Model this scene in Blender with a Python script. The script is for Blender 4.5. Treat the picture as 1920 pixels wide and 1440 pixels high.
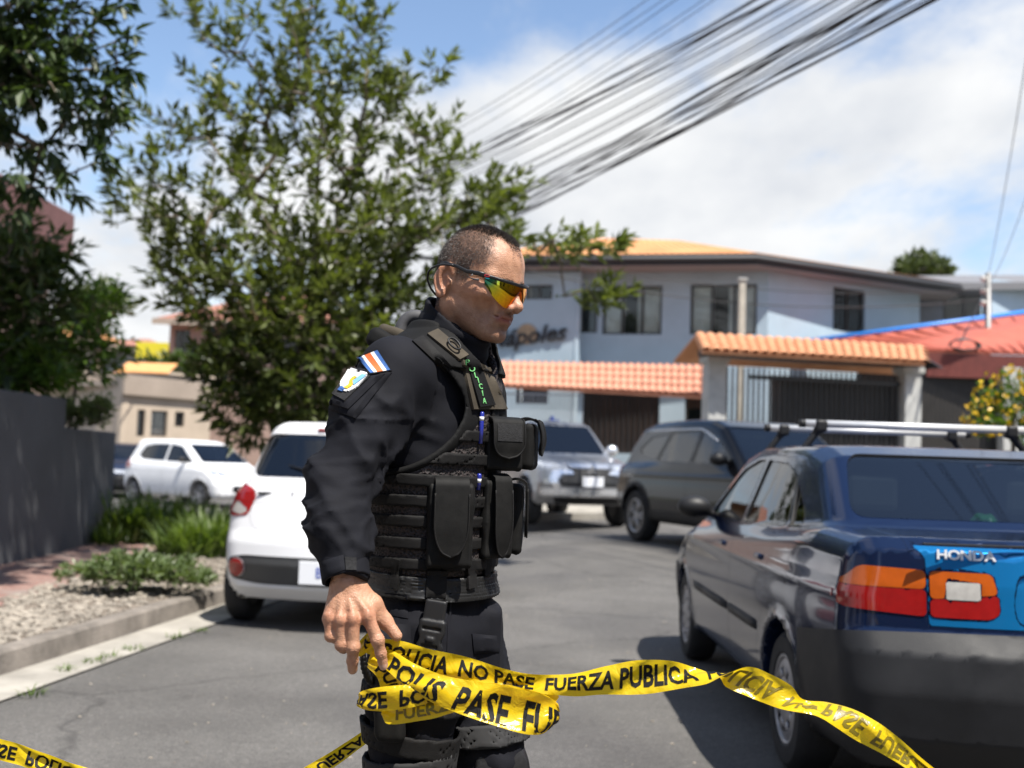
import bpy, bmesh, math, random
import numpy as np
from mathutils import Vector, Matrix
from mathutils.bvhtree import BVHTree
R = math.radians
for o in list(bpy.data.objects): bpy.data.objects.remove(o)
SC = bpy.context.scene
COL = SC.collection
# ------------------------------------------------------------------ camera
CAMZ = 1.24; PITCH = R(3.95); ROLL = R(1.9); FPX = 2100.0     # focal length in pixels of a 1920 px wide picture
FWD = np.array([0, math.cos(PITCH), math.sin(PITCH)])
_u0 = np.array([0, -math.sin(PITCH), math.cos(PITCH)]); _r0 = np.array([1., 0, 0])
RIGHT = math.cos(ROLL)*_r0 + math.sin(ROLL)*_u0
UP = -math.sin(ROLL)*_r0 + math.cos(ROLL)*_u0
cam = bpy.data.cameras.new('camera'); camo = bpy.data.objects.new('camera', cam); COL.objects.link(camo)
cam.sensor_fit = 'HORIZONTAL'; cam.sensor_width = 32.0; cam.lens = 32.0*FPX/1920
m = Matrix.Identity(4)
for i in range(3):
    m[i][0] = RIGHT[i]; m[i][1] = UP[i]; m[i][2] = -FWD[i]
m[2][3] = CAMZ
camo.matrix_world = m
cam.clip_start = 0.05; cam.clip_end = 20000
cam.dof.use_dof = True; cam.dof.focus_distance = 2.2; cam.dof.aperture_fstop = 3.3
SC.camera = camo
def ray(u, v):
    d = (u-960)/FPX*RIGHT + (720-v)/FPX*UP + FWD
    return d
def P(u, v, Y):                       # world point seen at pixel (u, v) at world depth Y
    d = ray(u, v); p = d*(Y/d[1]); p[2] += CAMZ
    return p
def G(u, v, z=0.0):                   # world point on the plane z seen at pixel (u, v)
    d = ray(u, v); p = d*((z-CAMZ)/d[2]); p[2] += CAMZ
    return p
# ------------------------------------------------------------------ world, sun, exposure
SUNV = Vector((0.30, -0.35, 0.885)).normalized()           # towards the sun
sun_el = math.asin(SUNV.z); sun_az = math.atan2(SUNV.x, SUNV.y)
W = bpy.data.worlds.new('World'); SC.world = W; W.use_nodes = True
nt = W.node_tree; nt.nodes.clear()
def N(t, ty, **k):
    n = t.nodes.new(ty)
    for a, b in k.items():
        if a.startswith('i_'):
            key = a[2:]
            key = int(key) if key.isdigit() else key.replace('_', ' ')
            n.inputs[key].default_value = b
        else: setattr(n, a, b)
    return n
def Lk(t, a, ao, b, bi): t.links.new(a.outputs[ao], b.inputs[bi])
wo = N(nt, 'ShaderNodeOutputWorld'); bg = N(nt, 'ShaderNodeBackground', i_Strength=0.062)
sky = N(nt, 'ShaderNodeTexSky', sky_type='NISHITA', sun_disc=False, sun_elevation=sun_el, sun_rotation=sun_az, air_density=1.0, dust_density=0.3, ozone_density=1.6)
tc = N(nt, 'ShaderNodeTexCoord'); sep = N(nt, 'ShaderNodeSeparateXYZ'); Lk(nt, tc, 'Generated', sep, 0)
zc = N(nt, 'ShaderNodeMath', operation='MAXIMUM', i_1=0.0); Lk(nt, sep, 2, zc, 0)
za = N(nt, 'ShaderNodeMath', operation='ADD', i_1=0.22); Lk(nt, zc, 0, za, 0)
dx = N(nt, 'ShaderNodeMath', operation='DIVIDE'); Lk(nt, sep, 0, dx, 0); Lk(nt, za, 0, dx, 1)
dy = N(nt, 'ShaderNodeMath', operation='DIVIDE'); Lk(nt, sep, 1, dy, 0); Lk(nt, za, 0, dy, 1)
cb = N(nt, 'ShaderNodeCombineXYZ'); Lk(nt, dx, 0, cb, 0); Lk(nt, dy, 0, cb, 1)
mp = N(nt, 'ShaderNodeMapping'); mp.inputs['Location'].default_value = (7.1, 4.75, 0.0); mp.inputs['Scale'].default_value = (1.15, 0.75, 1); Lk(nt, cb, 0, mp, 0)
n1 = N(nt, 'ShaderNodeTexNoise', i_Scale=1.0, i_Detail=9.0, i_Roughness=0.6, i_Distortion=0.1); Lk(nt, mp, 0, n1, 'Vector')
hz = N(nt, 'ShaderNodeMapRange'); hz.inputs[1].default_value = 0.0; hz.inputs[2].default_value = 0.42; hz.inputs[3].default_value = 0.20; hz.inputs[4].default_value = -0.03
Lk(nt, zc, 0, hz, 0)
ad = N(nt, 'ShaderNodeMath', operation='ADD'); Lk(nt, n1, 'Fac', ad, 0); Lk(nt, hz, 0, ad, 1)
cr = N(nt, 'ShaderNodeValToRGB'); cr.color_ramp.interpolation = 'EASE'
cr.color_ramp.elements[0].position = 0.445; cr.color_ramp.elements[0].color = (0, 0, 0, 1)
cr.color_ramp.elements[1].position = 0.60; cr.color_ramp.elements[1].color = (1, 1, 1, 1)
Lk(nt, ad, 0, cr, 0)
n2 = N(nt, 'ShaderNodeTexNoise', i_Scale=2.2, i_Detail=7.0, i_Roughness=0.55); Lk(nt, mp, 0, n2, 'Vector')
cc = N(nt, 'ShaderNodeValToRGB'); cc.color_ramp.elements[0].position = 0.33; cc.color_ramp.elements[0].color = (6.6, 6.9, 7.4, 1)
cc.color_ramp.elements[1].position = 0.6; cc.color_ramp.elements[1].color = (8.8, 8.9, 9.0, 1); Lk(nt, n2, 'Fac', cc, 0)
skg = N(nt, 'ShaderNodeMix', data_type='RGBA', blend_type='MULTIPLY'); skg.inputs[0].default_value = 1.0; skg.inputs[7].default_value = (1.85, 1.8, 1.78, 1); Lk(nt, sky, 0, skg, 6)
mx = N(nt, 'ShaderNodeMix', data_type='RGBA'); Lk(nt, cr, 0, mx, 0); Lk(nt, skg, 2, mx, 6); Lk(nt, cc, 0, mx, 7)
Lk(nt, mx, 2, bg, 0); Lk(nt, bg, 0, wo, 0)
sl = bpy.data.lights.new('sun', 'SUN'); sl.energy = 5.0; sl.angle = R(0.53); sl.color = (1, 0.95, 0.87)
so = bpy.data.objects.new('sun', sl); COL.objects.link(so); so.rotation_euler = SUNV.to_track_quat('Z', 'Y').to_euler(); so.location = (4, -2, 12)
SC.view_settings.view_transform = 'Standard'; SC.view_settings.look = 'None'; SC.view_settings.gamma = 1.0
SC.view_settings.use_curve_mapping = False
SC.view_settings.exposure = 0.85
# ------------------------------------------------------------------ materials
MATS = {}
def mat(name, col, rough=0.5, metal=0.0, var=0.0, vs=6.0, bump=0.0, bs=80.0, coat=0.0, sub=0.0, spec=0.5, col2=None, vd=5.0, bd=4.0, vstr=(1, 1, 1), rv=0.0, bdist=0.01):
    """Principled material with noise colour variation (var or col2), noise bump and optional clear coat."""
    if name in MATS: return MATS[name]
    m = bpy.data.materials.new(name); m.use_nodes = True; t = m.node_tree
    b = t.nodes['Principled BSDF']
    b.inputs['Base Color'].default_value = (*col, 1); b.inputs['Roughness'].default_value = rough; b.inputs['Metallic'].default_value = metal
    b.inputs['Coat Weight'].default_value = coat; b.inputs['Coat Roughness'].default_value = 0.04
    b.inputs['Specular IOR Level'].default_value = spec
    if sub:
        b.inputs['Subsurface Weight'].default_value = sub; b.inputs['Subsurface Radius'].default_value = (0.012, 0.005, 0.003); b.inputs['Subsurface Scale'].default_value = 0.6
    tc = N(t, 'ShaderNodeTexCoord'); mp = N(t, 'ShaderNodeMapping'); mp.inputs['Scale'].default_value = vstr; Lk(t, tc, 'Object', mp, 0)
    if var or col2:
        n = N(t, 'ShaderNodeTexNoise', i_Scale=vs, i_Detail=vd, i_Roughness=0.6); Lk(t, mp, 0, n, 'Vector')
        r = N(t, 'ShaderNodeValToRGB'); e = r.color_ramp.elements
        e[0].position = 0.32; e[1].position = 0.68
        c2 = col2 if col2 else tuple(min(1, c*(1+var)) for c in col)
        c1 = col if col2 else tuple(c*(1-var) for c in col)
        e[0].color = (*c1, 1); e[1].color = (*c2, 1)
        Lk(t, n, 'Fac', r, 0); Lk(t, r, 0, b, 'Base Color')
        if rv:
            mr = N(t, 'ShaderNodeMapRange'); mr.inputs[1].default_value = .3; mr.inputs[2].default_value = .7; mr.inputs[3].default_value = rough-rv; mr.inputs[4].default_value = rough+rv
            Lk(t, n, 'Fac', mr, 0); Lk(t, mr, 0, b, 'Roughness')
    if bump:
        n = N(t, 'ShaderNodeTexNoise', i_Scale=bs, i_Detail=bd, i_Roughness=0.6); Lk(t, mp, 0, n, 'Vector')
        bp = N(t, 'ShaderNodeBump', i_Strength=min(1, bump), i_Distance=bdist*max(1, bump)); Lk(t, n, 'Fac', bp, 'Height'); Lk(t, bp, 0, b, 'Normal')
    MATS[name] = m
    return m
def glass(name, tint=(0.10, 0.13, 0.16), ior=1.6, rough=0.02):
    if name in MATS: return MATS[name]
    m = bpy.data.materials.new(name); m.use_nodes = True; t = m.node_tree; t.nodes.clear()
    o = N(t, 'ShaderNodeOutputMaterial'); mx = N(t, 'ShaderNodeMixShader'); f = N(t, 'ShaderNodeFresnel', i_IOR=ior)
    a = N(t, 'ShaderNodeBsdfTransparent'); a.inputs[0].default_value = (*tint, 1)
    g = N(t, 'ShaderNodeBsdfGlossy'); g.inputs['Roughness'].default_value = rough
    Lk(t, f, 0, mx, 0); Lk(t, a, 0, mx, 1); Lk(t, g, 0, mx, 2); Lk(t, mx, 0, o, 0)
    MATS[name] = m
    return m
def leafmat(name, c1, c2, trans=0.35, vs=3.0, rough=0.42):
    if name in MATS: return MATS[name]
    m = bpy.data.materials.new(name); m.use_nodes = True; t = m.node_tree; b = t.nodes['Principled BSDF']; out = t.nodes['Material Output']
    at = N(t, 'ShaderNodeAttribute', attribute_name='tint'); r = N(t, 'ShaderNodeValToRGB')
    r.color_ramp.elements[0].color = (*c1, 1); r.color_ramp.elements[1].color = (*c2, 1); Lk(t, at, 'Fac', r, 0)
    Lk(t, r, 0, b, 'Base Color'); b.inputs['Roughness'].default_value = rough
    tr = N(t, 'ShaderNodeBsdfTranslucent'); 
    br = N(t, 'ShaderNodeMix', data_type='RGBA', blend_type='MULTIPLY'); br.inputs[0].default_value = 1; br.inputs[7].default_value = (1.5, 1.6, 0.6, 1); Lk(t, r, 0, br, 6); Lk(t, br, 2, tr, 0)
    mx = N(t, 'ShaderNodeMixShader'); mx.inputs[0].default_value = trans; Lk(t, b, 0, mx, 1); Lk(t, tr, 0, mx, 2); Lk(t, mx, 0, out, 0)
    MATS[name] = m
    return m
# ------------------------------------------------------------------ objects
def tag(o, label=None, cat=None, group=None, kind=None):
    if label: o['label'] = label
    if cat: o['category'] = cat
    if group: o['group'] = group
    if kind: o['kind'] = kind
    return o
def thing(name, label, cat, loc=(0, 0, 0), rz=0.0, group=None):
    o = bpy.data.objects.new(name, None); COL.objects.link(o); o.empty_display_size = 0.1
    o.location = loc; o.rotation_euler = (0, 0, rz)
    return tag(o, label, cat, group)
def mesh(name, verts, faces, smooth=True):
    me = bpy.data.meshes.new(name); me.from_pydata([tuple(map(float, v)) for v in verts], [], [tuple(map(int, f)) for f in faces])
    if smooth: me.polygons.foreach_set('use_smooth', [True]*len(me.polygons))
    me.update()
    return me
def npmesh(name, V, F, smooth=True):      # fast path: F is (n, k) array
    V = np.asarray(V, np.float32); F = np.asarray(F, np.int32); n, k = F.shape
    me = bpy.data.meshes.new(name); me.vertices.add(len(V)); me.vertices.foreach_set('co', V.ravel())
    me.loops.add(n*k); me.loops.foreach_set('vertex_index', F.ravel())
    me.polygons.add(n); me.polygons.foreach_set('loop_start', np.arange(0, n*k, k, dtype=np.int32)); me.polygons.foreach_set('loop_total', np.full(n, k, np.int32))
    me.polygons.foreach_set('use_smooth', np.full(n, bool(smooth))); me.update(calc_edges=True)
    return me
def link(name, me, m=None, parent=None, loc=None, rot=None):
    o = bpy.data.objects.new(name, me); COL.objects.link(o)
    if m is not None and not me.materials: me.materials.append(m)
    if parent is not None: o.parent = parent
    if loc is not None: o.location = loc
    if rot is not None: o.rotation_euler = rot
    return o
class MB:
    """collects simple shapes into one mesh"""
    def __init__(s): s.v = []; s.f = []
    def add(s, vs, fs):
        b = len(s.v); s.v += [tuple(v) for v in vs]; s.f += [tuple(b+i for i in f) for f in fs]
        return s
    def box(s, x0, x1, y0, y1, z0, z1):
        return s.add([(x0, y0, z0), (x1, y0, z0), (x1, y1, z0), (x0, y1, z0), (x0, y0, z1), (x1, y0, z1), (x1, y1, z1), (x0, y1, z1)],
                     [(0, 3, 2, 1), (4, 5, 6, 7), (0, 1, 5, 4), (1, 2, 6, 5), (2, 3, 7, 6), (3, 0, 4, 7)])
    def tube(s, pts, r, n=8, caps=True):
        pts = [Vector(p) for p in pts]; rs = r if hasattr(r, '__len__') else [r]*len(pts)
        rings = []; prev = None
        for i, p in enumerate(pts):
            d = (pts[min(i+1, len(pts)-1)]-pts[max(i-1, 0)]).normalized()
            if prev is None:
                a = Vector((0, 0, 1)) if abs(d.z) < 0.9 else Vector((1, 0, 0))
                e = d.cross(a).normalized()
            else:
                e = (prev - d*prev.dot(d)).normalized()
            prev = e; g = d.cross(e)
            rings.append([p + (e*math.cos(2*math.pi*k/n)+g*math.sin(2*math.pi*k/n))*rs[i] for k in range(n)])
        vs = [v for r_ in rings for v in r_]; fs = []
        for i in range(len(pts)-1):
            for k in range(n):
                k2 = (k+1) % n; fs.append((i*n+k, i*n+k2, (i+1)*n+k2, (i+1)*n+k))
        if caps: fs += [tuple(range(n-1, -1, -1)), tuple((len(pts)-1)*n+k for k in range(n))]
        return s.add(vs, fs)
    def lathe(s, prof, n=32, axis='y', c=(0, 0, 0)):      # prof: (radius, along-axis)
        vs = []; fs = []
        for (r, a) in prof:
            for k in range(n):
                t = 2*math.pi*k/n; p = (r*math.cos(t), r*math.sin(t))
                q = {'y': (p[0], a, p[1]), 'z': (p[0], p[1], a), 'x': (a, p[0], p[1])}[axis]
                vs.append((q[0]+c[0], q[1]+c[1], q[2]+c[2]))
        for i in range(len(prof)-1):
            for k in range(n):
                k2 = (k+1) % n; fs.append((i*n+k, (i+1)*n+k, (i+1)*n+k2, i*n+k2))
        return s.add(vs, fs)
    def prism(s, poly, d0, d1, axis='y'):                 # poly in the two other axes
        n = len(poly)
        def q(p, d): return {'y': (p[0], d, p[1]), 'x': (d, p[0], p[1]), 'z': (p[0], p[1], d)}[axis]
        vs = [q(p, d0) for p in poly]+[q(p, d1) for p in poly]
        fs = [tuple(range(n)), tuple(range(2*n-1, n-1, -1))]+[(i, i+n, (i+1) % n+n, (i+1) % n) for i in range(n)]
        return s.add(vs, fs)
    def mesh(s, name, smooth=False, bevel=0.0, seg=2):
        me = mesh(name, s.v, s.f, smooth)
        bm = bmesh.new(); bm.from_mesh(me)
        bmesh.ops.recalc_face_normals(bm, faces=bm.faces)
        if bevel:
            es = [e for e in bm.edges if len(e.link_faces) == 2 and e.calc_face_angle(0) > 0.5]
            bmesh.ops.bevel(bm, geom=es, offset=bevel, segments=seg, affect='EDGES', profile=0.6, clamp_overlap=True)
        bm.to_mesh(me); bm.free()
        return me
    def build(s, name, m, parent=None, smooth=False, bevel=0.0, seg=2, loc=None, rot=None):
        return link(name, s.mesh(name, smooth, bevel, seg), m, parent, loc, rot)
def autosmooth(me, ang=40):
    bm = bmesh.new(); bm.from_mesh(me)
    for f in bm.faces: f.smooth = True
    for e in bm.edges: e.smooth = not (len(e.link_faces) == 2 and e.calc_face_angle(0) > R(ang))
    bm.to_mesh(me); bm.free()
    return me
def text_mesh(s, size=1.0, extrude=0.0, shear=0.0, align='CENTER', bold=0.0, name='lettering', res=3):
    c = bpy.data.curves.new(name, 'FONT'); c.body = s; c.size = size; c.extrude = extrude; c.shear = shear; c.offset = bold
    c.align_x = align; c.align_y = 'CENTER'; c.resolution_u = res
    o = bpy.data.objects.new(name, c); COL.objects.link(o)
    dg = bpy.context.evaluated_depsgraph_get(); me = bpy.data.meshes.new_from_object(o.evaluated_get(dg)); me.name = name
    bpy.data.objects.remove(o); bpy.data.curves.remove(c)
    return me
def xform(me, M4):
    me.transform(M4); me.update()
    return me
def frame(o, x, y, z):                    # 4x4 from origin and axes
    return Matrix(((x[0], y[0], z[0], o[0]), (x[1], y[1], z[1], o[1]), (x[2], y[2], z[2], o[2]), (0, 0, 0, 1)))
# ------------------------------------------------------------------ signed distance fields and surface nets
_rs = np.random.RandomState(7); _tab = _rs.rand(4096).astype(np.float32)
def vnoise(p, seed=0):                    # value noise, 0..1
    p = np.asarray(p, np.float32); i = np.floor(p).astype(np.int64); f = p-i; f = f*f*(3-2*f)
    def h(dx, dy, dz):
        return _tab[((i[:, 0]+dx)*73856093 ^ (i[:, 1]+dy)*19349663 ^ (i[:, 2]+dz)*83492791 ^ seed*2654435) & 4095]
    x, y, z = f[:, 0], f[:, 1], f[:, 2]
    a = h(0, 0, 0)*(1-x)+h(1, 0, 0)*x; b = h(0, 1, 0)*(1-x)+h(1, 1, 0)*x
    c = h(0, 0, 1)*(1-x)+h(1, 0, 1)*x; d = h(0, 1, 1)*(1-x)+h(1, 1, 1)*x
    return (a*(1-y)+b*y)*(1-z)+(c*(1-y)+d*y)*z
def smin(a, b, k):
    h = np.maximum(k-np.abs(a-b), 0)/k
    return np.minimum(a, b)-h*h*k*0.25
def smax(a, b, k): return -smin(-a, -b, k)
def sst(a, b, x):
    t = np.clip((x-a)/(b-a), 0, 1)
    return t*t*(3-2*t)
def s_ball(p, c, r): return np.linalg.norm(p-np.asarray(c), axis=1)-r
def s_ell(p, c, r, Rm=None):
    q = p-np.asarray(c)
    if Rm is not None: q = q @ Rm
    r = np.asarray(r, float); k0 = np.linalg.norm(q/r, axis=1); k1 = np.linalg.norm(q/(r*r), axis=1)
    return k0*(k0-1)/np.maximum(k1, 1e-6)
def s_cone(p, a, b, r1, r2):
    a = np.asarray(a, float); b = np.asarray(b, float); ab = b-a
    t = np.clip(((p-a) @ ab)/(ab @ ab), 0, 1)
    return np.linalg.norm(p-a-t[:, None]*ab, axis=1)-(r1+(r2-r1)*t)
def s_chain(p, pts, rs, k=0.0):
    d = None
    for i in range(len(pts)-1):
        e = s_cone(p, pts[i], pts[i+1], rs[i], rs[i+1])
        d = e if d is None else (smin(d, e, k) if k else np.minimum(d, e))
    return d
def s_box(p, c, h, r=0.0, Rm=None):
    q = p-np.asarray(c)
    if Rm is not None: q = q @ Rm
    q = np.abs(q)-(np.asarray(h)-r)
    return np.linalg.norm(np.maximum(q, 0), axis=1)+np.minimum(q.max(1), 0)-r
def s_poly(x, z, poly):                   # signed distance to a closed polygon
    poly = np.asarray(poly, float); d = np.full(len(x), 1e9); inside = np.zeros(len(x), bool); n = len(poly)
    for i in range(n):
        a = poly[i]; b = poly[(i+1) % n]; e = b-a; wx = x-a[0]; wz = z-a[1]
        t = np.clip((wx*e[0]+wz*e[1])/(e @ e), 0, 1)
        d = np.minimum(d, (wx-e[0]*t)**2+(wz-e[1]*t)**2)
        if a[1] != b[1]:
            c = (a[1] > z) != (b[1] > z); inside ^= c & (x < (b[0]-a[0])*(z-a[1])/(b[1]-a[1])+a[0])
    d = np.sqrt(d)
    return np.where(inside, -d, d)
def nets(f, lo, hi, h, proj=2, block=8, slack=1.35):
    lo = np.asarray(lo, float); hi = np.asarray(hi, float)
    nb = np.ceil((hi-lo)/(h*block)).astype(int); n = nb*block
    gx = [lo[i]+h*np.arange(n[i]) for i in range(3)]
    val = np.empty(tuple(n), np.float32)
    bc = [lo[i]+h*block*(np.arange(nb[i])+0.5)-0.5*h for i in range(3)]
    B = np.stack(np.meshgrid(*bc, indexing='ij'), -1).reshape(-1, 3)
    bv = f(B).reshape(tuple(nb)); val[:] = np.repeat(np.repeat(np.repeat(bv, block, 0), block, 1), block, 2)
    act = np.argwhere(np.abs(bv) < h*block*0.87*slack+h)
    off = np.stack(np.meshgrid(*[np.arange(block)]*3, indexing='ij'), -1).reshape(-1, 3)
    for s in range(0, len(act), 600):
        a = act[s:s+600]; idx = (a[:, None, :]*block+off[None]).reshape(-1, 3)
        val[idx[:, 0], idx[:, 1], idx[:, 2]] = f(lo+idx*h)
    ins = val < 0
    cells = [ins[a:n[0]-1+a, b:n[1]-1+b, c:n[2]-1+c] for a in (0, 1) for b in (0, 1) for c in (0, 1)]
    cnt = np.zeros(tuple(n-1), np.int8)
    for c in cells: cnt += c
    A = np.argwhere((cnt > 0) & (cnt < 8)); cid = np.full(tuple(n-1), -1, np.int32); cid[A[:, 0], A[:, 1], A[:, 2]] = np.arange(len(A))
    acc = np.zeros((len(A), 3)); k = np.zeros(len(A))
    cor = np.array([(a, b, c) for a in (0, 1) for b in (0, 1) for c in (0, 1)])
    cv = [val[A[:, 0]+c[0], A[:, 1]+c[1], A[:, 2]+c[2]] for c in cor]
    for i in range(8):
        for j in range(i+1, 8):
            if np.abs(cor[i]-cor[j]).sum() != 1: continue
            s_ = (cv[i] < 0) != (cv[j] < 0); t = np.where(s_, cv[i]/np.where(s_, cv[i]-cv[j], 1), 0)
            acc += np.where(s_[:, None], cor[i]+t[:, None]*(cor[j]-cor[i]), 0); k += s_
    V = lo+h*(A+acc/k[:, None])
    Fs = []
    for ax in range(3):
        o1, o2 = [(1, 2), (2, 0), (0, 1)][ax]
        s0 = [slice(None)]*3; s1 = [slice(None)]*3; s0[ax] = slice(0, n[ax]-1); s1[ax] = slice(1, n[ax])
        a = ins[tuple(s0)]; b = ins[tuple(s1)]; E = np.argwhere(a != b)
        E = E[(E[:, o1] > 0) & (E[:, o2] > 0) & (E[:, o1] < n[o1]-1) & (E[:, o2] < n[o2]-1)]
        if not len(E): continue
        def cell(d1, d2):
            q = E.copy(); q[:, o1] -= d1; q[:, o2] -= d2
            return cid[q[:, 0], q[:, 1], q[:, 2]]
        q = np.stack([cell(1, 1), cell(0, 1), cell(0, 0), cell(1, 0)], 1)
        fl = a[E[:, 0], E[:, 1], E[:, 2]]
        q[~fl] = q[~fl][:, ::-1]
        Fs.append(q)
    F = np.concatenate(Fs) if Fs else np.zeros((0, 4), int)
    for _ in range(proj):
        e = h*0.25; g = np.stack([(f(V+np.eye(3)[i]*e)-f(V-np.eye(3)[i]*e))/(2*e) for i in range(3)], 1)
        d = f(V); st = (d/np.maximum((g*g).sum(1), 0.05))[:, None]*g
        ln = np.linalg.norm(st, axis=1, keepdims=True); st *= np.minimum(1, 0.7*h/np.maximum(ln, 1e-9)); V = V-st
    return V, F
def gh(x, y):                             # height of the street: it climbs a little towards the houses
    t = min(1, max(0, (y-7.5)/8.0)); t = t*t*(3-2*t); s = min(1, max(0, (x+0.8)/2.6)); s = s*s*(3-2*s)
    return 0.21*t*s
# ================================================================== ground, road, kerb, verge
def road_mat():
    m = bpy.data.materials.new('asphalt'); m.use_nodes = True; t = m.node_tree; b = t.nodes['Principled BSDF']
    tc = N(t, 'ShaderNodeTexCoord')
    def noise(s, d=6., r=.6):
        n = N(t, 'ShaderNodeTexNoise', i_Scale=s, i_Detail=d, i_Roughness=r); Lk(t, tc, 'Object', n, 'Vector'); return n
    def ramp(n, p0, c0, p1, c1):
        r = N(t, 'ShaderNodeValToRGB'); e = r.color_ramp.elements; e[0].position = p0; e[1].position = p1; e[0].color = (*c0, 1); e[1].color = (*c1, 1); Lk(t, n, 0 if n.bl_idname != 'ShaderNodeTexVoronoi' else 'Distance', r, 0); return r
    big = ramp(noise(0.8, 5), .35, (.088, .084, .080), .68, (.138, .132, .126))
    pat = ramp(noise(0.33, 3, .5), .5, (1, 1, 1), .56, (.8, .8, .82))
    gr = ramp(noise(120, 4, .85), .36, (.4, .4, .4), .66, (1.6, 1.6, 1.58))
    vo = N(t, 'ShaderNodeTexVoronoi', i_Scale=60.0); Lk(t, tc, 'Object', vo, 'Vector')
    gv = ramp(vo, .0, (1.25, 1.22, 1.2), .55, (.85, .85, .85))
    def mul(a, c):
        x = N(t, 'ShaderNodeMix', data_type='RGBA', blend_type='MULTIPLY'); x.inputs[0].default_value = 1
        Lk(t, a, a.outputs[2].name if False else (2 if a.bl_idname == 'ShaderNodeMix' else 0), x, 6); Lk(t, c, 0, x, 7); return x
    md = ramp(noise(26, 5, .7), .32, (.78, .78, .78), .7, (1.2, 1.2, 1.19)); st = ramp(noise(2.3, 7, .72), .60, (1, 1, 1), .74, (.62, .61, .6))
    c = mul(mul(mul(mul(mul(big, pat), gr), gv), md), st)
    # cracks: edges of large cells, distorted
    dn = noise(1.7, 5, .7); av = N(t, 'ShaderNodeMix', data_type='VECTOR'); av.inputs[0].default_value = .25; Lk(t, tc, 'Object', av, 4); Lk(t, dn, 'Color', av, 5)
    vc = N(t, 'ShaderNodeTexVoronoi', feature='DISTANCE_TO_EDGE', i_Scale=0.55); Lk(t, av, 1, vc, 'Vector')
    ck = ramp(vc, .0, (.6, .6, .6), .009, (1, 1, 1)); c = mul(c, ck)
    Lk(t, c, 2, b, 'Base Color'); b.inputs['Roughness'].default_value = .82
    bn = noise(190, 3, .7); bp = N(t, 'ShaderNodeBump', i_Strength=.55, i_Distance=.004); Lk(t, bn, 'Fac', bp, 'Height'); Lk(t, bp, 0, b, 'Normal')
    return m
M_ASPH = road_mat()
M_CONC = mat('worn_concrete', (.30, .28, .245), .85, var=.28, vs=2.5, bump=.4, bs=90)
M_KERB = mat('kerb_concrete', (.17, .15, .13), .9, var=.4, vs=4, bump=.6, bs=60)
M_SOIL = mat('verge_soil', (.14, .115, .09), .95, col2=(.24, .20, .165), vs=14, bump=.8, bs=70)
M_EARTH = mat('far_ground', (.07, .08, .04), .95, col2=(.12, .11, .07), vs=.05)
def sheet(name, xs, ys, zf, m):
    V = [(x, y, zf(x, y)) for y in ys for x in xs]; nx = len(xs)
    F = [(j*nx+i, j*nx+i+1, (j+1)*nx+i+1, (j+1)*nx+i) for j in range(len(ys)-1) for i in range(nx-1)]
    return tag(link(name, mesh(name, V, F), m), kind='structure')
sheet('ground', [-6000, -1500, -300, -60, 60, 300, 1500, 6000], [-40, 0, 60, 300, 1500, 9000], lambda x, y: -0.06, M_EARTH)
sheet('road', list(np.linspace(-32, 32, 65)), list(np.linspace(-8, 40, 49)), gh, M_ASPH)
# kerb line of the verge on the left, from behind the camera to the corner of the street and round it
KL = [(-3.72, -2.0), (-3.30, 1.3), (-2.97, 3.9), (-2.71, 5.93), (-2.51, 7.5), (-2.31, 9.1), (-2.08, 11.0), (-1.86, 13.0), (-1.84, 14.2), (-2.1, 15.3), (-2.8, 16.3), (-4.0, 17.0), (-6.0, 17.5), (-10, 17.9), (-16, 18.2), (-28, 18.6)]
def offs(line, d):                        # offset to the left of travel
    out = []
    for i, p in enumerate(line):
        a = line[max(i-1, 0)]; b = line[min(i+1, len(line)-1)]; t = Vector((b[0]-a[0], b[1]-a[1])).normalized()
        out.append((p[0]-t.y*d, p[1]+t.x*d))
    return out
def strip(name, l0, l1, z0, z1, m, thick=None):
    mb = MB(); n = len(l0)
    for i in range(n): mb.v += [(*l0[i], z0), (*l1[i], z1)]
    for i in range(n-1): mb.f.append((2*i, 2*i+2, 2*i+3, 2*i+1))
    return mb.build(name, m)
KT = .13
gut = strip('gutter', offs(KL, -.36), offs(KL, -.001), .012, .006, M_CONC); tag(gut, kind='structure')
mb = MB(); a = KL; b_ = offs(KL, .015); c_ = offs(KL, .13)
for i in range(len(KL)): mb.v += [(*a[i], -.03), (*b_[i], KT-.015), (*offs(KL, .03)[i], KT), (*c_[i], KT), (*c_[i], -.03)]
for i in range(len(KL)-1):
    for k in range(4): mb.f.append((5*i+k, 5*i+5+k, 5*i+6+k, 5*i+1+k))
tag(mb.build('kerb', M_KERB, smooth=False), kind='structure')
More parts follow.
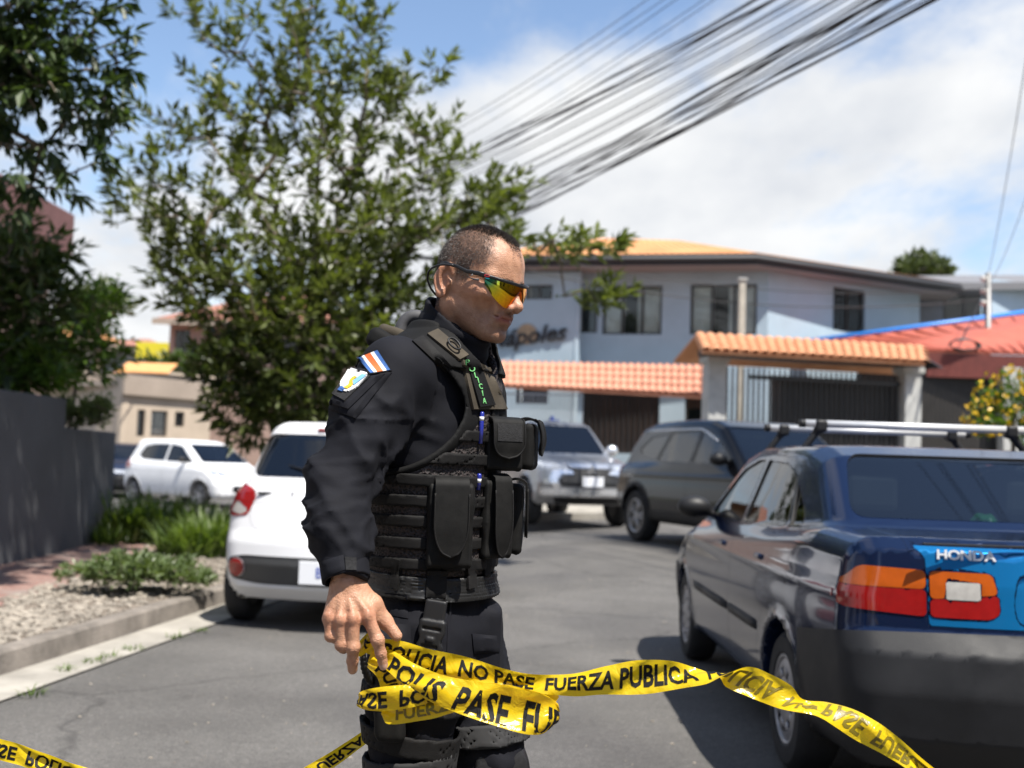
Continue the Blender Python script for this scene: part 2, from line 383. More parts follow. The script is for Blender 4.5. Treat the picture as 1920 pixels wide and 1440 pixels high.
# verge (gravel strip) and the brick pavement between it and the planter wall
vl = offs(KL, .125); vr = [(-4.1, -2), (-3.9, 1.3), (-3.75, 3.9), (-3.6, 5.9), (-3.48, 7.5), (-3.55, 9.1), (-3.8, 11), (-4.0, 13.0), (-4.1, 14.2), (-4.3, 14.9), (-4.8, 15.4), (-5.4, 15.8), (-6.4, 16.2), (-10.2, 16.4), (-16, 16.6), (-28, 17)]
tag(strip('verge', vl, vr, KT-.008, KT-.008, M_SOIL), kind='structure')
def brick_mat():
    m = bpy.data.materials.new('brick_pavers'); m.use_nodes = True; t = m.node_tree; b = t.nodes['Principled BSDF']
    tc = N(t, 'ShaderNodeTexCoord'); br = N(t, 'ShaderNodeTexBrick', i_Scale=4.5); Lk(t, tc, 'Object', br, 'Vector')
    br.inputs['Color1'].default_value = (.21, .105, .085, 1); br.inputs['Color2'].default_value = (.28, .17, .14, 1); br.inputs['Mortar'].default_value = (.2, .18, .16, 1); br.inputs['Mortar Size'].default_value = .018
    n = N(t, 'ShaderNodeTexNoise', i_Scale=3., i_Detail=6.); Lk(t, tc, 'Object', n, 'Vector')
    mx = N(t, 'ShaderNodeMix', data_type='RGBA'); Lk(t, br, 0, mx, 6); mx.inputs[7].default_value = (.24, .2, .18, 1)
    r = N(t, 'ShaderNodeValToRGB'); r.color_ramp.elements[0].position = .5; r.color_ramp.elements[1].position = .72; Lk(t, n, 0, r, 0); Lk(t, r, 0, mx, 0); Lk(t, mx, 2, b, 'Base Color')
    bp = N(t, 'ShaderNodeBump', i_Strength=.5, i_Distance=.01); bp.invert = True; Lk(t, br, 'Fac', bp, 'Height'); Lk(t, bp, 0, b, 'Normal'); b.inputs['Roughness'].default_value = .85
    return m
pv = [(x+.02, y) for x, y in vr]; pw = [(-6.2, y) for x, y in vr[:10]]+[(-6.6, 15.0), (-7, 15.1), (-8, 15.2), (-10.4, 15.3), (-16, 15.5), (-28, 15.8)]
tag(strip('pavement', pv, pw, KT, KT, brick_mat()), kind='structure')
# pebbles of the gravel strip (uncountable)
rnd = random.Random(3)
M_PEB = mat('pebbles', (.13, .115, .095), .85, col2=(.34, .30, .25), vs=9, vd=2)
ico = bmesh.new(); bmesh.ops.create_icosphere(ico, subdivisions=1, radius=1); iv = np.array([v.co[:] for v in ico.verts]); ifc = np.array([[v.index for v in f.verts] for f in ico.faces]); ico.free()
PV = []; PF = []; nb = 0
def xk(line, y):
    for p, q in zip(line[:13], line[1:13]):
        if p[1] <= y <= q[1]: return p[0]+(q[0]-p[0])*(y-p[1])/(q[1]-p[1])
    return line[0][0]
for k in range(5200):
    y = 4.6+9.0*rnd.random()**1.5; x0 = xk(offs(KL, .14), y); x1 = xk(vr, y)-.15; x = x1+(x0-x1)*rnd.random(); s = .008+.022*rnd.random()**2
    if rnd.random() < .04: s *= 1.6
    a = rnd.random()*6.28; c, sn = math.cos(a), math.sin(a); q = iv*np.array([s*(1+rnd.random()), s, s*.6])*(1+.25*np.array([[rnd.random()] for _ in range(12)]))
    q = np.stack([q[:, 0]*c-q[:, 1]*sn+x, q[:, 0]*sn+q[:, 1]*c+y, q[:, 2]+KT-.004+s*.2], 1); PV.append(q); PF.append(ifc+nb); nb += 12
tag(link('pebbles', npmesh('pebbles', np.concatenate(PV), np.concatenate(PF), False), M_PEB), 'pale pebbles and gravel lying loose behind the kerb', 'gravel', kind='stuff')
PV = []; PF = []; nb = 0
for k in range(700):
    y = 2.6+9*rnd.random()**1.3; x = -2.2+5.5*rnd.random(); s = .0025+.006*rnd.random()**3; q = iv*np.array([s*1.4, s, s*.7]); PV.append(q+np.array([x, y, gh(x, y)+.002])); PF.append(ifc+nb); nb += 12
tag(link('road_grit', npmesh('road_grit', np.concatenate(PV), np.concatenate(PF), False), M_PEB), 'fine loose grit scattered over the asphalt', 'gravel', kind='stuff')
# hills on the horizon
hv = []; hn = 60
for i in range(hn):
    x = -2600+5200*i/(hn-1); t = (x+2600)/5200
    z = 120+130*math.sin(t*7+1)*.5+60*math.sin(t*17)+30*math.sin(t*41+2)+90*(1-t)
    hv += [(x, 4200, -1), (x, 4600+200*math.sin(t*9), max(60, z)*1.25), (x, 5600, -1)]
M_HILL = mat('hazed_hills', (.10, .15, .19), 1.0, var=.2, vs=.004)  # blue of the air haze painted into the base colour
tag(link('hills', mesh('hills', hv, [(3*i+k, 3*i+3+k, 3*i+4+k, 3*i+1+k) for i in range(hn-1) for k in (0, 1)]), M_HILL), kind='structure')
# ================================================================== buildings
def hit_wall(p0, p1, u, v):               # pixel -> (distance along wall, height)
    d = ray(u, v); n = np.array([-(p1[1]-p0[1]), p1[0]-p0[0]]); t = ((p0[0])*n[0]+(p0[1])*n[1])/(d[0]*n[0]+d[1]*n[1])
    q = d*t; e = np.array([p1[0]-p0[0], p1[1]-p0[1]]); L = np.linalg.norm(e)
    return float(((q[0]-p0[0])*e[0]+(q[1]-p0[1])*e[1])/L), float(q[2]+CAMZ)
def at(u, Y):                             # plan position at picture column u (on the horizon) and depth Y
    p = P(u, 870, Y); return (float(p[0]), float(p[1]))
class Wall:
    """vertical wall between two plan points, rectangular openings, local frame s / depth / z; camera side is depth 0"""
    def __init__(s, p0, p1, z0, z1, th=.2):
        s.p0 = p0; s.p1 = p1; s.z0 = z0; s.z1 = z1; s.th = th; s.L = math.dist(p0, p1); s.holes = []
        ex = Vector(((p1[0]-p0[0])/s.L, (p1[1]-p0[1])/s.L, 0)); ey = Vector((-ex.y, ex.x, 0)); s.M = frame((p0[0], p0[1], 0), ex, ey, Vector((0, 0, 1)))
    def px(s, u0, v0, u1, v1):            # picture box -> opening rectangle
        um = (u0+u1)/2; vm = (v0+v1)/2
        a = hit_wall(s.p0, s.p1, u0, vm)[0]; b = hit_wall(s.p0, s.p1, u1, vm)[0]; c = hit_wall(s.p0, s.p1, um, v1)[1]; d = hit_wall(s.p0, s.p1, um, v0)[1]
        return (min(a, b), max(a, b), c, d)
    def hole(s, r): s.holes.append(r); return r
    def build(s, name, m, root, inv):
        xs = sorted({0, s.L, *[h[i] for h in s.holes for i in (0, 1)]}); zs = sorted({s.z0, s.z1, *[h[i] for h in s.holes for i in (2, 3)]})
        xs = [x for x in xs if 0 <= x <= s.L]; zs = [z for z in zs if s.z0 <= z <= s.z1]
        mb = MB()
        def solid(i, j):
            if i < 0 or j < 0 or i >= len(xs)-1 or j >= len(zs)-1: return False
            x = (xs[i]+xs[i+1])/2; z = (zs[j]+zs[j+1])/2
            return not any(h[0] < x < h[1] and h[2] < z < h[3] for h in s.holes)
        for i in range(len(xs)-1):
            for j in range(len(zs)-1):
                if not solid(i, j): continue
                x0, x1, a, b = xs[i], xs[i+1], zs[j], zs[j+1]; t = s.th
                mb.add([(x0, 0, a), (x1, 0, a), (x1, 0, b), (x0, 0, b)], [(0, 1, 2, 3)]); mb.add([(x0, t, a), (x1, t, a), (x1, t, b), (x0, t, b)], [(3, 2, 1, 0)])
                for (di, dj, q) in ((-1, 0, [(x0, 0, a), (x0, t, a), (x0, t, b), (x0, 0, b)]), (1, 0, [(x1, 0, a), (x1, 0, b), (x1, t, b), (x1, t, a)]), (0, -1, [(x0, 0, a), (x1, 0, a), (x1, t, a), (x0, t, a)]), (0, 1, [(x0, 0, b), (x0, t, b), (x1, t, b), (x1, 0, b)])):
                    if not solid(i+di, j+dj): mb.add(q, [(0, 1, 2, 3)])
        return s.put(mb, name, m, root, inv)
    def put(s, mb, name, m, root, inv, bevel=0., smooth=False):
        me = mb.mesh(name, smooth, bevel); me.transform(inv @ s.M); return link(name, me, m, root)
M_FRAME = mat('dark_bronze_frame', (.03, .026, .024), .4)
M_PANE = glass('house_glass', (.9, .93, .93), 1.5)
M_CURT = mat('curtain', (.8, .77, .7), .9, var=.15, vs=3)
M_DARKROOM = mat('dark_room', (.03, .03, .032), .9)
M_IRON = mat('black_iron', (.018, .018, .02), .45)
M_TILE = mat('clay_tile', (.52, .23, .11), .85, col2=(.66, .34, .19), vs=2.2, bump=.3, bs=40)
M_TILE2 = mat('pink_clay_tile', (.47, .20, .13), .85, col2=(.6, .3, .2), vs=2.2, bump=.3, bs=40)
M_BLUE = mat('pale_blue_wall_paint', (.345, .435, .505), .8, var=.07, vs=1.2, bump=.15, bs=50)
M_EAVE = mat('black_fascia', (.02, .02, .023), .6)
M_SOFF = mat('soffit', (.30, .27, .27), .8)
def window(root, inv, w, r, n=2, curtain=False, bars=0, fr=.06, pane=M_PANE, nm='window'):
    s0, s1, z0, z1 = r; t = .05
    mb = MB(); y0, y1 = .07, .13
    mb.box(s0, s1, y0, y1, z0, z0+t).box(s0, s1, y0, y1, z1-t, z1).box(s0, s0+fr, y0, y1, z0+t, z1-t).box(s1-fr, s1, y0, y1, z0+t, z1-t)
    for k in range(1, n): x = s0+(s1-s0)*k/n; mb.box(x-fr/2, x+fr/2, y0+.003, y1-.003, z0+t, z1-t)
    wn = w.put(mb, nm, M_FRAME, root, inv)
    for k in range(n):
        a = s0+(s1-s0)*k/n+fr/2+.004; b = s0+(s1-s0)*(k+1)/n-fr/2-.004
        w.put(MB().box(a, b, .095, .101, z0+t+.003, z1-t-.003), 'pane', pane, wn, inv)
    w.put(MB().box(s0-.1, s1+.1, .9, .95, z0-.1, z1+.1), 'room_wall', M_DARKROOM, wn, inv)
    if curtain:
        for (a, b) in ((s0+.05, s0+(s1-s0)*.36), (s1-(s1-s0)*.42, s1-.05)):
            m2 = MB(); nn = 40
            for k in range(nn+1):
                x = a+(b-a)*k/nn; y = .17+.025*math.sin(k*1.35)+.012*math.sin(k*.7+1); m2.v += [(x, y, z0+.02), (x, y, z1-.02)]
            for k in range(nn): m2.f.append((2*k, 2*k+2, 2*k+3, 2*k+1))
            w.put(m2, 'curtain', M_CURT, wn, inv, smooth=True)
    for k in range(bars):
        x = s0+(s1-s0)*(k+.5)/bars; w.put(MB().box(x-.012, x+.012, .02, .044, z0, z1), 'bar', M_IRON, wn, inv)
    return wn
def tile_mesh(w=.2, l=.38, h=.05, n=6):    # one barrel tile, x across, y down slope, slightly tapered, with thickness
    v = []; 
    for j, (yy, sc, dz) in enumerate(((0, .86, 0.012), (l, 1.0, .028))):
        for i in range(n+1):
            a = math.pi*i/n; v.append((-w/2*sc*math.cos(a), yy, h*sc*math.sin(a)+dz))
        for i in range(n+1):
            a = math.pi*i/n; v.append((-(w/2*sc-.014)*math.cos(a), yy, (h*sc-.014)*math.sin(a)+dz))
    m_ = n+1; f = []
    for i in range(n): f += [(i, i+1, 2*m_+i+1, 2*m_+i), (m_+i, 3*m_+i, 3*m_+i+1, m_+i+1), (2*m_+i, 2*m_+i+1, 3*m_+i+1, 3*m_+i), (i, m_+i, m_+i+1, i+1)]
    return mesh('roof_tile', v, f)
def tiled(root, inv, e0, e1, r0, r1, rows, cols, m, rng):
    """roof slope from eave e0-e1 up to ridge r0-r1: a deck and one object per clay tile, sharing a mesh"""
    e0, e1, r0, r1 = [Vector(p) for p in (e0, e1, r0, r1)]
    ex = (e1-e0).normalized(); dn = ((e0-r0)+(e1-r1)).normalized(); nz = ex.cross(-dn).normalized()
    if nz.z < 0: nz = -nz
    deck = MB().add([e0, e1, r1, r0, e0-nz*.06, e1-nz*.06, r1-nz*.06, r0-nz*.06], [(0, 1, 2, 3), (7, 6, 5, 4), (0, 4, 5, 1), (1, 5, 6, 2), (2, 6, 7, 3), (3, 7, 4, 0)])
    dm = deck.mesh('roof'); dm.transform(inv); rf = link('roof', dm, m, root)
    wd = (e1-e0).length/cols; ln = (r0-e0).length/rows; me = tile_mesh(wd*1.02, ln*1.13, wd*.30); me.materials.append(m)
    for j in range(rows):
        for i in range(cols):
            a = (i+.5)/cols; t1 = (j+1)/rows
            p = (e0+(e1-e0)*a)*(1-t1)+(r0+(r1-r0)*a)*t1
            p = p+nz*(.012+rng.random()*.008)-dn*0
            o = link('roof_tile', me, None, rf); o.matrix_local = inv @ frame(p, ex*(1+rng.uniform(-.02, .02)), dn, nz)
    return rf
rng = random.Random(11)
# ---- pale blue two-storey house
C0 = at(1435, 28.6); C1 = at(1078, 29.9); C2 = at(1722, 31.6); C3 = at(1078, 29.3); C4 = at(850, 30.3)
ZE = 6.35
root = thing('corner_house', 'pale blue two-storey house with orange hipped tile roof and black eaves', 'house', (C0[0], C0[1], .0)); inv = Matrix.Translation((-C0[0], -C0[1], 0))
wA = Wall(C1, C0, 0, ZE); hA = [wA.hole(wA.px(1130, 536, 1241, 627)), wA.hole(wA.px(1294, 533, 1419, 627)), wA.hole(wA.px(1090, 735, 1236, 850)), wA.hole(wA.px(1284, 742, 1322, 792)), wA.hole(wA.px(1085, 545, 1120, 624))]
wA.build('wall', M_BLUE, root, inv)
window(root, inv, wA, hA[0], 3, True); window(root, inv, wA, hA[1], 3, True); window(root, inv, wA, hA[3], 1); window(root, inv, wA, hA[4], 1)
M_BROWN = mat('dark_brown_wood', (.035, .022, .018), .5, var=.3, vs=3)
g = wA.put(MB().box(hA[2][0]+.02, hA[2][1]-.02, .1, .15, 0, hA[2][3]), 'garage_door', M_BROWN, root, inv)
nb_ = 14
for k in range(nb_): x = hA[2][0]+(hA[2][1]-hA[2][0])*(k+.5)/nb_; wA.put(MB().box(x-.02, x+.02, .05, .09, 0, hA[2][3]-.02), 'bar', M_IRON, g, inv)
wB = Wall(C0, C2, 0, ZE); hB = wB.hole(wB.px(1562, 542, 1622, 622)); wB.build('wall', M_BLUE, root, inv)
ww = window(root, inv, wB, hB, 2, False, 7)
wB.put(MB().box(hB[0]+.08, hB[0]+(hB[1]-hB[0])*.34, .3, .33, hB[2], hB[3]), 'curtain', mat('red_curtain', (.16, .02, .025), .9), ww, inv)
wD = Wall(C4, C3, 0, ZE-.05); hD = wD.hole(wD.px(985, 534, 1036, 561)); hD2 = wD.hole(wD.px(967, 724, 1028, 757)); wD.build('wall', M_BLUE, root, inv); window(root, inv, wD, hD, 2); window(root, inv, wD, hD2, 1, bars=5)
rt = Wall(C3, C1, 0, ZE-.06, .1); rt.build('wall', M_BLUE, root, inv)
# roof: eaves outline, fascia, hips
oh = .75
E = [Vector((*at(842, 29.6), ZE)), Vector((*at(1000, 29.0), ZE)), Vector((*at(1412, 27.75), ZE)), Vector((*at(1800, 31.2), ZE))]
bk = [Vector((C4[0]+1, C4[1]+9, ZE)), Vector((C2[0]+1.5, C2[1]+6, ZE))]
rg = [Vector((*at(1120, 33.0), ZE+1.62)), Vector((*at(1262, 33.0), ZE+1.62))]
up = Vector((0, 0, .30))
top = [p+up for p in E]+[p+up for p in bk]
mb = MB().add([*top, *rg], [(0, 1, 6), (1, 2, 7, 6), (2, 3, 7), (3, 5, 7), (5, 4, 6, 7), (4, 0, 6)])
me = mb.mesh('roof'); me.transform(inv); 
def rooftile_mat(name, c1, c2, sc=16):
    m = bpy.data.materials.new(name); m.use_nodes = True; t = m.node_tree; b = t.nodes['Principled BSDF']; tc = N(t, 'ShaderNodeTexCoord')
    w1 = N(t, 'ShaderNodeTexWave', i_Scale=1.6, i_Distortion=.4); Lk(t, tc, 'Object', w1, 0); n = N(t, 'ShaderNodeTexNoise', i_Scale=1.2, i_Detail=6.); Lk(t, tc, 'Object', n, 0)
    r = N(t, 'ShaderNodeValToRGB'); r.color_ramp.elements[0].color = (*c1, 1); r.color_ramp.elements[1].color = (*c2, 1); r.color_ramp.elements[0].position = .3; r.color_ramp.elements[1].position = .7
    Lk(t, n, 0, r, 0); Lk(t, r, 0, b, 'Base Color'); bp = N(t, 'ShaderNodeBump', i_Strength=.8, i_Distance=.06); Lk(t, w1, 'Fac', bp, 'Height'); Lk(t, bp, 0, b, 'Normal'); b.inputs['Roughness'].default_value = .85
    return m
M_RT = rooftile_mat('orange_roof_tiles', (.48, .20, .075), (.60, .29, .115))
rf = link('roof', me, M_RT, root)
ol = E+[bk[1], bk[0]]; inn = []
mb = MB(); n = 6; o2 = [ol[i] for i in range(6)]
cen = sum(ol, Vector())/6
for i in range(6): mb.v += [tuple(ol[i]+Vector((0, 0, .0))), tuple(ol[i]+up-Vector((0, 0, .003))), tuple(ol[i].lerp(cen, .03)+up*.9)]
for i in range(6): j = (i+1) % 6; mb.f += [(3*i, 3*j, 3*j+1, 3*i+1), (3*i, 3*i+1, 3*i+2), ]
me = mb.mesh('fascia'); me.transform(inv); link('fascia', me, M_EAVE, rf)
me = MB().add([p+Vector((0, 0, .004)) for p in ol], [tuple(range(6))]).mesh('soffit'); me.transform(inv); link('soffit', me, M_SOFF, rf)
gt = MB().tube([tuple(p+Vector((0, 0, .16))) for p in E], .09, 8); me = gt.mesh('gutter', True); me.transform(inv); link('gutter', me, M_EAVE, rf)
# tiled lean-to over the ground floor
ea = [P(925, 722, 27.6), P(1326, 744, 26.6)]; rd = [P(925, 680, 29.1), P(1326, 688, 28.2)]
tiled(root, inv, ea[0], ea[1], rd[0], rd[1], 4, 30, M_TILE2, rng)
# railing below the lean-to
q0 = P(935, 735, 27.7); q1 = P(1092, 740, 27.3)
rail = thing('front_railing', 'pale grey vertical bar railing under the pink tile canopy', 'railing', (q0[0], q0[1], .21)); ri = Matrix.Translation((-q0[0], -q0[1], -.21))
bm_ = MB().box(-.015, .015, -.015, .015, 0, 2.75).mesh('bar'); bm_.materials.append(mat('grey_blue_iron', (.30, .33, .38), .5))
for k in range(20):
    t = k/19; link('bar', bm_, None, rail, (float((q1[0]-q0[0])*t), float((q1[1]-q0[1])*t), 0))
mb = MB()
for z in (.15, 1.4, 2.7): mb.tube([(0, .0, z), (q1[0]-q0[0], q1[1]-q0[1], z)], .02, 6)
mb.build('rail', mat('grey_blue_iron', (.3, .33, .38)), rail)
# shop lettering on the left wing
wx = hit_wall(C4, C3, 985, 632); nv = Vector((C3[1]-C4[1], -(C3[0]-C4[0]), 0)).normalized(); ex = Vector((C3[0]-C4[0], C3[1]-C4[1], 0)).normalized()
base = Vector((C4[0], C4[1], 0))+ex*wx[0]+nv*.05; base.z = wx[1]
sg = thing('shop_sign', 'black slanted script lettering with tan emblem on the pale blue wall', 'sign', base); 
tm = text_mesh('Nápoles', .62, .02, .35, bold=.012); xform(tm, frame((0, 0, 0), (ex*1.05+Vector((0, 0, .12))), (Vector((0, 0, 1))-ex*.12), nv)); link('lettering', tm, M_EAVE, sg)
eb = MB().lathe([(0, .012), (.26, .012), (.28, 0), (.28, -.03)], 20, 'z'); me = eb.mesh('emblem', False); xform(me, frame((0.05, 0, 0.08), ex, Vector((0, 0, 1)), nv)); link('emblem', me, mat('tan_emblem', (.33, .24, .15), .7, var=.4, vs=8), sg)
# ---- gate house: two columns, tiled canopy, iron gate
YG = 22.6
gz = .21
ca = at(1336, YG); cb_ = at(1702, YG+.9); cm = ((ca[0]+cb_[0])/2, (ca[1]+cb_[1])/2)
root = thing('entrance_gate', 'iron entrance gate between grey columns under an orange tile canopy', 'gate', (ca[0], ca[1], gz)); inv = Matrix.Translation((-ca[0], -ca[1], -gz))
M_COL = mat('grey_render', (.40, .40, .385), .85, var=.15, vs=3, bump=.3, bs=60)
zt = float(P(1336, 668, YG)[2])
gx = Vector((cb_[0]-ca[0], cb_[1]-ca[1], 0)); GL = gx.length; gx.normalize(); gy = Vector((-gx.y, gx.x, 0))
gM = Matrix(); gM = frame((0, 0, 0), gx, gy, Vector((0, 0, 1)))
def gput(mb, nm, m, par=None, bevel=0.):
    me = mb.mesh(nm, False, bevel); me.transform(gM); return link(nm, me, m, par or root)
H = zt-gz
for x in (0, GL): 
    c_ = gput(MB().box(x-.19, x+.19, -.19, .19, 0, H-.14), 'column', M_COL, bevel=.015); gput(MB().box(x-.24, x+.24, -.24, .24, H-.137, H-.02), 'capital', M_COL, c_, .01)
gput(MB().box(-.3, GL+.3, -.16, .16, H-.016, H+.14), 'lintel', M_EAVE)
def wv(p): return Vector((ca[0], ca[1], gz))+gM.to_3x3() @ Vector(p)
tiled(root, inv, wv((-.55, -.70, H+.02)), wv((GL-.05, -.70, H+.02)), wv((-.35, .22, H+.44)), wv((GL+.45, .22, H+.44)), 4, 24, M_TILE, rng)
gput(MB().add([(-.35, .23, H+.43), (GL+.45, .23, H+.43), (GL+.5, 1.0, H-.02), (-.5, 1.0, H-.02), (-.35, .23, H+.38), (GL+.45, .23, H+.38), (GL+.5, 1.0, H-.08), (-.5, 1.0, H-.08)], [(0, 1, 2, 3), (7, 6, 5, 4), (0, 3, 7, 4), (1, 5, 6, 2), (2, 6, 7, 3), (0, 4, 5, 1)]), 'rear_slope', M_TILE)
gput(MB().add([(GL+.35, -.7, H-.05), (GL+.35, 1.0, H-.05), (GL+.35, .22, H+.36), (GL+.30, -.7, H-.05), (GL+.30, 1.0, H-.05), (GL+.30, .22, H+.36)], [(0, 1, 2), (5, 4, 3), (0, 3, 4, 1), (1, 4, 5, 2), (2, 5, 3, 0)]), 'gable_board', M_EAVE)
leaf = gput(MB().box(.75, GL-.2, -.02, .02, .12, .2).box(.75, GL-.2, -.02, .02, H-.42, H-.34).box(.75, GL-.2, -.02, .02, 1.4, 1.46), 'gate_frame', M_IRON)
gb = MB().box(-.018, .018, -.018, .018, .1, H-.2).mesh('bar'); gb.transform(gM); gb.materials.append(M_IRON)
nbar = 34
for k in range(nbar):
    x = .22+(GL-.44)*(k+.5)/nbar; o = link('bar', gb, None, leaf); o.location = gM.to_3x3() @ Vector((x, 0, 0))
gput(MB().box(1.35, GL-.2, .24, .26, .1, H-.3), 'gate_backing', mat('dark_gate_backing', (.05, .045, .04), .55, var=.2, vs=2), leaf)  # dark sheet standing in for the shaded interior behind the bars
gput(MB().box(.2, GL-.19, .3, .32, .0, .12), 'threshold', M_CONC, leaf)
# ---- garage with red sheet roof to the right
A, B, C, D = [Vector(P(*q)) for q in ((1490, 646, 29.0), (2010, 577, 28.3), (2010, 664, 24.6), (1738, 656, 25.0))]
root = thing('red_roof_garage', 'low garage with red sheet metal roof, blue ridge edge and dark gate', 'garage', (D.x, D.y, gz)); inv = Matrix.Translation((-D.x, -D.y, -gz))
M_RED = mat('red_sheet_roof', (.40, .10, .06), .55, var=.15, vs=1.5)
nn_ = (B-A).cross(D-A).normalized(); nn_ = nn_ if nn_.z > 0 else -nn_; t_ = nn_*.06
me = MB().add([A, B, C, D, A-t_, B-t_, C-t_, D-t_], [(0, 1, 2, 3), (7, 6, 5, 4), (0, 4, 5, 1), (1, 5, 6, 2), (2, 6, 7, 3), (3, 7, 4, 0)]).mesh('roof'); me.transform(inv); rf = link('roof', me, M_RED, root)
mb = MB()
for k in range(1, 14): a = A.lerp(B, k/14)+nn_*.01; b_ = D.lerp(C, k/14)+nn_*.01; mb.tube([a, b_], .025, 5)
me = mb.mesh('seam'); me.transform(inv); link('seam', me, M_RED, rf)
me = MB().tube([A+nn_*.03, B+nn_*.03], .075, 8).mesh('ridge_cap', True); me.transform(inv); link('ridge_cap', me, mat('blue_ridge', (.03, .20, .62), .4), rf)
fv = Vector((0, 0, -.6)); me = MB().add([D-t_*1.2, C-t_*1.2, C+fv, D+fv, D+Vector((0, .1, -.1)), C+Vector((0, .1, -.1)), C+fv+Vector((0, .1, 0)), D+fv+Vector((0, .1, 0))], [(0, 1, 2, 3), (7, 6, 5, 4), (0, 4, 5, 1), (1, 5, 6, 2), (2, 6, 7, 3), (3, 7, 4, 0)]).mesh('fascia'); me.transform(inv); link('fascia', me, mat('oxide_red_fascia', (.12, .022, .015), .6, var=.2), root)
for u in (1893,):
    p = P(u, 700, 24.9); me = MB().box(p[0]-.22, p[0]+.22, p[1]-.2, p[1]+.2, gz, float(P(u, 690, 24.9)[2])).mesh('column', bevel=.01); me.transform(inv); link('column', me, M_COL, root)
p0, p1 = P(1722, 700, 25.1), P(1872, 700, 25.1); zt2 = float(P(1800, 705, 25.1)[2])
me = MB().box(p0[0], p1[0], 25.12, 25.16, gz+.1, zt2).mesh('gate_backing'); me.transform(inv); gp = link('gate_backing', me, mat('dark_gate_backing', (.022, .02, .019)), root)
gb = MB().box(-.014, .014, -.014, .014, gz, zt2+.25).mesh('bar'); gb.materials.append(M_IRON); gb.transform(inv)
for k in range(18): link('bar', gb, None, gp, (float(p0[0]+(p1[0]-p0[0])*(k+.5)/18), 25.05, 0))
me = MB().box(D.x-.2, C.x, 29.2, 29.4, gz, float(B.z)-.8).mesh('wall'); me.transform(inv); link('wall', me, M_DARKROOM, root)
cq = P(1804, 648, 25.0); coil = thing('cable_coil', 'black coil of spare cable hanging over the red roof edge', 'cable coil', (cq[0], cq[1]-.12, cq[2])); mb = MB()
for k in range(5): mb.tube([(.36*math.cos(a*.35)*(1-.05*k), .02*k-.05+.02*math.sin(a), .11*math.sin(a*.35)*(1+.1*k)) for a in range(19)], .014, 5)
mb.build('cable', M_IRON, coil, True)
# ---- pale blue building at the far right
K0 = at(1722, 32.6); K1 = at(1858, 32.3); K2 = at(2040, 33.5)
root = thing('side_building', 'light blue building with dark recess and grey eave beyond the red roof', 'building', (K1[0], K1[1], 0)); inv = Matrix.Translation((-K1[0], -K1[1], 0))
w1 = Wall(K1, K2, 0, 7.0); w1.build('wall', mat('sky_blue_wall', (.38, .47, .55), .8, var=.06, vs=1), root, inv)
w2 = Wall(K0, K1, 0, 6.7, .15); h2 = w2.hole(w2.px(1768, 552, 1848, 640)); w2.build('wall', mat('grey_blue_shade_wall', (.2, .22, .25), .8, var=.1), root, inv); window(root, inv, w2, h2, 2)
e_ = [P(1790, 530, 32.0), P(2050, 494, 32.6)]; e_[1][2] = e_[0][2]+.28
me = MB().add([e_[0], e_[1], e_[1]+np.array([0, 3, .7]), e_[0]+np.array([0, 3, .7]), e_[0]-np.array([0, 0, .22]), e_[1]-np.array([0, 0, .22]), e_[1]+np.array([0, 3, .5]), e_[0]+np.array([0, 3, .5])], [(0, 1, 2, 3), (7, 6, 5, 4), (0, 4, 5, 1), (1, 5, 6, 2), (2, 6, 7, 3), (3, 7, 4, 0)]).mesh('roof'); me.transform(inv); link('roof', me, mat('grey_fibre_roof', (.16, .16, .17), .7), root)
# ---- slim concrete post, service post
pp = P(1392, 526, 25.6); po = thing('concrete_post', 'slim pale concrete post standing in front of the upper window', 'post', (pp[0], pp[1], gz))
mb = MB(); mb.v = [(-.09, -.09, 0), (.09, -.09, 0), (.09, .09, 0), (-.09, .09, 0), (-.07, -.07, pp[2]-gz), (.07, -.07, pp[2]-gz), (.07, .07, pp[2]-gz), (-.07, .07, pp[2]-gz)]; mb.f = [(0, 3, 2, 1), (4, 5, 6, 7), (0, 1, 5, 4), (1, 2, 6, 5), (2, 3, 7, 6), (3, 0, 4, 7)]
mb.build('shaft', mat('pale_concrete', (.42, .39, .33), .85, var=.15), po, bevel=.01); MB().box(-.1, .1, -.1, .1, pp[2]-gz+.001, pp[2]-gz+.05).build('cap', M_COL, po)
pp = P(1853, 512, 27.4); po = thing('service_post', 'grey service post with insulators carrying cables at the red roof', 'post', (pp[0], pp[1], gz))
MB().tube([(0, 0, 0), (0, 0, pp[2]-gz)], [.09, .07], 10).build('shaft', mat('galvanised', (.2, .2, .2), .5, .5), po, True)
for k in range(3): MB().lathe([(0, -.06), (.06, -.05), (.08, 0), (.05, .03), (.07, .05), (0, .07)], 10, 'x', (-.12, 0, pp[2]-gz-.15-.3*k)).build('insulator', mat('porcelain', (.5, .48, .45), .3), po, True)
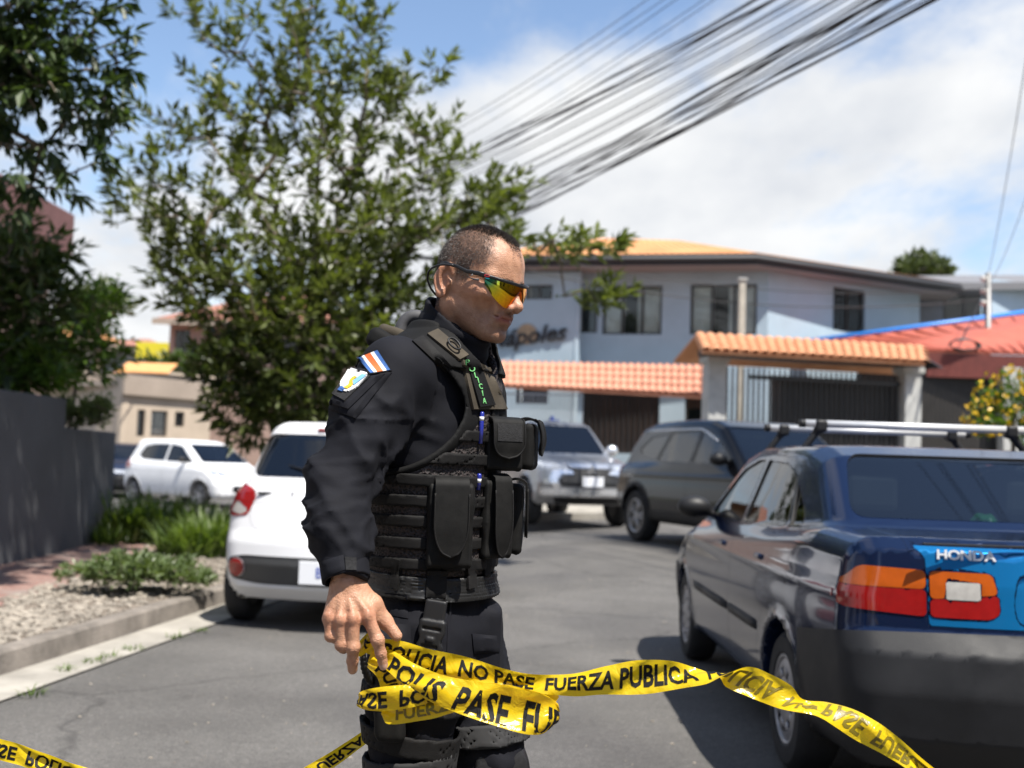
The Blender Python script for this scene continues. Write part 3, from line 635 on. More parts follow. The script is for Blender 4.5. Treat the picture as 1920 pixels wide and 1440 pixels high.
# ---- houses beyond the side street on the left
M_BEIGE = mat('beige_render', (.47, .385, .30), .85, var=.1, vs=1.2); M_BEIGE2 = mat('tan_render', (.33, .27, .22), .85, var=.1, vs=1)
b0, b1 = at(222, 33), at(390, 36.0); zt3 = float(P(300, 700, 33)[2])
root = thing('beige_building', 'low beige building with flat parapet and barred windows behind parked cars', 'building', (b0[0], b0[1], 0)); inv = Matrix.Translation((-b0[0], -b0[1], 0))
w = Wall(b0, b1, 0, zt3); hs = [w.hole(w.px(257, 768, 272, 818)), w.hole(w.px(283, 770, 314, 818)), w.hole(w.px(328, 772, 346, 800))]; w.build('wall', M_BEIGE, root, inv)
for h in hs: window(root, inv, w, h, 1, bars=3)
zb = hit_wall(b0, b1, 300, 745)[1]; w.put(MB().box(-.06, w.L+.06, -.14, .0, zb, zt3+.05), 'parapet', M_BEIGE2, root, inv); w.put(MB().box(-.1, w.L+.1, -.2, .3, zt3+.052, zt3+.14), 'coping', M_BEIGE, root, inv)
Wall((b0[0]-6, b0[1]+5), b0, 0, zt3).build('wall', M_BEIGE, root, inv)
w.put(MB().box(0, w.L, .3, 6, zt3-.4, zt3-.25), 'roof', M_BEIGE2, root, inv)
def hiphouse(name, label, u0, u1, Y, vt, vr, wallm, roofm, wins=(), deep=8, over=.5, ridge=.5):
    p0, p1 = at(u0, Y), at(u1, Y); z = float(P((u0+u1)/2, vt, Y)[2]); zr = float(P((u0+u1)/2, vr, Y+deep*.4)[2])
    rt = thing(name, label, 'house', (p0[0], p0[1], 0)); iv = Matrix.Translation((-p0[0], -p0[1], 0)); w = Wall(p0, p1, 0, z)
    hs = [w.hole(w.px(*b)) for b in wins]; w.build('wall', wallm, rt, iv)
    for h in hs: window(rt, iv, w, h, 2)
    Wall(p1, (p1[0]+.01, p1[1]+deep), 0, z).build('wall', wallm, rt, iv); Wall((p0[0]+.01, p0[1]+deep), p0, 0, z).build('wall', wallm, rt, iv)
    L_ = w.L; v = [(-over, -over, z-.05), (L_+over, -over, z-.05), (L_+over, deep, z-.05), (-over, deep, z-.05), (min(L_*.4, deep*.4), deep*.45, zr), (L_-min(L_*.4, deep*.4), deep*.45, zr)]
    rf = w.put(MB().add(v, [(0, 1, 5, 4), (1, 2, 5), (2, 3, 4, 5), (3, 0, 4), (0, 3, 2, 1)]), 'roof', roofm, rt, iv)
    w.put(MB().box(-over-.02, L_+over+.02, -over-.04, -over+.02, z-.25, z-.03), 'fascia', M_BEIGE2, rf, iv)
    return rt
M_PINKW = mat('pink_render', (.36, .25, .21), .85, var=.1); M_RT2 = rooftile_mat('dull_red_roof_tiles', (.27, .115, .08), (.38, .18, .125)); M_GREYW = mat('grey_render_far', (.33, .33, .34), .85, var=.1)
hiphouse('hillside_house', 'pinkish two-storey house with dull red hip roof seen through the tree', 305, 660, 42, 604, 548, M_PINKW, M_RT2, [(322, 618, 356, 668), (420, 620, 455, 664), (520, 620, 560, 664)])
hiphouse('hillside_house', 'low house with salmon roof next to the beige building', 90, 226, 37, 738, 688, M_BEIGE, mat('salmon_sheet_roof', (.5, .22, .14), .7, var=.12), [])
hiphouse('hillside_house', 'grey walled house behind the beige parapet building', 160, 262, 52, 648, 632, M_GREYW, M_RT2, [(185, 655, 205, 680)])
hiphouse('hillside_house', 'small house with bright orange roof far down the side street', 40, 150, 58, 632, 606, M_BEIGE, M_RT, [])
q = P(285, 657, 45); sgn = thing('yellow_billboard', 'plain yellow panel on posts above the beige building', 'billboard', (q[0], q[1], 0)); MB().box(-.65, .65, 0, .08, q[2]-.33, q[2]+.33).build('panel', mat('yellow_panel', (.62, .55, .03), .5), sgn, bevel=.01)
for x in (-.5, .5): MB().box(x-.05, x+.05, .085, .16, 0, q[2]+.2).build('post', M_IRON, sgn)
q = P(275, 688, 31.5); aw = thing('orange_awning', 'orange sheet awning fixed along the beige parapet', 'awning', (q[0], q[1], q[2])); MB().add([(-.72, -.3, -.16), (.72, -.3, -.16), (.72, .5, .16), (-.72, .5, .16), (-.72, -.3, -.2), (.72, -.3, -.2), (.72, .5, .12), (-.72, .5, .12)], [(0, 1, 2, 3), (7, 6, 5, 4), (0, 4, 5, 1), (1, 5, 6, 2), (2, 6, 7, 3), (3, 7, 4, 0)]).build('sheet', mat('orange_sheet', (.62, .30, .11), .6, var=.1), aw)
for x in (-.6, .6): MB().tube([(x, .45, .1), (x, 1.4, .05)], .02, 6).build('bracket', M_IRON, aw)
# house at the far left edge, behind the planter
p = at(50, 12.0); root = thing('left_house', 'dark pink house wall and eave behind the overhanging tree', 'house', (p[0]-5.6, p[1], 0)); z1_ = float(P(20, 300, 12)[2])
MB().box(0, 3.2, 0, 6, 0, z1_).build('wall', M_PINKW, root); MB().box(-.3, 3.4, -.4, 6.4, z1_+.002, z1_+.75).build('eave', mat('maroon_eave', (.16, .075, .07), .7, var=.15), root, bevel=.03)
# planter wall: two stepped panels
M_PLW = mat('grey_painted_wall', (.085, .087, .095), .8, var=.14, vs=1.3, bump=.25, bs=30)
w0, wm, w1_ = G(-420, 1180, KT), G(108, 1037, KT), G(207, 1008, KT); w0 = np.array([-4.62, 5.5, KT])
root = thing('planter_wall', 'dark grey stepped garden wall beside the brick pavement', 'wall', (w0[0], w0[1], KT-.01)); inv = Matrix.Translation((-w0[0], -w0[1], -KT+.01))
zA = float(P(108, 747, wm[1])[2]); zB = float(P(150, 806, (wm[1]+w1_[1])/2)[2])
for (p, q, z, nm) in ((w0, wm, zA, 'panel'), (wm, w1_, zB, 'panel')):
    d = Vector((q[0]-p[0], q[1]-p[1], 0)).normalized(); nr = Vector((-d.y, d.x, 0)); th = .18 if z == zA else .15; o_ = 0 if z == zA else .004
    a = Vector((p[0], p[1], 0))+nr*o_; b_ = Vector((q[0], q[1], 0))+nr*o_
    if z == zB: a = a+d*.003
    pts = [a, b_, b_+nr*th, a+nr*th]
    me = MB().add([(*x.xy, KT-.01) for x in pts]+[(*x.xy, z) for x in pts], [(0, 3, 2, 1), (4, 5, 6, 7), (0, 1, 5, 4), (1, 2, 6, 5), (2, 3, 7, 6), (3, 0, 4, 7)]).mesh(nm, bevel=.012); me.transform(inv); link(nm, me, M_PLW, root)
PLW = (w0, wm, w1_, zA, zB)
# side return of the planter and the soil it holds
me = MB().box(w1_[0]-3.5, w1_[0]-.16, w1_[1]-.15, w1_[1], KT-.01, zB-.02).mesh('panel', bevel=.01); me.transform(inv); link('panel', me, M_PLW, root)
tag(MB().add([(w0[0]-.16, w0[1], .55), (wm[0]-.17, wm[1], 1.15), (w1_[0]-.17, w1_[1]-.17, 1.1), (w1_[0]-4, w1_[1]-.17, 1.1), (w0[0]-5, w0[1], .55)], [(0, 1, 2, 3, 4)]).build('planter_soil', M_SOIL), kind='structure')
# sidewalk in front of the gate and houses
mb = MB(); y0 = 21.2
for x in range(-2, 31): mb.v += [(x, y0+.03*x, gh(x, y0)-.05), (x, y0+.03*x, gh(x, y0)+.13), (x, 27.5, gh(x, 27)+.13)]
for i in range(32): mb.f += [(3*i, 3*i+3, 3*i+4, 3*i+1), (3*i+1, 3*i+4, 3*i+5, 3*i+2)]
tag(mb.build('sidewalk', M_CONC), kind='structure')

# ---- unseen houses added beside and behind the viewpoint to darken fill light and reflections
def plain_house(label, x0, x1, y0, y1, h, wallm, roofm):
    rt = thing('unseen_house', label, 'house', ((x0+x1)/2, (y0+y1)/2, 0)); iv = Matrix.Translation((-(x0+x1)/2, -(y0+y1)/2, 0))
    for (p, q) in (((x0, y0), (x1, y0)), ((x1, y0), (x1, y1)), ((x1, y1), (x0, y1)), ((x0, y1), (x0, y0))):
        w = Wall(p, q, 0, h); n = max(1, int(w.L/3)); hs = []
        for k in range(n):
            c = w.L*(k+.5)/n
            for z in (1.0, 3.9):
                if z+1.3 < h: hs.append(w.hole((c-.6, c+.6, z, z+1.3)))
        w.build('wall', wallm, rt, iv)
        for r in hs: window(rt, iv, w, r, 2, True)
    o = .6; a, b, c, d = x0-o, x1+o, y0-o, y1+o; hw = min(b-a, d-c)/2; ym = (c+d)/2; xm = (a+b)/2
    rd = [(xm, c+hw, h+1.6), (xm, d-hw+.01, h+1.6)] if d-c > b-a else [(a+hw, ym, h+1.6), (b-hw+.01, ym, h+1.6)]
    v = [(a, c, h+.01), (b, c, h+.01), (b, d, h+.01), (a, d, h+.01), *rd]
    fs = [(0, 1, 4), (1, 2, 5, 4), (2, 3, 5), (3, 0, 4, 5), (3, 2, 1, 0)] if d-c > b-a else [(0, 1, 5, 4), (1, 2, 5), (2, 3, 4, 5), (3, 0, 4), (3, 2, 1, 0)]
    me = MB().add(v, fs).mesh('roof'); me.transform(iv); link('roof', me, roofm, rt)
plain_house('added unseen ochre two-storey house on the near side of the street past the sedan', 7.4, 15, -10, 9.0, 5.8, M_BEIGE2, M_RT2)
plain_house('added unseen grey house behind the planter on the near stretch of pavement', -15, -7.2, -12, 4.5, 5.6, M_GREYW, M_RT2)
plain_house('added unseen pink house closing the street behind the viewpoint', -6, 7, -24, -14, 6.2, M_PINKW, M_RT2)
# ================================================================== cars
def paint(name, col, metal=.0, rough=.35, coat=1.0, var=.04):
    return mat(name, col, rough, metal, var=var, vs=1.5, coat=coat*.38, bump=.0, spec=.12)
M_RUB = mat('tyre_rubber', (.018, .018, .019), .85, var=.3, vs=12, bump=.3, bs=60)
M_BLKP = mat('black_plastic', (.012, .012, .013), .5, bump=.2, bs=300, bdist=.001, spec=.35)
M_GRYP = mat('grey_bumper_plastic', (.014, .0145, .0165), .58, var=.35, vs=3, bump=.2, bs=250, rv=.12, spec=.3, bdist=.002)
M_CGL = glass('car_glass', (.34, .40, .42), 2.1)
M_CGLD = glass('dark_car_glass', (.06, .075, .085), 1.9)
M_INT = mat('car_interior', (.035, .036, .04), .8, var=.2)
M_ALU = mat('brushed_aluminium', (.72, .72, .72), .38, .45, var=.06, vs=30)
M_BADGE = mat('silver_badge', (.75, .75, .76), .3, .25)
M_CHR = mat('chrome', (.80, .81, .83), .14, .75)
M_WHL = mat('silver_wheel', (.45, .45, .46), .35, .8, var=.12, vs=8)
M_REDL = mat('red_lens', (.26, .006, .006), .12, coat=1.0, var=.10, vs=25)
M_AMBL = mat('amber_lens', (.40, .075, .005), .12, coat=1.0, var=.10, vs=25)
M_CLRL = mat('clear_lens', (.40, .385, .36), .15, coat=1.0, var=.1, vs=40)
M_HDL = mat('headlamp', (.55, .57, .6), .12, .5, coat=1.0, var=.5, vs=14)
M_PLT = mat('plate_white', (.72, .74, .78), .4)
M_PLTB = mat('plate_blue', (.05, .10, .42), .4)
def pin(pt, poly):
    x, z = pt; c = False; n = len(poly)
    for i in range(n):
        a, b = poly[i], poly[(i+1) % n]
        if (a[1] > z) != (b[1] > z) and x < (b[0]-a[0])*(z-a[1])/(b[1]-a[1])+a[0]: c = not c
    return c
def rpoly(poly, r=.03, n=4):              # round the corners of a polygon
    out = []; m_ = len(poly)
    for i in range(m_):
        p = Vector(poly[i]); a = Vector(poly[i-1])-p; b = Vector(poly[(i+1) % m_])-p; d = min(r, a.length*.45, b.length*.45)
        p0 = p+a.normalized()*d; p1 = p+b.normalized()*d
        for k in range(n+1):
            t = k/n; out.append(tuple((p0*(1-t)+p*t)*(1-t)+(p*(1-t)+p1*t)*t))
    return out
class Car:
    def __init__(s, name, label, cat, sp, loc, ang, pm, h=.03, group=None):
        s.root = thing(name, label, cat, loc, ang, group); s.pm = pm; s.sp = sp; s.h = h; Wd = sp['W']; L0 = min(p[0] for p in sp['tub']); L1 = max(p[0] for p in sp['tub'])
        belt = sp['belt']; tum = sp.get('tumble', .42); bow = sp.get('bow', (.16, .2)); ws = sp['wheels']; wr = sp['wr']
        H = max(p[1] for p in sp['cabin'])
        def f(p):
            x, y, z = p[:, 0], np.abs(p[:, 1]), p[:, 2]; yn = np.minimum(y/Wd, 1.2)**2.2
            xs = x-bow[0]*yn*sst(.25*L0, L0, x)*1.0+bow[1]*yn*sst(.3*L1, L1, x)
            d1 = s_poly(xs, z, sp['tub'])
            zz = np.clip((z-.58)/.42, -1.2, 1.2); w = Wd-.045*np.where(zz > 0, zz**2*1.1, zz**2*1.3)-sp.get('ptap', .05)*(sst(L1*.55, L1, x)+sst(L0*.6, L0, x))
            w = w+sp.get('crease', .006)*np.exp(-((z-belt+.14)/.03)**2)
            d1 = smax(d1, y-w, sp.get('k1', .09))
            d2 = s_poly(xs, z, sp['cabin'])
            wc = Wd-.055-tum*np.maximum(z-belt+.02, -.05)-sp.get('ctap', .09)*(sst(-.4, L0*.85, x)+.6*sst(.3, L1*.7, x))
            d2 = smax(d2, (y-wc)*.93, sp.get('k2', .085))
            d2 = smax(d2, z-(H-.035*(y/Wd)**2*1.6), .02)
            d = smin(d1, d2, .035)
            for wx in ws:
                c = np.hypot(x-wx, z-wr)-(wr+sp.get('arch', .045)); lip = np.exp(-(c/.03)**2)*sp.get('flare', .012)
                d = d-lip*(y > Wd*.75)
                d = smax(d, -np.maximum(c, -(y-(Wd-.30))), .012)
            return d
        s.f = f
        V, F = nets(f, (L0-.1, -Wd-.12, .1), (L1+.1, Wd+.12, H+.1), h)
        me = npmesh('body', V, F); s.bm = bmesh.new(); s.bm.from_mesh(me); bpy.data.meshes.remove(me); s.H = H
    def grad(s, V):
        V = np.asarray(V, float); e = .006; g = np.stack([s.f(V+np.eye(3)[i]*e)-s.f(V-np.eye(3)[i]*e) for i in range(3)], 1)
        return g/np.maximum(np.linalg.norm(g, axis=1, keepdims=True), 1e-9)
    def region(s, poly, ax, lim=None):
        i, j = {'x': (1, 2), 'y': (0, 2), 'z': (0, 1)}[ax[0]]; k = 'xyz'.index(ax[0]); sg = {'+': 1, '-': -1}.get(ax[1:2], 0)
        x0 = min(p[0] for p in poly)-.04; x1 = max(p[0] for p in poly)+.04; z0 = min(p[1] for p in poly)-.04; z1 = max(p[1] for p in poly)+.04
        tm = bpy.data.meshes.new('tmp'); s.bm.to_mesh(tm); k_ = len(tm.polygons); ce = np.empty(k_*3, np.float32); no_ = np.empty(k_*3, np.float32)
        tm.polygons.foreach_get('center', ce); tm.polygons.foreach_get('normal', no_); ce = ce.reshape(-1, 3); no_ = no_.reshape(-1, 3); bpy.data.meshes.remove(tm)
        mg = 3*s.h; ok = (ce[:, i] > x0-mg) & (ce[:, i] < x1+mg) & (ce[:, j] > z0-mg) & (ce[:, j] < z1+mg)
        if sg and ax[0] != 'z': ok &= ce[:, k]*sg >= 0
        s.bm.faces.ensure_lookup_table(); fs = [s.bm.faces[int(q)] for q in np.nonzero(ok)[0]]
        if lim: fs = [f for f in fs if lim(f.calc_center_median())]
        # cut in a small copy of the neighbourhood, then weld the remainder back
        sb = bmesh.new(); key = {}; cp = {}
        for f in fs:
            q = []
            for v in f.verts:
                if v not in cp: cp[v] = sb.verts.new(v.co); key[tuple(v.co)] = v
                q.append(cp[v])
            try: sb.faces.new(q)
            except ValueError: pass
        bmesh.ops.delete(s.bm, geom=fs, context='FACES_ONLY'); sb.normal_update()
        work = [f for f in sb.faces if (not sg or f.normal[k]*sg >= .12) and not any(v.is_boundary for v in f.verts)]
        n = len(poly)
        for q in range(n):
            a, b = poly[q], poly[(q+1) % n]
            if math.dist(a, b) < 1e-5: continue
            co = [0, 0, 0]; no = [0, 0, 0]; co[i], co[j] = a; no[i], no[j] = -(b[1]-a[1]), b[0]-a[0]
            mx, mn = max(a[0], b[0])+.1, min(a[0], b[0])-.1; zx, zn = max(a[1], b[1])+.1, min(a[1], b[1])-.1
            near = []; rest = []
            for f in work:
                c = f.verts[0].co; (near if mn < c[i] < mx and zn < c[j] < zx else rest).append(f)
            if not near: continue
            ge = set(near)
            for f in near: ge.update(f.edges); ge.update(f.verts)
            r = bmesh.ops.bisect_plane(sb, geom=list(ge), dist=1e-5, plane_co=co, plane_no=no)
            work = rest+[g for g in r['geom'] if isinstance(g, bmesh.types.BMFace)]
        ins = {f for f in work if f.is_valid and pin((f.calc_center_median()[i], f.calc_center_median()[j]), poly)}
        out = []
        for f in sb.faces:
            if f in ins: out.append([tuple(v.co) for v in f.verts]); continue
            q = []
            for v in f.verts:
                c = tuple(v.co)
                if c not in key: key[c] = s.bm.verts.new(v.co)
                q.append(key[c])
            try: s.bm.faces.new(q)
            except ValueError: pass
        sb.free()
        return out
    def part(s, name, poly, ax, m, mode='panel', off=0.0, parent=None, lim=None, skirt=.012):
        fs = s.region(poly, ax, lim)
        if not fs: print('EMPTY', name); return None
        return s.extract(name, fs, m, mode, off, parent, skirt)
    def extract(s, name, fs, m, mode, off, parent, skirt):
        vi = {}; V = []; F = []
        for f in fs:
            q = []
            for v in f:
                if v not in vi: vi[v] = len(V); V.append(v)
                q.append(vi[v])
            F.append(q)
        # boundary edges
        cnt = {}
        for q in F:
            for a, b in zip(q, q[1:]+q[:1]): cnt[(a, b)] = 1
        bd = [(a, b) for (a, b) in cnt if (b, a) not in cnt]
        V = np.array(V); Nn = s.grad(V)
        if mode == 'glass':
            par = parent or s.root; Vg = V-Nn*.008
            o = s.emit(name, Vg, F, Nn, m, par)
            b2 = {}; SV = []; SF = []
            for a, b in bd:
                for q in (a, b):
                    if q not in b2: b2[q] = len(SV)//3; SV += [V[q]+Nn[q]*.0015, V[q]-Nn[q]*.010, V[q]-Nn[q]*.03]
                i, j = b2[a]*3, b2[b]*3; SF += [(i, i+1, j+1, j), (i+1, i+2, j+2, j+1)]
            link('window_seal', mesh('window_seal', SV, SF), M_BLKP, o)
            return o
        base = len(V); bs = sorted({q for e in bd for q in e}); mp = {q: base+i for i, q in enumerate(bs)}
        Vt = V+Nn*off
        V2 = np.concatenate([Vt, V[bs]-Nn[bs]*skirt]); N2 = np.concatenate([Nn, Nn[bs]])
        if mode == 'panel':                # pull the outline in a little so that a shut line shows
            c = {}
            for a, b in bd:
                e = V[b]-V[a]
                for q in (a, b): c[q] = c.get(q, 0)+np.cross(e, Nn[q])
            for q, d in c.items():
                d = d/max(np.linalg.norm(d), 1e-9); V2[q] -= d*.0024; V2[mp[q]] -= d*.0024
        F2 = F+[(b, a, mp[a], mp[b]) for a, b in bd]
        return s.emit(name, V2, F2, N2, m, parent or s.root)
    def emit(s, name, V, F, Nn, m, par):
        me = mesh(name, V, F); me.normals_split_custom_set_from_vertices([tuple(n) for n in Nn]); return link(name, me, m, par)
    def finish(s, liner=True):
        bmesh.ops.delete(s.bm, geom=[v for v in s.bm.verts if not v.link_faces], context='VERTS')
        me = bpy.data.meshes.new('body'); s.bm.to_mesh(me); s.bm.free(); me.polygons.foreach_set('use_smooth', [True]*len(me.polygons))
        V = np.array([v.co[:] for v in me.vertices]); me.normals_split_custom_set_from_vertices([tuple(n) for n in s.grad(V)])
        b = link('body', me, s.pm, s.root)
        return b
    def hit(s, y0, z0, x=None, side=None):   # first surface point: along x from the rear (x=-1) / front (x=1), or along y at x given
        if side is None: o = np.array([4.0*x, y0, z0]); d = np.array([-x, 0, 0.])
        else: o = np.array([y0, 2.0*side, z0]); d = np.array([0, -side, 0.])
        t = 0.
        for st, n in ((.02, 220), (.0004, 60)):
            ts = t+st*np.arange(n); v = s.f(o+d*ts[:, None]); k = int(np.argmax(v < .0006)) if (v < .0006).any() else n-1
            t = ts[max(k-1, 0)] if st > .01 else ts[k]
        p = o+d*t
        return Vector(p), Vector(s.grad(p[None])[0])
    def wheel(s, x, y, r, w, style='alloy', m=None):
        sg = 1 if y > 0 else -1; c = (x, y, r); hw = w/2
        wh = MB().lathe([(.03, -hw*.8), (r*.62, -hw*.8), (r*.66, -hw*.4), (r*.66, hw*.55), (.03, hw*.55)], 24).build('wheel', M_BLKP, s.root, loc=c)
        MB().lathe([(r*.64, -hw*.85), (r*.68, -hw), (r*.9, -hw), (r*.97, -hw*.8), (r, -hw*.55), (r*1.002, 0), (r, hw*.55), (r*.97, hw*.8), (r*.9, hw), (r*.68, hw), (r*.64, hw*.85)], 40).build('tyre', M_RUB, wh, True)
        mb = MB(); q = hw*.82*sg; R0 = r*.65
        mb.lathe([(R0, q*1.0), (R0*1.02, q*1.13), (R0*.93, q*1.15), (R0*.90, q*.8)], 40)
        if style == 'cap':
            mb.lathe([(R0*.92, q*1.0), (R0*.80, q*1.12), (R0*.72, q*1.14)], 40); mb.lathe([(R0*.5, q*1.13), (R0*.3, q*1.18), (.01, q*1.2)], 30)
            for k in range(9):
                a = 2*math.pi*k/9; b = a+.42
                pts = [(R0*.72*math.cos(t), R0*.72*math.sin(t)) for t in np.linspace(a, b, 4)]+[(R0*.5*math.cos(t), R0*.5*math.sin(t)) for t in np.linspace(b, a, 4)]
                mb.prism(pts, q*1.0, q*1.135)
        else:
            n = 5 if style == 'alloy' else 6
            mb.lathe([(R0*.25, q*.8), (R0*.24, q*1.02), (.01, q*1.04)], 20)
            for k in range(n):
                a = 2*math.pi*k/n
                for d in (-.13, .13):
                    def rp(rr, t): return (rr*math.cos(t), rr*math.sin(t))
                    mb.prism([rp(R0*.18, a+d*2.2-.2), rp(R0*.95, a+d*1.25-.07), rp(R0*.95, a+d*1.25+.07), rp(R0*.18, a+d*2.2+.2)], q*.72, q*1.03)
        mb.build('rim', m or M_WHL, wh, True)
        autosmooth(wh.children[-1].data, 35)
    def seats(s, xs, z, y=.36, top=.62):
        for x in xs:
            for sg in (-1, 1):
                mb = MB().box(x-.05, x+.45, sg*y-.24, sg*y+.24, z-.12, z+.03)
                mb.add([(x-.12, sg*y-.24, z), (x+.02, sg*y-.24, z), (x+.02, sg*y+.24, z), (x-.12, sg*y+.24, z), (x-.26, sg*y-.2, z+top-.08), (x-.16, sg*y-.2, z+top-.08), (x-.16, sg*y+.2, z+top-.08), (x-.26, sg*y+.2, z+top-.08)], [(0, 3, 2, 1), (4, 5, 6, 7), (0, 1, 5, 4), (1, 2, 6, 5), (2, 3, 7, 6), (3, 0, 4, 7)])
                mb.box(x-.27, x-.18, sg*y-.12, sg*y+.12, z+top-.05, z+top+.12)
                mb.build('seat', M_INT, s.root, bevel=.03)
def decal_text(s, txt, size, p, right, up, nrm, m, par, name='badge', ext=.003, shear=0., bold=0.):
    tm = text_mesh(txt, size, ext, shear, bold=bold, name=name); xform(tm, frame(p, right, up, nrm)); return link(name, tm, m, par)
def mirror(c, x, z, sg, m, glassm=M_CHR, sz=(.05, .10, .065)):
    p, n = c.hit(x, z, side=sg); mb = MB()
    V, F = nets(lambda q: smin(s_ell(q, (0, .125*sg, .02), (sz[0]*1.3, sz[1], sz[2])), s_cone(q, (.01, -.02*sg, -.03), (0, .07*sg, 0), .022, .02), .03), (-.12, -.3, -.12), (.12, .3, .15), .012)
    V = V+np.array(p); o = link('mirror', npmesh('mirror', V, F), m, c.root)
    return o
def plate(c, y, z, x, wd=.36, hh=.16, txt='', size=.09):
    p, n = c.hit(y, z, x=x); rt = Vector((0, -1 if x < 0 else 1, 0)); n = Vector((x*1.0, 0, .0)); up = Vector((0, 0, 1)); p = p+n*.012
    me = MB().box(-wd/2, wd/2, -hh/2, hh/2, -.012, .004).mesh('license_plate', bevel=.004); xform(me, frame(p, rt, up, n)); o = link('license_plate', me, M_PLT, c.root)
    if txt: decal_text(c, txt, size, p+n*.0065, rt, up, n, M_PLTB, o, 'plate_lettering', .001)
    return o
def rot_h(hx, hy): return math.atan2(hy, hx)
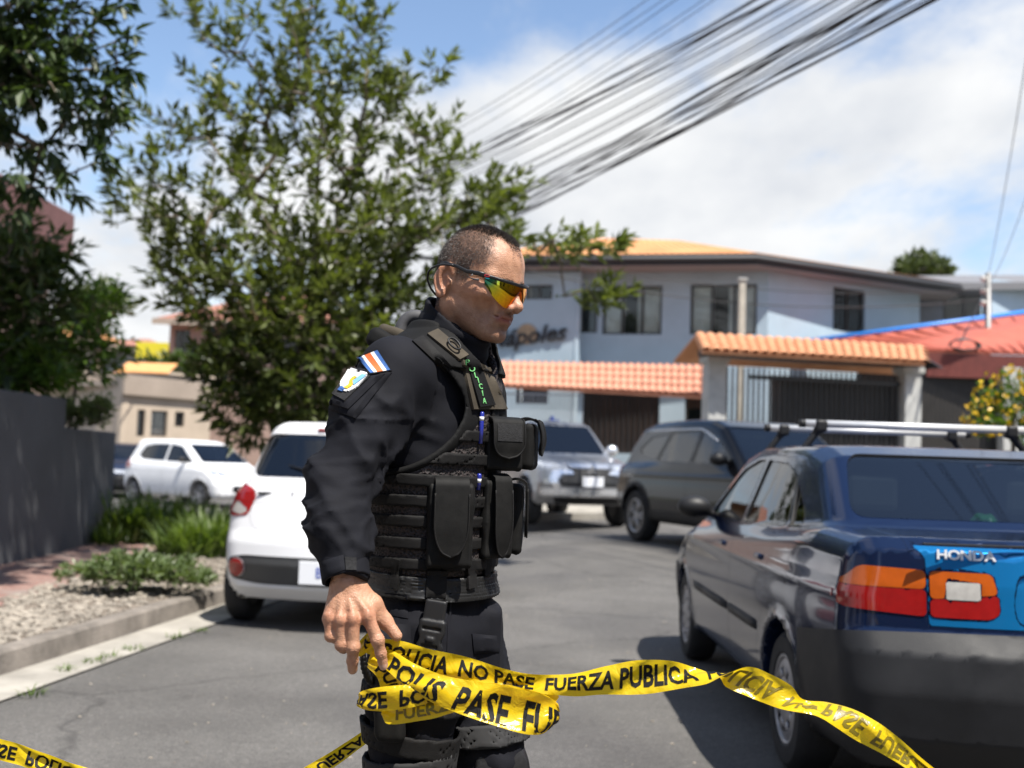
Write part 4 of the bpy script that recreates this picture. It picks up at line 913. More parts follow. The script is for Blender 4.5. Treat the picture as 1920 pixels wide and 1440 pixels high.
# ---- dark blue sedan with roof bars
SED = dict(W=.845, belt=.95, wheels=(-1.31, 1.31), wr=.285, bow=(.17, .22), k1=.10,
  tub=[(-2.16, .22), (-2.26, .34), (-2.285, .50), (-2.265, .63), (-2.215, .70), (-2.20, .86), (-2.18, .975), (-2.11, 1.015), (-1.7, 1.03), (-1.2, 1.0), (-.4, .95), (.5, .93), (1.0, .915), (1.5, .83), (1.9, .73), (2.05, .64), (2.10, .5), (2.09, .32), (2.0, .2)],
  cabin=[(-1.66, .92), (-1.56, 1.04), (-1.10, 1.315), (-.88, 1.365), (-.3, 1.39), (.1, 1.375), (.38, 1.32), (1.14, .88)])
def sedan(name, label, loc, ang, pm, lidm, h, near=True, group=None):
    c = Car(name, label, 'car', SED, loc, ang, pm, h, group); rt = c.root
    wn = [rpoly([(.80, .962), (.30, 1.24), (.03, 1.29), (-.14, 1.292), (-.165, .968)], .03), rpoly([(-.225, .972), (-.205, 1.292), (-.62, 1.272), (-.84, 1.215), (-.985, .99)], .03), rpoly([(-1.03, .99), (-.895, 1.185), (-1.10, 1.08), (-1.2, 1.0)], .015)]
    for sg in ('+', '-'):
        for w in wn: c.part('side_window', w, 'y'+sg, M_CGL, 'glass')
    c.part('rear_window', rpoly([(-.60, 1.06), (-.50, 1.325), (.50, 1.325), (.60, 1.06)], .07, 5), 'x-', M_CGL, 'glass', lim=lambda q: q.x < -.9)
    c.part('windshield', rpoly([(-.66, .97), (-.52, 1.31), (.52, 1.31), (.66, .97)], .06), 'x+', M_CGL, 'glass', lim=lambda q: q.x > .2)
    for sg in (1, -1):
        def y(pts): return [(a*sg, b) for a, b in pts]
        c.part('tail_lamp', rpoly(y([(.535, .8435), (.535, .908), (.74, .915), (.80, .8435)]), .02), 'x-', M_AMBL, 'lamp', .004, lim=lambda q: q.x < -1.6)
        c.part('tail_lamp', rpoly(y([(.535, .75), (.535, .843), (.81, .843), (.82, .79), (.79, .765)]), .02), 'x-', M_REDL, 'lamp', .004, lim=lambda q: q.x < -1.6)
        c.part('reversing_lamp', rpoly(y([(.36, .812), (.36, .872), (.47, .872), (.47, .812)]), .01), 'x-', M_CLRL, 'lamp', .006, lim=lambda q: q.x < -1.6)
        c.part('tail_lamp', rpoly(y([(.302, .8345), (.32, .905), (.522, .907), (.522, .811)]), .02), 'x-', M_AMBL, 'lamp', .004, lim=lambda q: q.x < -1.6)
        c.part('tail_lamp', rpoly(y([(.298, .77), (.302, .8340), (.522, .8105), (.522, .75), (.33, .75)]), .02), 'x-', M_REDL, 'lamp', .004, lim=lambda q: q.x < -1.6)
        c.part('headlamp', rpoly(y([(.38, .62), (.38, .70), (.76, .72), (.76, .63)]), .02), 'x+', M_HDL, 'lamp', .004, lim=lambda q: q.x > 1.5)
    if near:
        c.part('number_plate_recess', rpoly([(-.235, .735), (-.25, .80), (-.23, .905), (.23, .905), (.25, .80), (.235, .735)], .04), 'x-', lidm, 'panel', -.012, lim=lambda q: q.x < -1.6)
        c.part('trunk_lid', rpoly([(-.57, .992), (-.535, .955), (-.528, .718), (.528, .718), (.535, .955), (.57, .992)], .015), 'x-', lidm, 'panel', .0, lim=lambda q: q.x < -1.9)
        c.part('trunk_deck', rpoly([(-2.155, -.585), (-1.66, -.60), (-1.66, .60), (-2.155, .585)], .03), 'z+', pm, 'panel', .002, lim=lambda q: q.z > .95 and q.x < -1.5)
        c.part('hood', rpoly([(.98, -.70), (1.95, -.62), (1.95, .62), (.98, .70)], .05), 'z+', pm, 'panel', lim=lambda q: q.z > .6)
    for fn, a, b in (('rear_bumper', [(-2.6, .12), (-2.6, .70), (-2.205, .70), (-1.60, .625), (-1.60, .12)], 1), ('front_bumper', [(2.6, .12), (2.6, .60), (1.95, .60), (1.62, .58), (1.62, .12)], 1)):
        c.part(fn, a, 'y', M_GRYP, 'lamp', .006, lim=lambda q: abs(q.x) > 1.5)
    doors = [[(-.19, .28), (-.186, 1.325), (.26, 1.30), (.90, .965), (.93, .6), (.88, .28)], [(-.2, .28), (-.2, 1.325), (-.7, 1.305), (-.98, 1.20), (-1.06, .96), (-.985, .62), (-.87, .46), (-.85, .28)]]
    for sg in ('+', '-'):
        s1 = 1 if sg == '+' else -1
        for k, dp in enumerate(doors):
            d = c.part('door', rpoly(dp, .03), 'y'+sg, pm, 'panel')
            if d and near:
                for (xa, xb, zz, hh, m_, nm) in ((-.02 if k == 0 else -.90, .10 if k == 0 else -.78, .84, .03, pm, 'door_handle'), (-.17 if k == 0 else -.88, .86 if k == 0 else -.215, .53, .05, M_GRYP, 'door_moulding')):
                    mb = MB(); ns = 8; 
                    for i in range(ns+1):
                        x = xa+(xb-xa)*i/ns; q, n = c.hit(x, zz, side=s1); n = Vector((0, n.y, n.z)).normalized(); u_ = Vector((0, -n.z*s1, n.y*s1)); u_ = u_ if u_.z > 0 else -u_
                        e = 0.004 if i in (0, ns) else .014
                        mb.v += [tuple(q-u_*hh/2-n*.004), tuple(q-u_*hh*.35+n*e), tuple(q+u_*hh*.35+n*e), tuple(q+u_*hh/2-n*.004)]
                    for i in range(ns): mb.f += [(4*i+j, 4*i+4+j, 4*i+5+j, 4*i+1+j) for j in range(3)]
                    mb.f += [(0, 1, 2, 3), (4*ns+3, 4*ns+2, 4*ns+1, 4*ns)]
                    mb.build(nm, m_, d, True)
        if near: c.part('fuel_flap' if sg == '+' else 'quarter_panel_flap', rpoly([(-1.52, .80), (-1.52, .93), (-1.37, .93), (-1.37, .80)], .04), 'y'+sg, pm, 'panel') if sg == '+' else None
        mirror(c, .72, .985, s1, M_BLKP if near else pm)
    for x in SED['wheels']:
        for sg in (-1, 1): c.wheel(x, sg*.735, .285, .175, 'cap', mat('dull_wheel_cover', (.33, .33, .35), .4, .6, var=.2, vs=9))
    MB().box(-1.55, 1.5, -.68, .68, .24, .30).box(-1.6, -1.1, -.62, .62, .78, .95).box(.75, 1.1, -.64, .64, .6, .93).build('interior', M_INT, rt, bevel=.02)
    c.seats((.25, -.75) if near else (.2,), .5)
    return c
M_NAVY = paint('dark_navy_car_paint', (.006, .014, .045), .3, .16, 1.7)
M_LID = paint('bright_blue_car_paint', (.008, .17, .42), .45, .18, 1.5)
CIV = (2.0, 6.08, 0)
c = sedan('parked_sedan', 'dark navy sedan with bright blue trunk lid and silver roof bars', CIV, R(90), M_NAVY, M_LID, .026)
rt = c.root
for k, xb in enumerate((.2, -.55)):
    rb = thing('roof_rack_bar', ('silver tube roof rack bar over the front seats of the navy sedan', 'silver tube roof rack bar over the rear seats of the navy sedan')[k], 'roof rack', (CIV[0], CIV[1]+xb, 1.475), R(90))
    MB().tube([(0, -.55, 0), (0, .55, 0)], .019, 12).build('tube', M_ALU, rb, True)
    for sg in (-1, 1):
        MB().tube([(0, sg*.548, 0), (0, sg*.575, 0)], .021, 10).build('end_cap', M_BLKP, rb, True)
        V, F = nets(lambda q: smin(s_box(q, (0, sg*.47, -.01), (.03, .028, .03), .012), s_cone(q, (0, sg*.48, -.03), (0, sg*.56, -.135), .018, .016), .02), (-.08, min(sg*.38, sg*.66), -.2), (.08, max(sg*.38, sg*.66), .06), .008)
        link('foot', npmesh('foot', V, F), M_BLKP, rb)
p, n = c.hit(.40, .965, x=-1); hm = c.hit(.40, .945, x=-1)[1]
for i, ch in enumerate('HONDA'):
    q, n = c.hit(.478-.039*i, .963, x=-1); n = Vector((n.x, n.y, n.z)).normalized(); r_ = Vector((0, 0, 1)).cross(n).normalized(); r_ = r_ if r_.y < 0 else -r_; u_ = n.cross(r_); u_ = u_ if u_.z > 0 else -u_
    decal_text(c, ch, .046, q+n*.003, r_*1.15, u_, n, M_BADGE, rt, 'badge_letter', .003, bold=.0014)
MB().box(-2.185, -2.165, -.56, .56, .998, 1.006).build('lid_edge_strip', M_BLKP, rt, bevel=.003)  # thin black strip along the top edge of the lid
plate(c, 0, .82, -1, .36, .15)
MB().box(-1.60, -1.08, -.60, .60, .955, .975).build('parcel_shelf', mat('pale_shelf', (.30, .29, .27), .8, var=.2, vs=6), rt, bevel=.006)
for yy in (-.42, .42): MB().box(-1.5, -1.3, yy-.12, yy+.12, .976, .99).build('shelf_speaker', M_BLKP, rt, bevel=.005)
V_, F_ = nets(lambda q: s_ell(q, (0, 0, .05), (.05, .09, .06))+.02*(vnoise(q*40, 3)-.5), (-.1, -.14, -.04), (.1, .14, .16), .012)
gb_ = link('green_bag', npmesh('green_bag', V_, F_), mat('green_plastic', (.02, .20, .06), .4, var=.4, vs=20)); gb_.location = (CIV[0]+.02, CIV[1]-1.3, .978); tag(gb_, 'small crumpled green bag lying behind the rear window of the navy sedan', 'bag')
pp_ = MB().box(-.10, .10, -.14, .14, 0, .012).build('paper_stack', mat('white_paper', (.6, .6, .56), .8), None, bevel=.002, loc=(CIV[0]-.34, CIV[1]-1.36, .977)); tag(pp_, 'stack of white papers on the rear shelf of the navy sedan', 'paper')
c.finish()
# ---- white hatchback parked at the kerb
HAT = dict(W=.83, belt=.96, wheels=(-1.2125, 1.2125), wr=.285, bow=(.20, .26), k1=.12, k2=.11, tumble=.36, ctap=.07, ptap=.07,
  tub=[(-1.66, .21), (-1.78, .30), (-1.83, .46), (-1.825, .62), (-1.79, .70), (-1.765, .85), (-1.73, .98), (-1.6, 1.02), (.2, .98), (1.0, .96), (1.5, .88), (1.8, .72), (1.92, .52), (1.9, .28), (1.8, .2)],
  cabin=[(-1.74, .9), (-1.70, 1.04), (-1.53, 1.36), (-1.50, 1.45), (-1.40, 1.475), (-1.0, 1.495), (-.4, 1.505), (.1, 1.48), (.45, 1.40), (1.28, .9)])
def hatch(name, label, loc, ang, pm, h, near=True, group=None):
    c = Car(name, label, 'car', HAT, loc, ang, pm, h, group); rt = c.root; dk = M_CGLD
    for sg in ('+', '-'):
        c.part('side_window', rpoly([(.86, .985), (.36, 1.33), (-.05, 1.38), (-.06, .995)], .04), 'y'+sg, dk, 'glass'); c.part('side_window', rpoly([(-.13, 1.0), (-.12, 1.38), (-.7, 1.37), (-1.05, 1.32), (-1.2, 1.12), (-1.0, 1.02)], .05), 'y'+sg, dk, 'glass')
    c.part('rear_window', rpoly([(-.605, 1.075), (-.55, 1.385), (.55, 1.385), (.605, 1.075)], .08, 5), 'x-', dk, 'glass', lim=lambda q: q.x < -1.2)
    c.part('windshield', rpoly([(-.64, .99), (-.54, 1.39), (.54, 1.39), (.64, .99)], .06), 'x+', dk, 'glass', lim=lambda q: q.x > .3)
    for sg in (1, -1):
        def y(pts): return [(a*sg, b) for a, b in pts]
        c.part('reversing_lamp', rpoly(y([(.655, .80), (.60, .83), (.70, .90), (.74, .82)]), .02), 'x-', M_CLRL, 'lamp', .007, lim=lambda q: q.x < -1.2)
        c.part('tail_lamp', rpoly(y([(.60, .80), (.545, .93), (.57, .985), (.70, 1.03), (.80, 1.0), (.815, .84), (.74, .785)]), .03), 'x-', M_REDL, 'lamp', .006, lim=lambda q: q.x < -1.2)
        c.part('fog_reflector', [(sg*.655+.06*math.cos(t), .435+.062*math.sin(t)) for t in np.linspace(0, 2*math.pi, 21)[:-1]], 'x-', M_REDL, 'lamp', .012, lim=lambda q: q.x < -1.2)
        c.part('headlamp', rpoly(y([(.4, .68), (.42, .78), (.72, .86), (.76, .72)]), .03), 'x+', M_HDL, 'lamp', .005, lim=lambda q: q.x > 1.2)
    if near:
        c.part('bumper_insert', rpoly([(-.72, .355), (-.735, .50), (-.60, .525), (.60, .525), (.735, .50), (.72, .355), (.5, .325), (-.5, .325)], .05), 'x-', mat('dark_grey_bumper_insert', (.05, .052, .055), .5, bump=.15, bs=200), 'lamp', -.006, lim=lambda q: q.x < -1.3)
        c.part('tailgate', rpoly([(-.55, .70), (-.60, .82), (-.57, .96), (-.62, 1.05), (-.57, 1.42), (.57, 1.42), (.62, 1.05), (.57, .96), (.60, .82), (.55, .70)], .06), 'x-', pm, 'panel', lim=lambda q: q.x < -1.25)
    else:
        c.part('grille', rpoly([(-.4, .35), (-.4, .5), (.4, .5), (.4, .35)], .05), 'x+', M_BLKP, 'lamp', -.004, lim=lambda q: q.x > 1.2)
    for sg in ('+', '-'):
        s1 = 1 if sg == '+' else -1
        c.part('door', rpoly([(-.09, .30), (-.085, 1.41), (.40, 1.36), (.93, .985), (.90, .30)], .04), 'y'+sg, pm, 'panel'); c.part('door', rpoly([(-.10, .30), (-.10, 1.41), (-.75, 1.40), (-1.1, 1.34), (-1.26, 1.1), (-1.0, .72), (-.86, .55), (-.80, .30)], .04), 'y'+sg, pm, 'panel')
        mirror(c, .66, 1.02, s1, pm if near else M_BLKP)
    for x in HAT['wheels']:
        for sg in (-1, 1): c.wheel(x, sg*.735, .285, .17)
    MB().box(-1.5, 1.5, -.62, .62, .24, .3).box(-1.6, -.9, -.58, .58, .55, .95).box(.8, 1.2, -.6, .6, .6, .95).build('interior', M_INT, rt, bevel=.02)
    c.seats((.2, -.85), .5, top=.66)
    return c
M_WHITE = paint('white_car_paint', (.74, .75, .77), 0, .3)
c = hatch('parked_hatchback', 'white hatchback parked at the kerb with its tail to the tape', (-1.10, 9.62, 0), R(90-5), M_WHITE, .028); rt = c.root
p, n = c.hit(.44, .965, x=-1)
for (txt, yy, sz) in (('i', .33, .06), ('1', .305, .06), ('0', .268, .06)):
    q, n = c.hit(yy, .955, x=-1); decal_text(c, txt, sz, q+n*.002, Vector((0, -1, 0)), Vector((0, 0, 1)), Vector((-1, 0, 0)), M_CHR, rt, 'badge_letter', .003)
q, n = c.hit(.46, .958, x=-1); MB().box(q.x-.006, q.x+.012, .38, .53, .948, .966).build('badge_bar', M_GRYP, rt, bevel=.002)
plate(c, -.01, .425, -1, .36, .16, 'BH', .10)
qa, n = c.hit(.03, 1.09, x=-1); qb, n = c.hit(.34, 1.16, x=-1)
MB().tube([qa+Vector((-.02, 0, 0)), qa.lerp(qb, .5)+Vector((-.022, 0, 0)), qb+Vector((-.014, 0, 0))], [.012, .008, .005], 6).build('rear_wiper', M_BLKP, rt, True)
for yy in (-.5, .5):
    qa, n = c.hit(yy, .62, x=-1)
qa, n = c.hit(.0, .735, x=-1); MB().box(qa.x-.008, qa.x+.02, -.14, .14, .728, .752).build('tailgate_handle', M_WHITE, rt, bevel=.006)
hm, n = c.hit(0, 1.425, x=-1); MB().box(hm.x-.012, hm.x+.03, -.16, .16, 1.41, 1.432).build('brake_light', M_REDL, rt, bevel=.003)
c.finish()
# ---- silver pickup
PIC = dict(W=.90, belt=1.17, wheels=(-1.45, 1.55), wr=.38, bow=(.05, .28), k1=.10, k2=.08, tumble=.33, ctap=.05, arch=.05, flare=.03, crease=.012,
  tub=[(-2.7, .5), (-2.78, .7), (-2.76, 1.18), (-.95, 1.2), (.9, 1.19), (1.5, 1.15), (2.1, 1.06), (2.32, .93), (2.40, .72), (2.38, .52), (2.2, .36), (1.0, .40), (-2.4, .45)],
  cabin=[(-.98, 1.05), (-.88, 1.62), (-.7, 1.74), (-.3, 1.78), (.25, 1.77), (.52, 1.70), (1.28, 1.08)])
h_ = Vector((.30, -.954)).normalized(); px, py = .64, 20.4
c = Car('pickup_truck', 'silver pickup truck with chrome grille bars facing the street', 'pickup', PIC, (px, py, .21), rot_h(h_.x, h_.y), paint('silver_car_paint', (.34, .35, .37), .75, .3), .036); rt = c.root
for sg in ('+', '-'):
    c.part('side_window', rpoly([(.98, 1.21), (.50, 1.62), (.12, 1.66), (.10, 1.215)], .04), 'y'+sg, M_CGLD, 'glass'); c.part('side_window', rpoly([(.03, 1.215), (.05, 1.66), (-.62, 1.64), (-.82, 1.23)], .04), 'y'+sg, M_CGLD, 'glass')
c.part('windshield', rpoly([(-.72, 1.2), (-.60, 1.69), (.60, 1.69), (.72, 1.2)], .06), 'x+', M_CGLD, 'glass', lim=lambda q: q.x > .3)
for sg in (1, -1):
    def y(pts): return [(a*sg, b) for a, b in pts]
    c.part('headlamp', rpoly(y([(.40, .93), (.40, 1.0), (.80, 1.05), (.84, .96)]), .02), 'x+', M_HDL, 'lamp', .006, lim=lambda q: q.x > 1.5)
    c.part('chrome_bar', rpoly(y([(.30, .86), (.34, .92), (.62, .915), (.70, .76), (.60, .60), (.52, .62), (.58, .76), (.50, .86)]), .02), 'x+', M_CHR, 'lamp', .014, lim=lambda q: q.x > 1.5)
    c.part('fog_lamp', [(sg*.72+.05*math.cos(t), .72+.05*math.sin(t)) for t in np.linspace(0, 6.283, 15)[:-1]], 'x+', M_HDL, 'lamp', .006, lim=lambda q: q.x > 1.5)
c.part('grille_bar', rpoly([(-.30, .965), (-.36, 1.01), (.36, 1.01), (.30, .965)], .01), 'x+', M_CHR, 'lamp', .012, lim=lambda q: q.x > 1.5)
c.part('grille', rpoly([(-.5, .66), (-.58, .76), (-.38, .95), (.38, .95), (.58, .76), (.5, .66)], .03), 'x+', M_BLKP, 'lamp', -.01, lim=lambda q: q.x > 1.5)
c.part('front_bumper', rpoly([(-.80, .50), (-.84, .62), (.84, .62), (.80, .50)], .03), 'x+', M_CHR, 'lamp', .014, lim=lambda q: q.x > 1.5)
c.part('skid_plate', rpoly([(-.55, .38), (-.62, .49), (.62, .49), (.55, .38)], .02), 'x+', M_GRYP, 'lamp', .004, lim=lambda q: q.x > 1.5)
c.part('hood', rpoly([(1.15, -.70), (2.15, -.62), (2.15, .62), (1.15, .70)], .06), 'z+', c.pm, 'panel', lim=lambda q: q.z > .9)
for sg in ('+', '-'):
    c.part('door', rpoly([(.07, .48), (.075, 1.70), (.55, 1.66), (1.1, 1.19), (1.05, .48)], .04), 'y'+sg, c.pm, 'panel'); c.part('door', rpoly([(.06, .48), (.06, 1.70), (-.66, 1.68), (-.93, 1.2), (-.90, .7), (-.80, .48)], .04), 'y'+sg, c.pm, 'panel')
    mirror(c, .93, 1.25, 1 if sg == '+' else -1, M_CHR, sz=(.06, .11, .10))
for x in PIC['wheels']:
    for sg in (-1, 1): c.wheel(x, sg*.79, .38, .25, 'six')
for k in range(3):
    q, n = c.hit(0, .89, x=1); a = R(90+120*k); d = Vector((0, math.cos(a), math.sin(a))); e = Vector((0, -d.z, d.y)); o_ = q+Vector((.02, 0, .03))
    MB().add([o_, o_+d*.05+e*.03, o_+d*.10, o_+d*.05-e*.03]+[v+Vector((.012, 0, 0)) for v in (o_, o_+d*.05+e*.03, o_+d*.10, o_+d*.05-e*.03)], [(0, 1, 2, 3), (7, 6, 5, 4), (0, 4, 5, 1), (1, 5, 6, 2), (2, 6, 7, 3), (3, 7, 4, 0)]).build('emblem', M_CHR, rt)
plate(c, 0, .74, 1, .36, .16)
MB().box(-.9, 1.3, -.7, .7, .5, .56).box(.95, 1.3, -.68, .68, .8, 1.16).build('interior', M_INT, rt); c.seats((.3, -.5), .78, .38)
MB().box(.35, .45, -.10, .10, 1.775, 1.80).box(.37, .43, -.06, .0, 1.80, 1.86).build('beacon', mat('blue_lens', (.02, .05, .25), .15, coat=1.), rt, bevel=.008)
q, n = c.hit(-.25, 1.62, x=1); MB().box(q.x-.02, q.x-.012, -.5, -.28, 1.56, 1.63).build('sticker', mat('green_sticker', (.25, .5, .3), .6), rt)
c.finish()
# ---- dark grey SUV
SUV = dict(W=.925, belt=1.06, wheels=(-1.345, 1.345), wr=.355, bow=(.22, .26), k1=.11, k2=.10, tumble=.36, ctap=.08, arch=.05, flare=.03, crease=.012,
  tub=[(-2.05, .38), (-2.22, .5), (-2.26, .75), (-2.2, 1.05), (-.9, 1.09), (.95, 1.06), (1.7, .99), (2.12, .86), (2.3, .62), (2.26, .36), (2.1, .28), (-1.8, .3)],
  cabin=[(-2.18, .98), (-1.98, 1.34), (-1.78, 1.58), (-1.45, 1.645), (-.3, 1.685), (.25, 1.645), (.52, 1.57), (1.38, .98)])
h_ = Vector((.35, -.937)).normalized()
c = Car('parked_suv', 'dark charcoal sport utility car with black mirrors parked beside the pickup', 'car', SUV, (3.08, 14.6, .2), rot_h(h_.x, h_.y), paint('charcoal_car_paint', (.012, .0125, .015), .3, .18, 1.4), .036); rt = c.root
for sg in ('+', '-'):
    for w in ([(1.0, 1.09), (.50, 1.44), (.10, 1.505), (.08, 1.10)], [(.01, 1.10), (.03, 1.51), (-.72, 1.49), (-.90, 1.12)], [(-.97, 1.13), (-.80, 1.48), (-1.35, 1.44), (-1.62, 1.28), (-1.5, 1.2)]): c.part('side_window', rpoly(w, .04), 'y'+sg, M_CGL, 'glass')
c.part('rear_window', rpoly([(-.62, 1.15), (-.55, 1.5), (.55, 1.5), (.62, 1.15)], .06), 'x-', M_CGLD, 'glass', lim=lambda q: q.x < -1.5)
c.part('windshield', rpoly([(-.72, 1.1), (-.60, 1.555), (.60, 1.555), (.72, 1.1)], .06), 'x+', M_CGLD, 'glass', lim=lambda q: q.x > .3)
for sg in (1, -1):
    def y(pts): return [(a*sg, b) for a, b in pts]
    c.part('headlamp', rpoly(y([(.45, .78), (.45, .86), (.84, .93), (.86, .82)]), .02), 'x+', M_HDL, 'lamp', .006, lim=lambda q: q.x > 1.5)
    c.part('tail_lamp', rpoly(y([(.40, .95), (.40, 1.03), (.86, 1.05), (.88, .93)]), .02), 'x-', M_REDL, 'lamp', .006, lim=lambda q: q.x < -1.2)
    for wx in SUV['wheels']:
        n_ = 14; po = [(wx+.47*math.cos(t), .355+.47*math.sin(t)) for t in np.linspace(-.35, math.pi+.35, n_)]+[(wx+.30*math.cos(t), .355+.30*math.sin(t)) for t in np.linspace(math.pi+.35, -.35, n_)]
        c.part('arch_trim', po, 'y'+('+' if sg > 0 else '-'), M_GRYP, 'lamp', .008)
    c.part('sill_trim', rpoly([(-.92, .30), (-.90, .46), (.90, .46), (.92, .30)], .02), 'y'+('+' if sg > 0 else '-'), M_GRYP, 'lamp', .008)
for sg in ('+', '-'):
    c.part('door', rpoly([(.05, .48), (.055, 1.545), (.54, 1.49), (1.1, 1.08), (1.0, .48)], .04), 'y'+sg, c.pm, 'panel'); c.part('door', rpoly([(.04, .48), (.04, 1.545), (-.78, 1.53), (-1.0, 1.12), (-.98, .85), (-.86, .62), (-.84, .48)], .04), 'y'+sg, c.pm, 'panel')
    s1 = 1 if sg == '+' else -1; mirror(c, .88, 1.13, s1, M_BLKP, sz=(.06, .12, .08))
    mb = MB(); 
    for xx in np.linspace(-1.6, .55, 14): q, n = c.hit(xx, 1.53 if xx < .1 else 1.53-.35*max(0, xx-.1), side=s1); mb.v.append(tuple(q+n*.004))
    tv = mb.v; MB().tube(tv, .011, 6).build('window_trim', M_CHR, rt, True)
c.part('grille', rpoly([(-.6, .42), (-.66, .62), (-.42, .8), (.42, .8), (.66, .62), (.6, .42)], .04), 'x+', M_BLKP, 'lamp', -.008, lim=lambda q: q.x > 1.5)
for x in SUV['wheels']:
    for sg in (-1, 1): c.wheel(x, sg*.80, .355, .23, 'alloy')
MB().box(-1.8, 1.3, -.7, .7, .4, .46).box(-1.9, -1.0, -.65, .65, .7, 1.0).box(.95, 1.35, -.68, .68, .75, 1.06).build('interior', M_INT, rt); c.seats((.25, -.75), .65, .4, .7)
for k, (yy, w_, cc_) in enumerate(((-.42, .14, (.5, .55, .5)), (-.24, .18, (.55, .5, .25)))):
    q, n = c.hit(yy, 1.47, x=1); MB().box(q.x-.03, q.x-.024, yy-w_/2, yy+w_/2, 1.42, 1.475).build('sticker', mat('sticker%d' % k, cc_, .6), rt)
c.finish()
# ---- cars in the side street
h_ = Vector((.80, -.60)); p = at(366, 26.0); c = hatch('side_street_hatchback', 'white hatchback in the side street seen past the grass', (p[0], p[1], 0), rot_h(h_.x, h_.y), paint('white_car_paint', (.74, .75, .77)), .05, False); c.finish()
h_ = Vector((.60, -.80)); p = at(228, 29.5); c = sedan('side_street_sedan', 'dark blue sedan half hidden by the grey planter wall', (p[0], p[1], 0), rot_h(h_.x, h_.y), paint('midnight_car_paint', (.012, .02, .05), .4, .28), M_NAVY, .05, False); c.finish()
h_ = Vector((.75, -.66)); p = at(300, 34.0); c = sedan('side_street_sedan', 'grey sedan behind the white hatchback in the side street', (p[0], p[1], 0), rot_h(h_.x, h_.y), paint('grey_car_paint', (.12, .13, .15), .5, .3), M_NAVY, .055, False); c.finish()
# ================================================================== vegetation
def leaves_mesh(name, Pn, D, Nn, L, Wd, tint, droop=.15):
    """one folded leaf (two quads) for every row"""
    D = D/np.linalg.norm(D, axis=1, keepdims=True); S = np.cross(D, Nn); S /= np.maximum(np.linalg.norm(S, axis=1, keepdims=True), 1e-6); U = np.cross(S, D)
    L = L[:, None]; Wd = Wd[:, None]
    tip = Pn+D*L-U*L*droop
    mid = Pn+D*L*.48-U*L*.02-U*Wd*.18
    a = Pn+D*L*.42+S*Wd*.5+U*Wd*.12; b = Pn+D*L*.42-S*Wd*.5+U*Wd*.12
    n = len(Pn); V = np.stack([Pn, a, mid, b, tip], 1).reshape(-1, 3); i = np.arange(n)*5
    F = np.concatenate([np.stack([i, i+2, i+4, i+1], 1), np.stack([i, i+3, i+4, i+2], 1)])
    me = npmesh(name, V, F, False); at_ = me.attributes.new('tint', 'FLOAT', 'POINT'); at_.data.foreach_set('value', np.repeat(tint, 5).astype(np.float32))
    return me
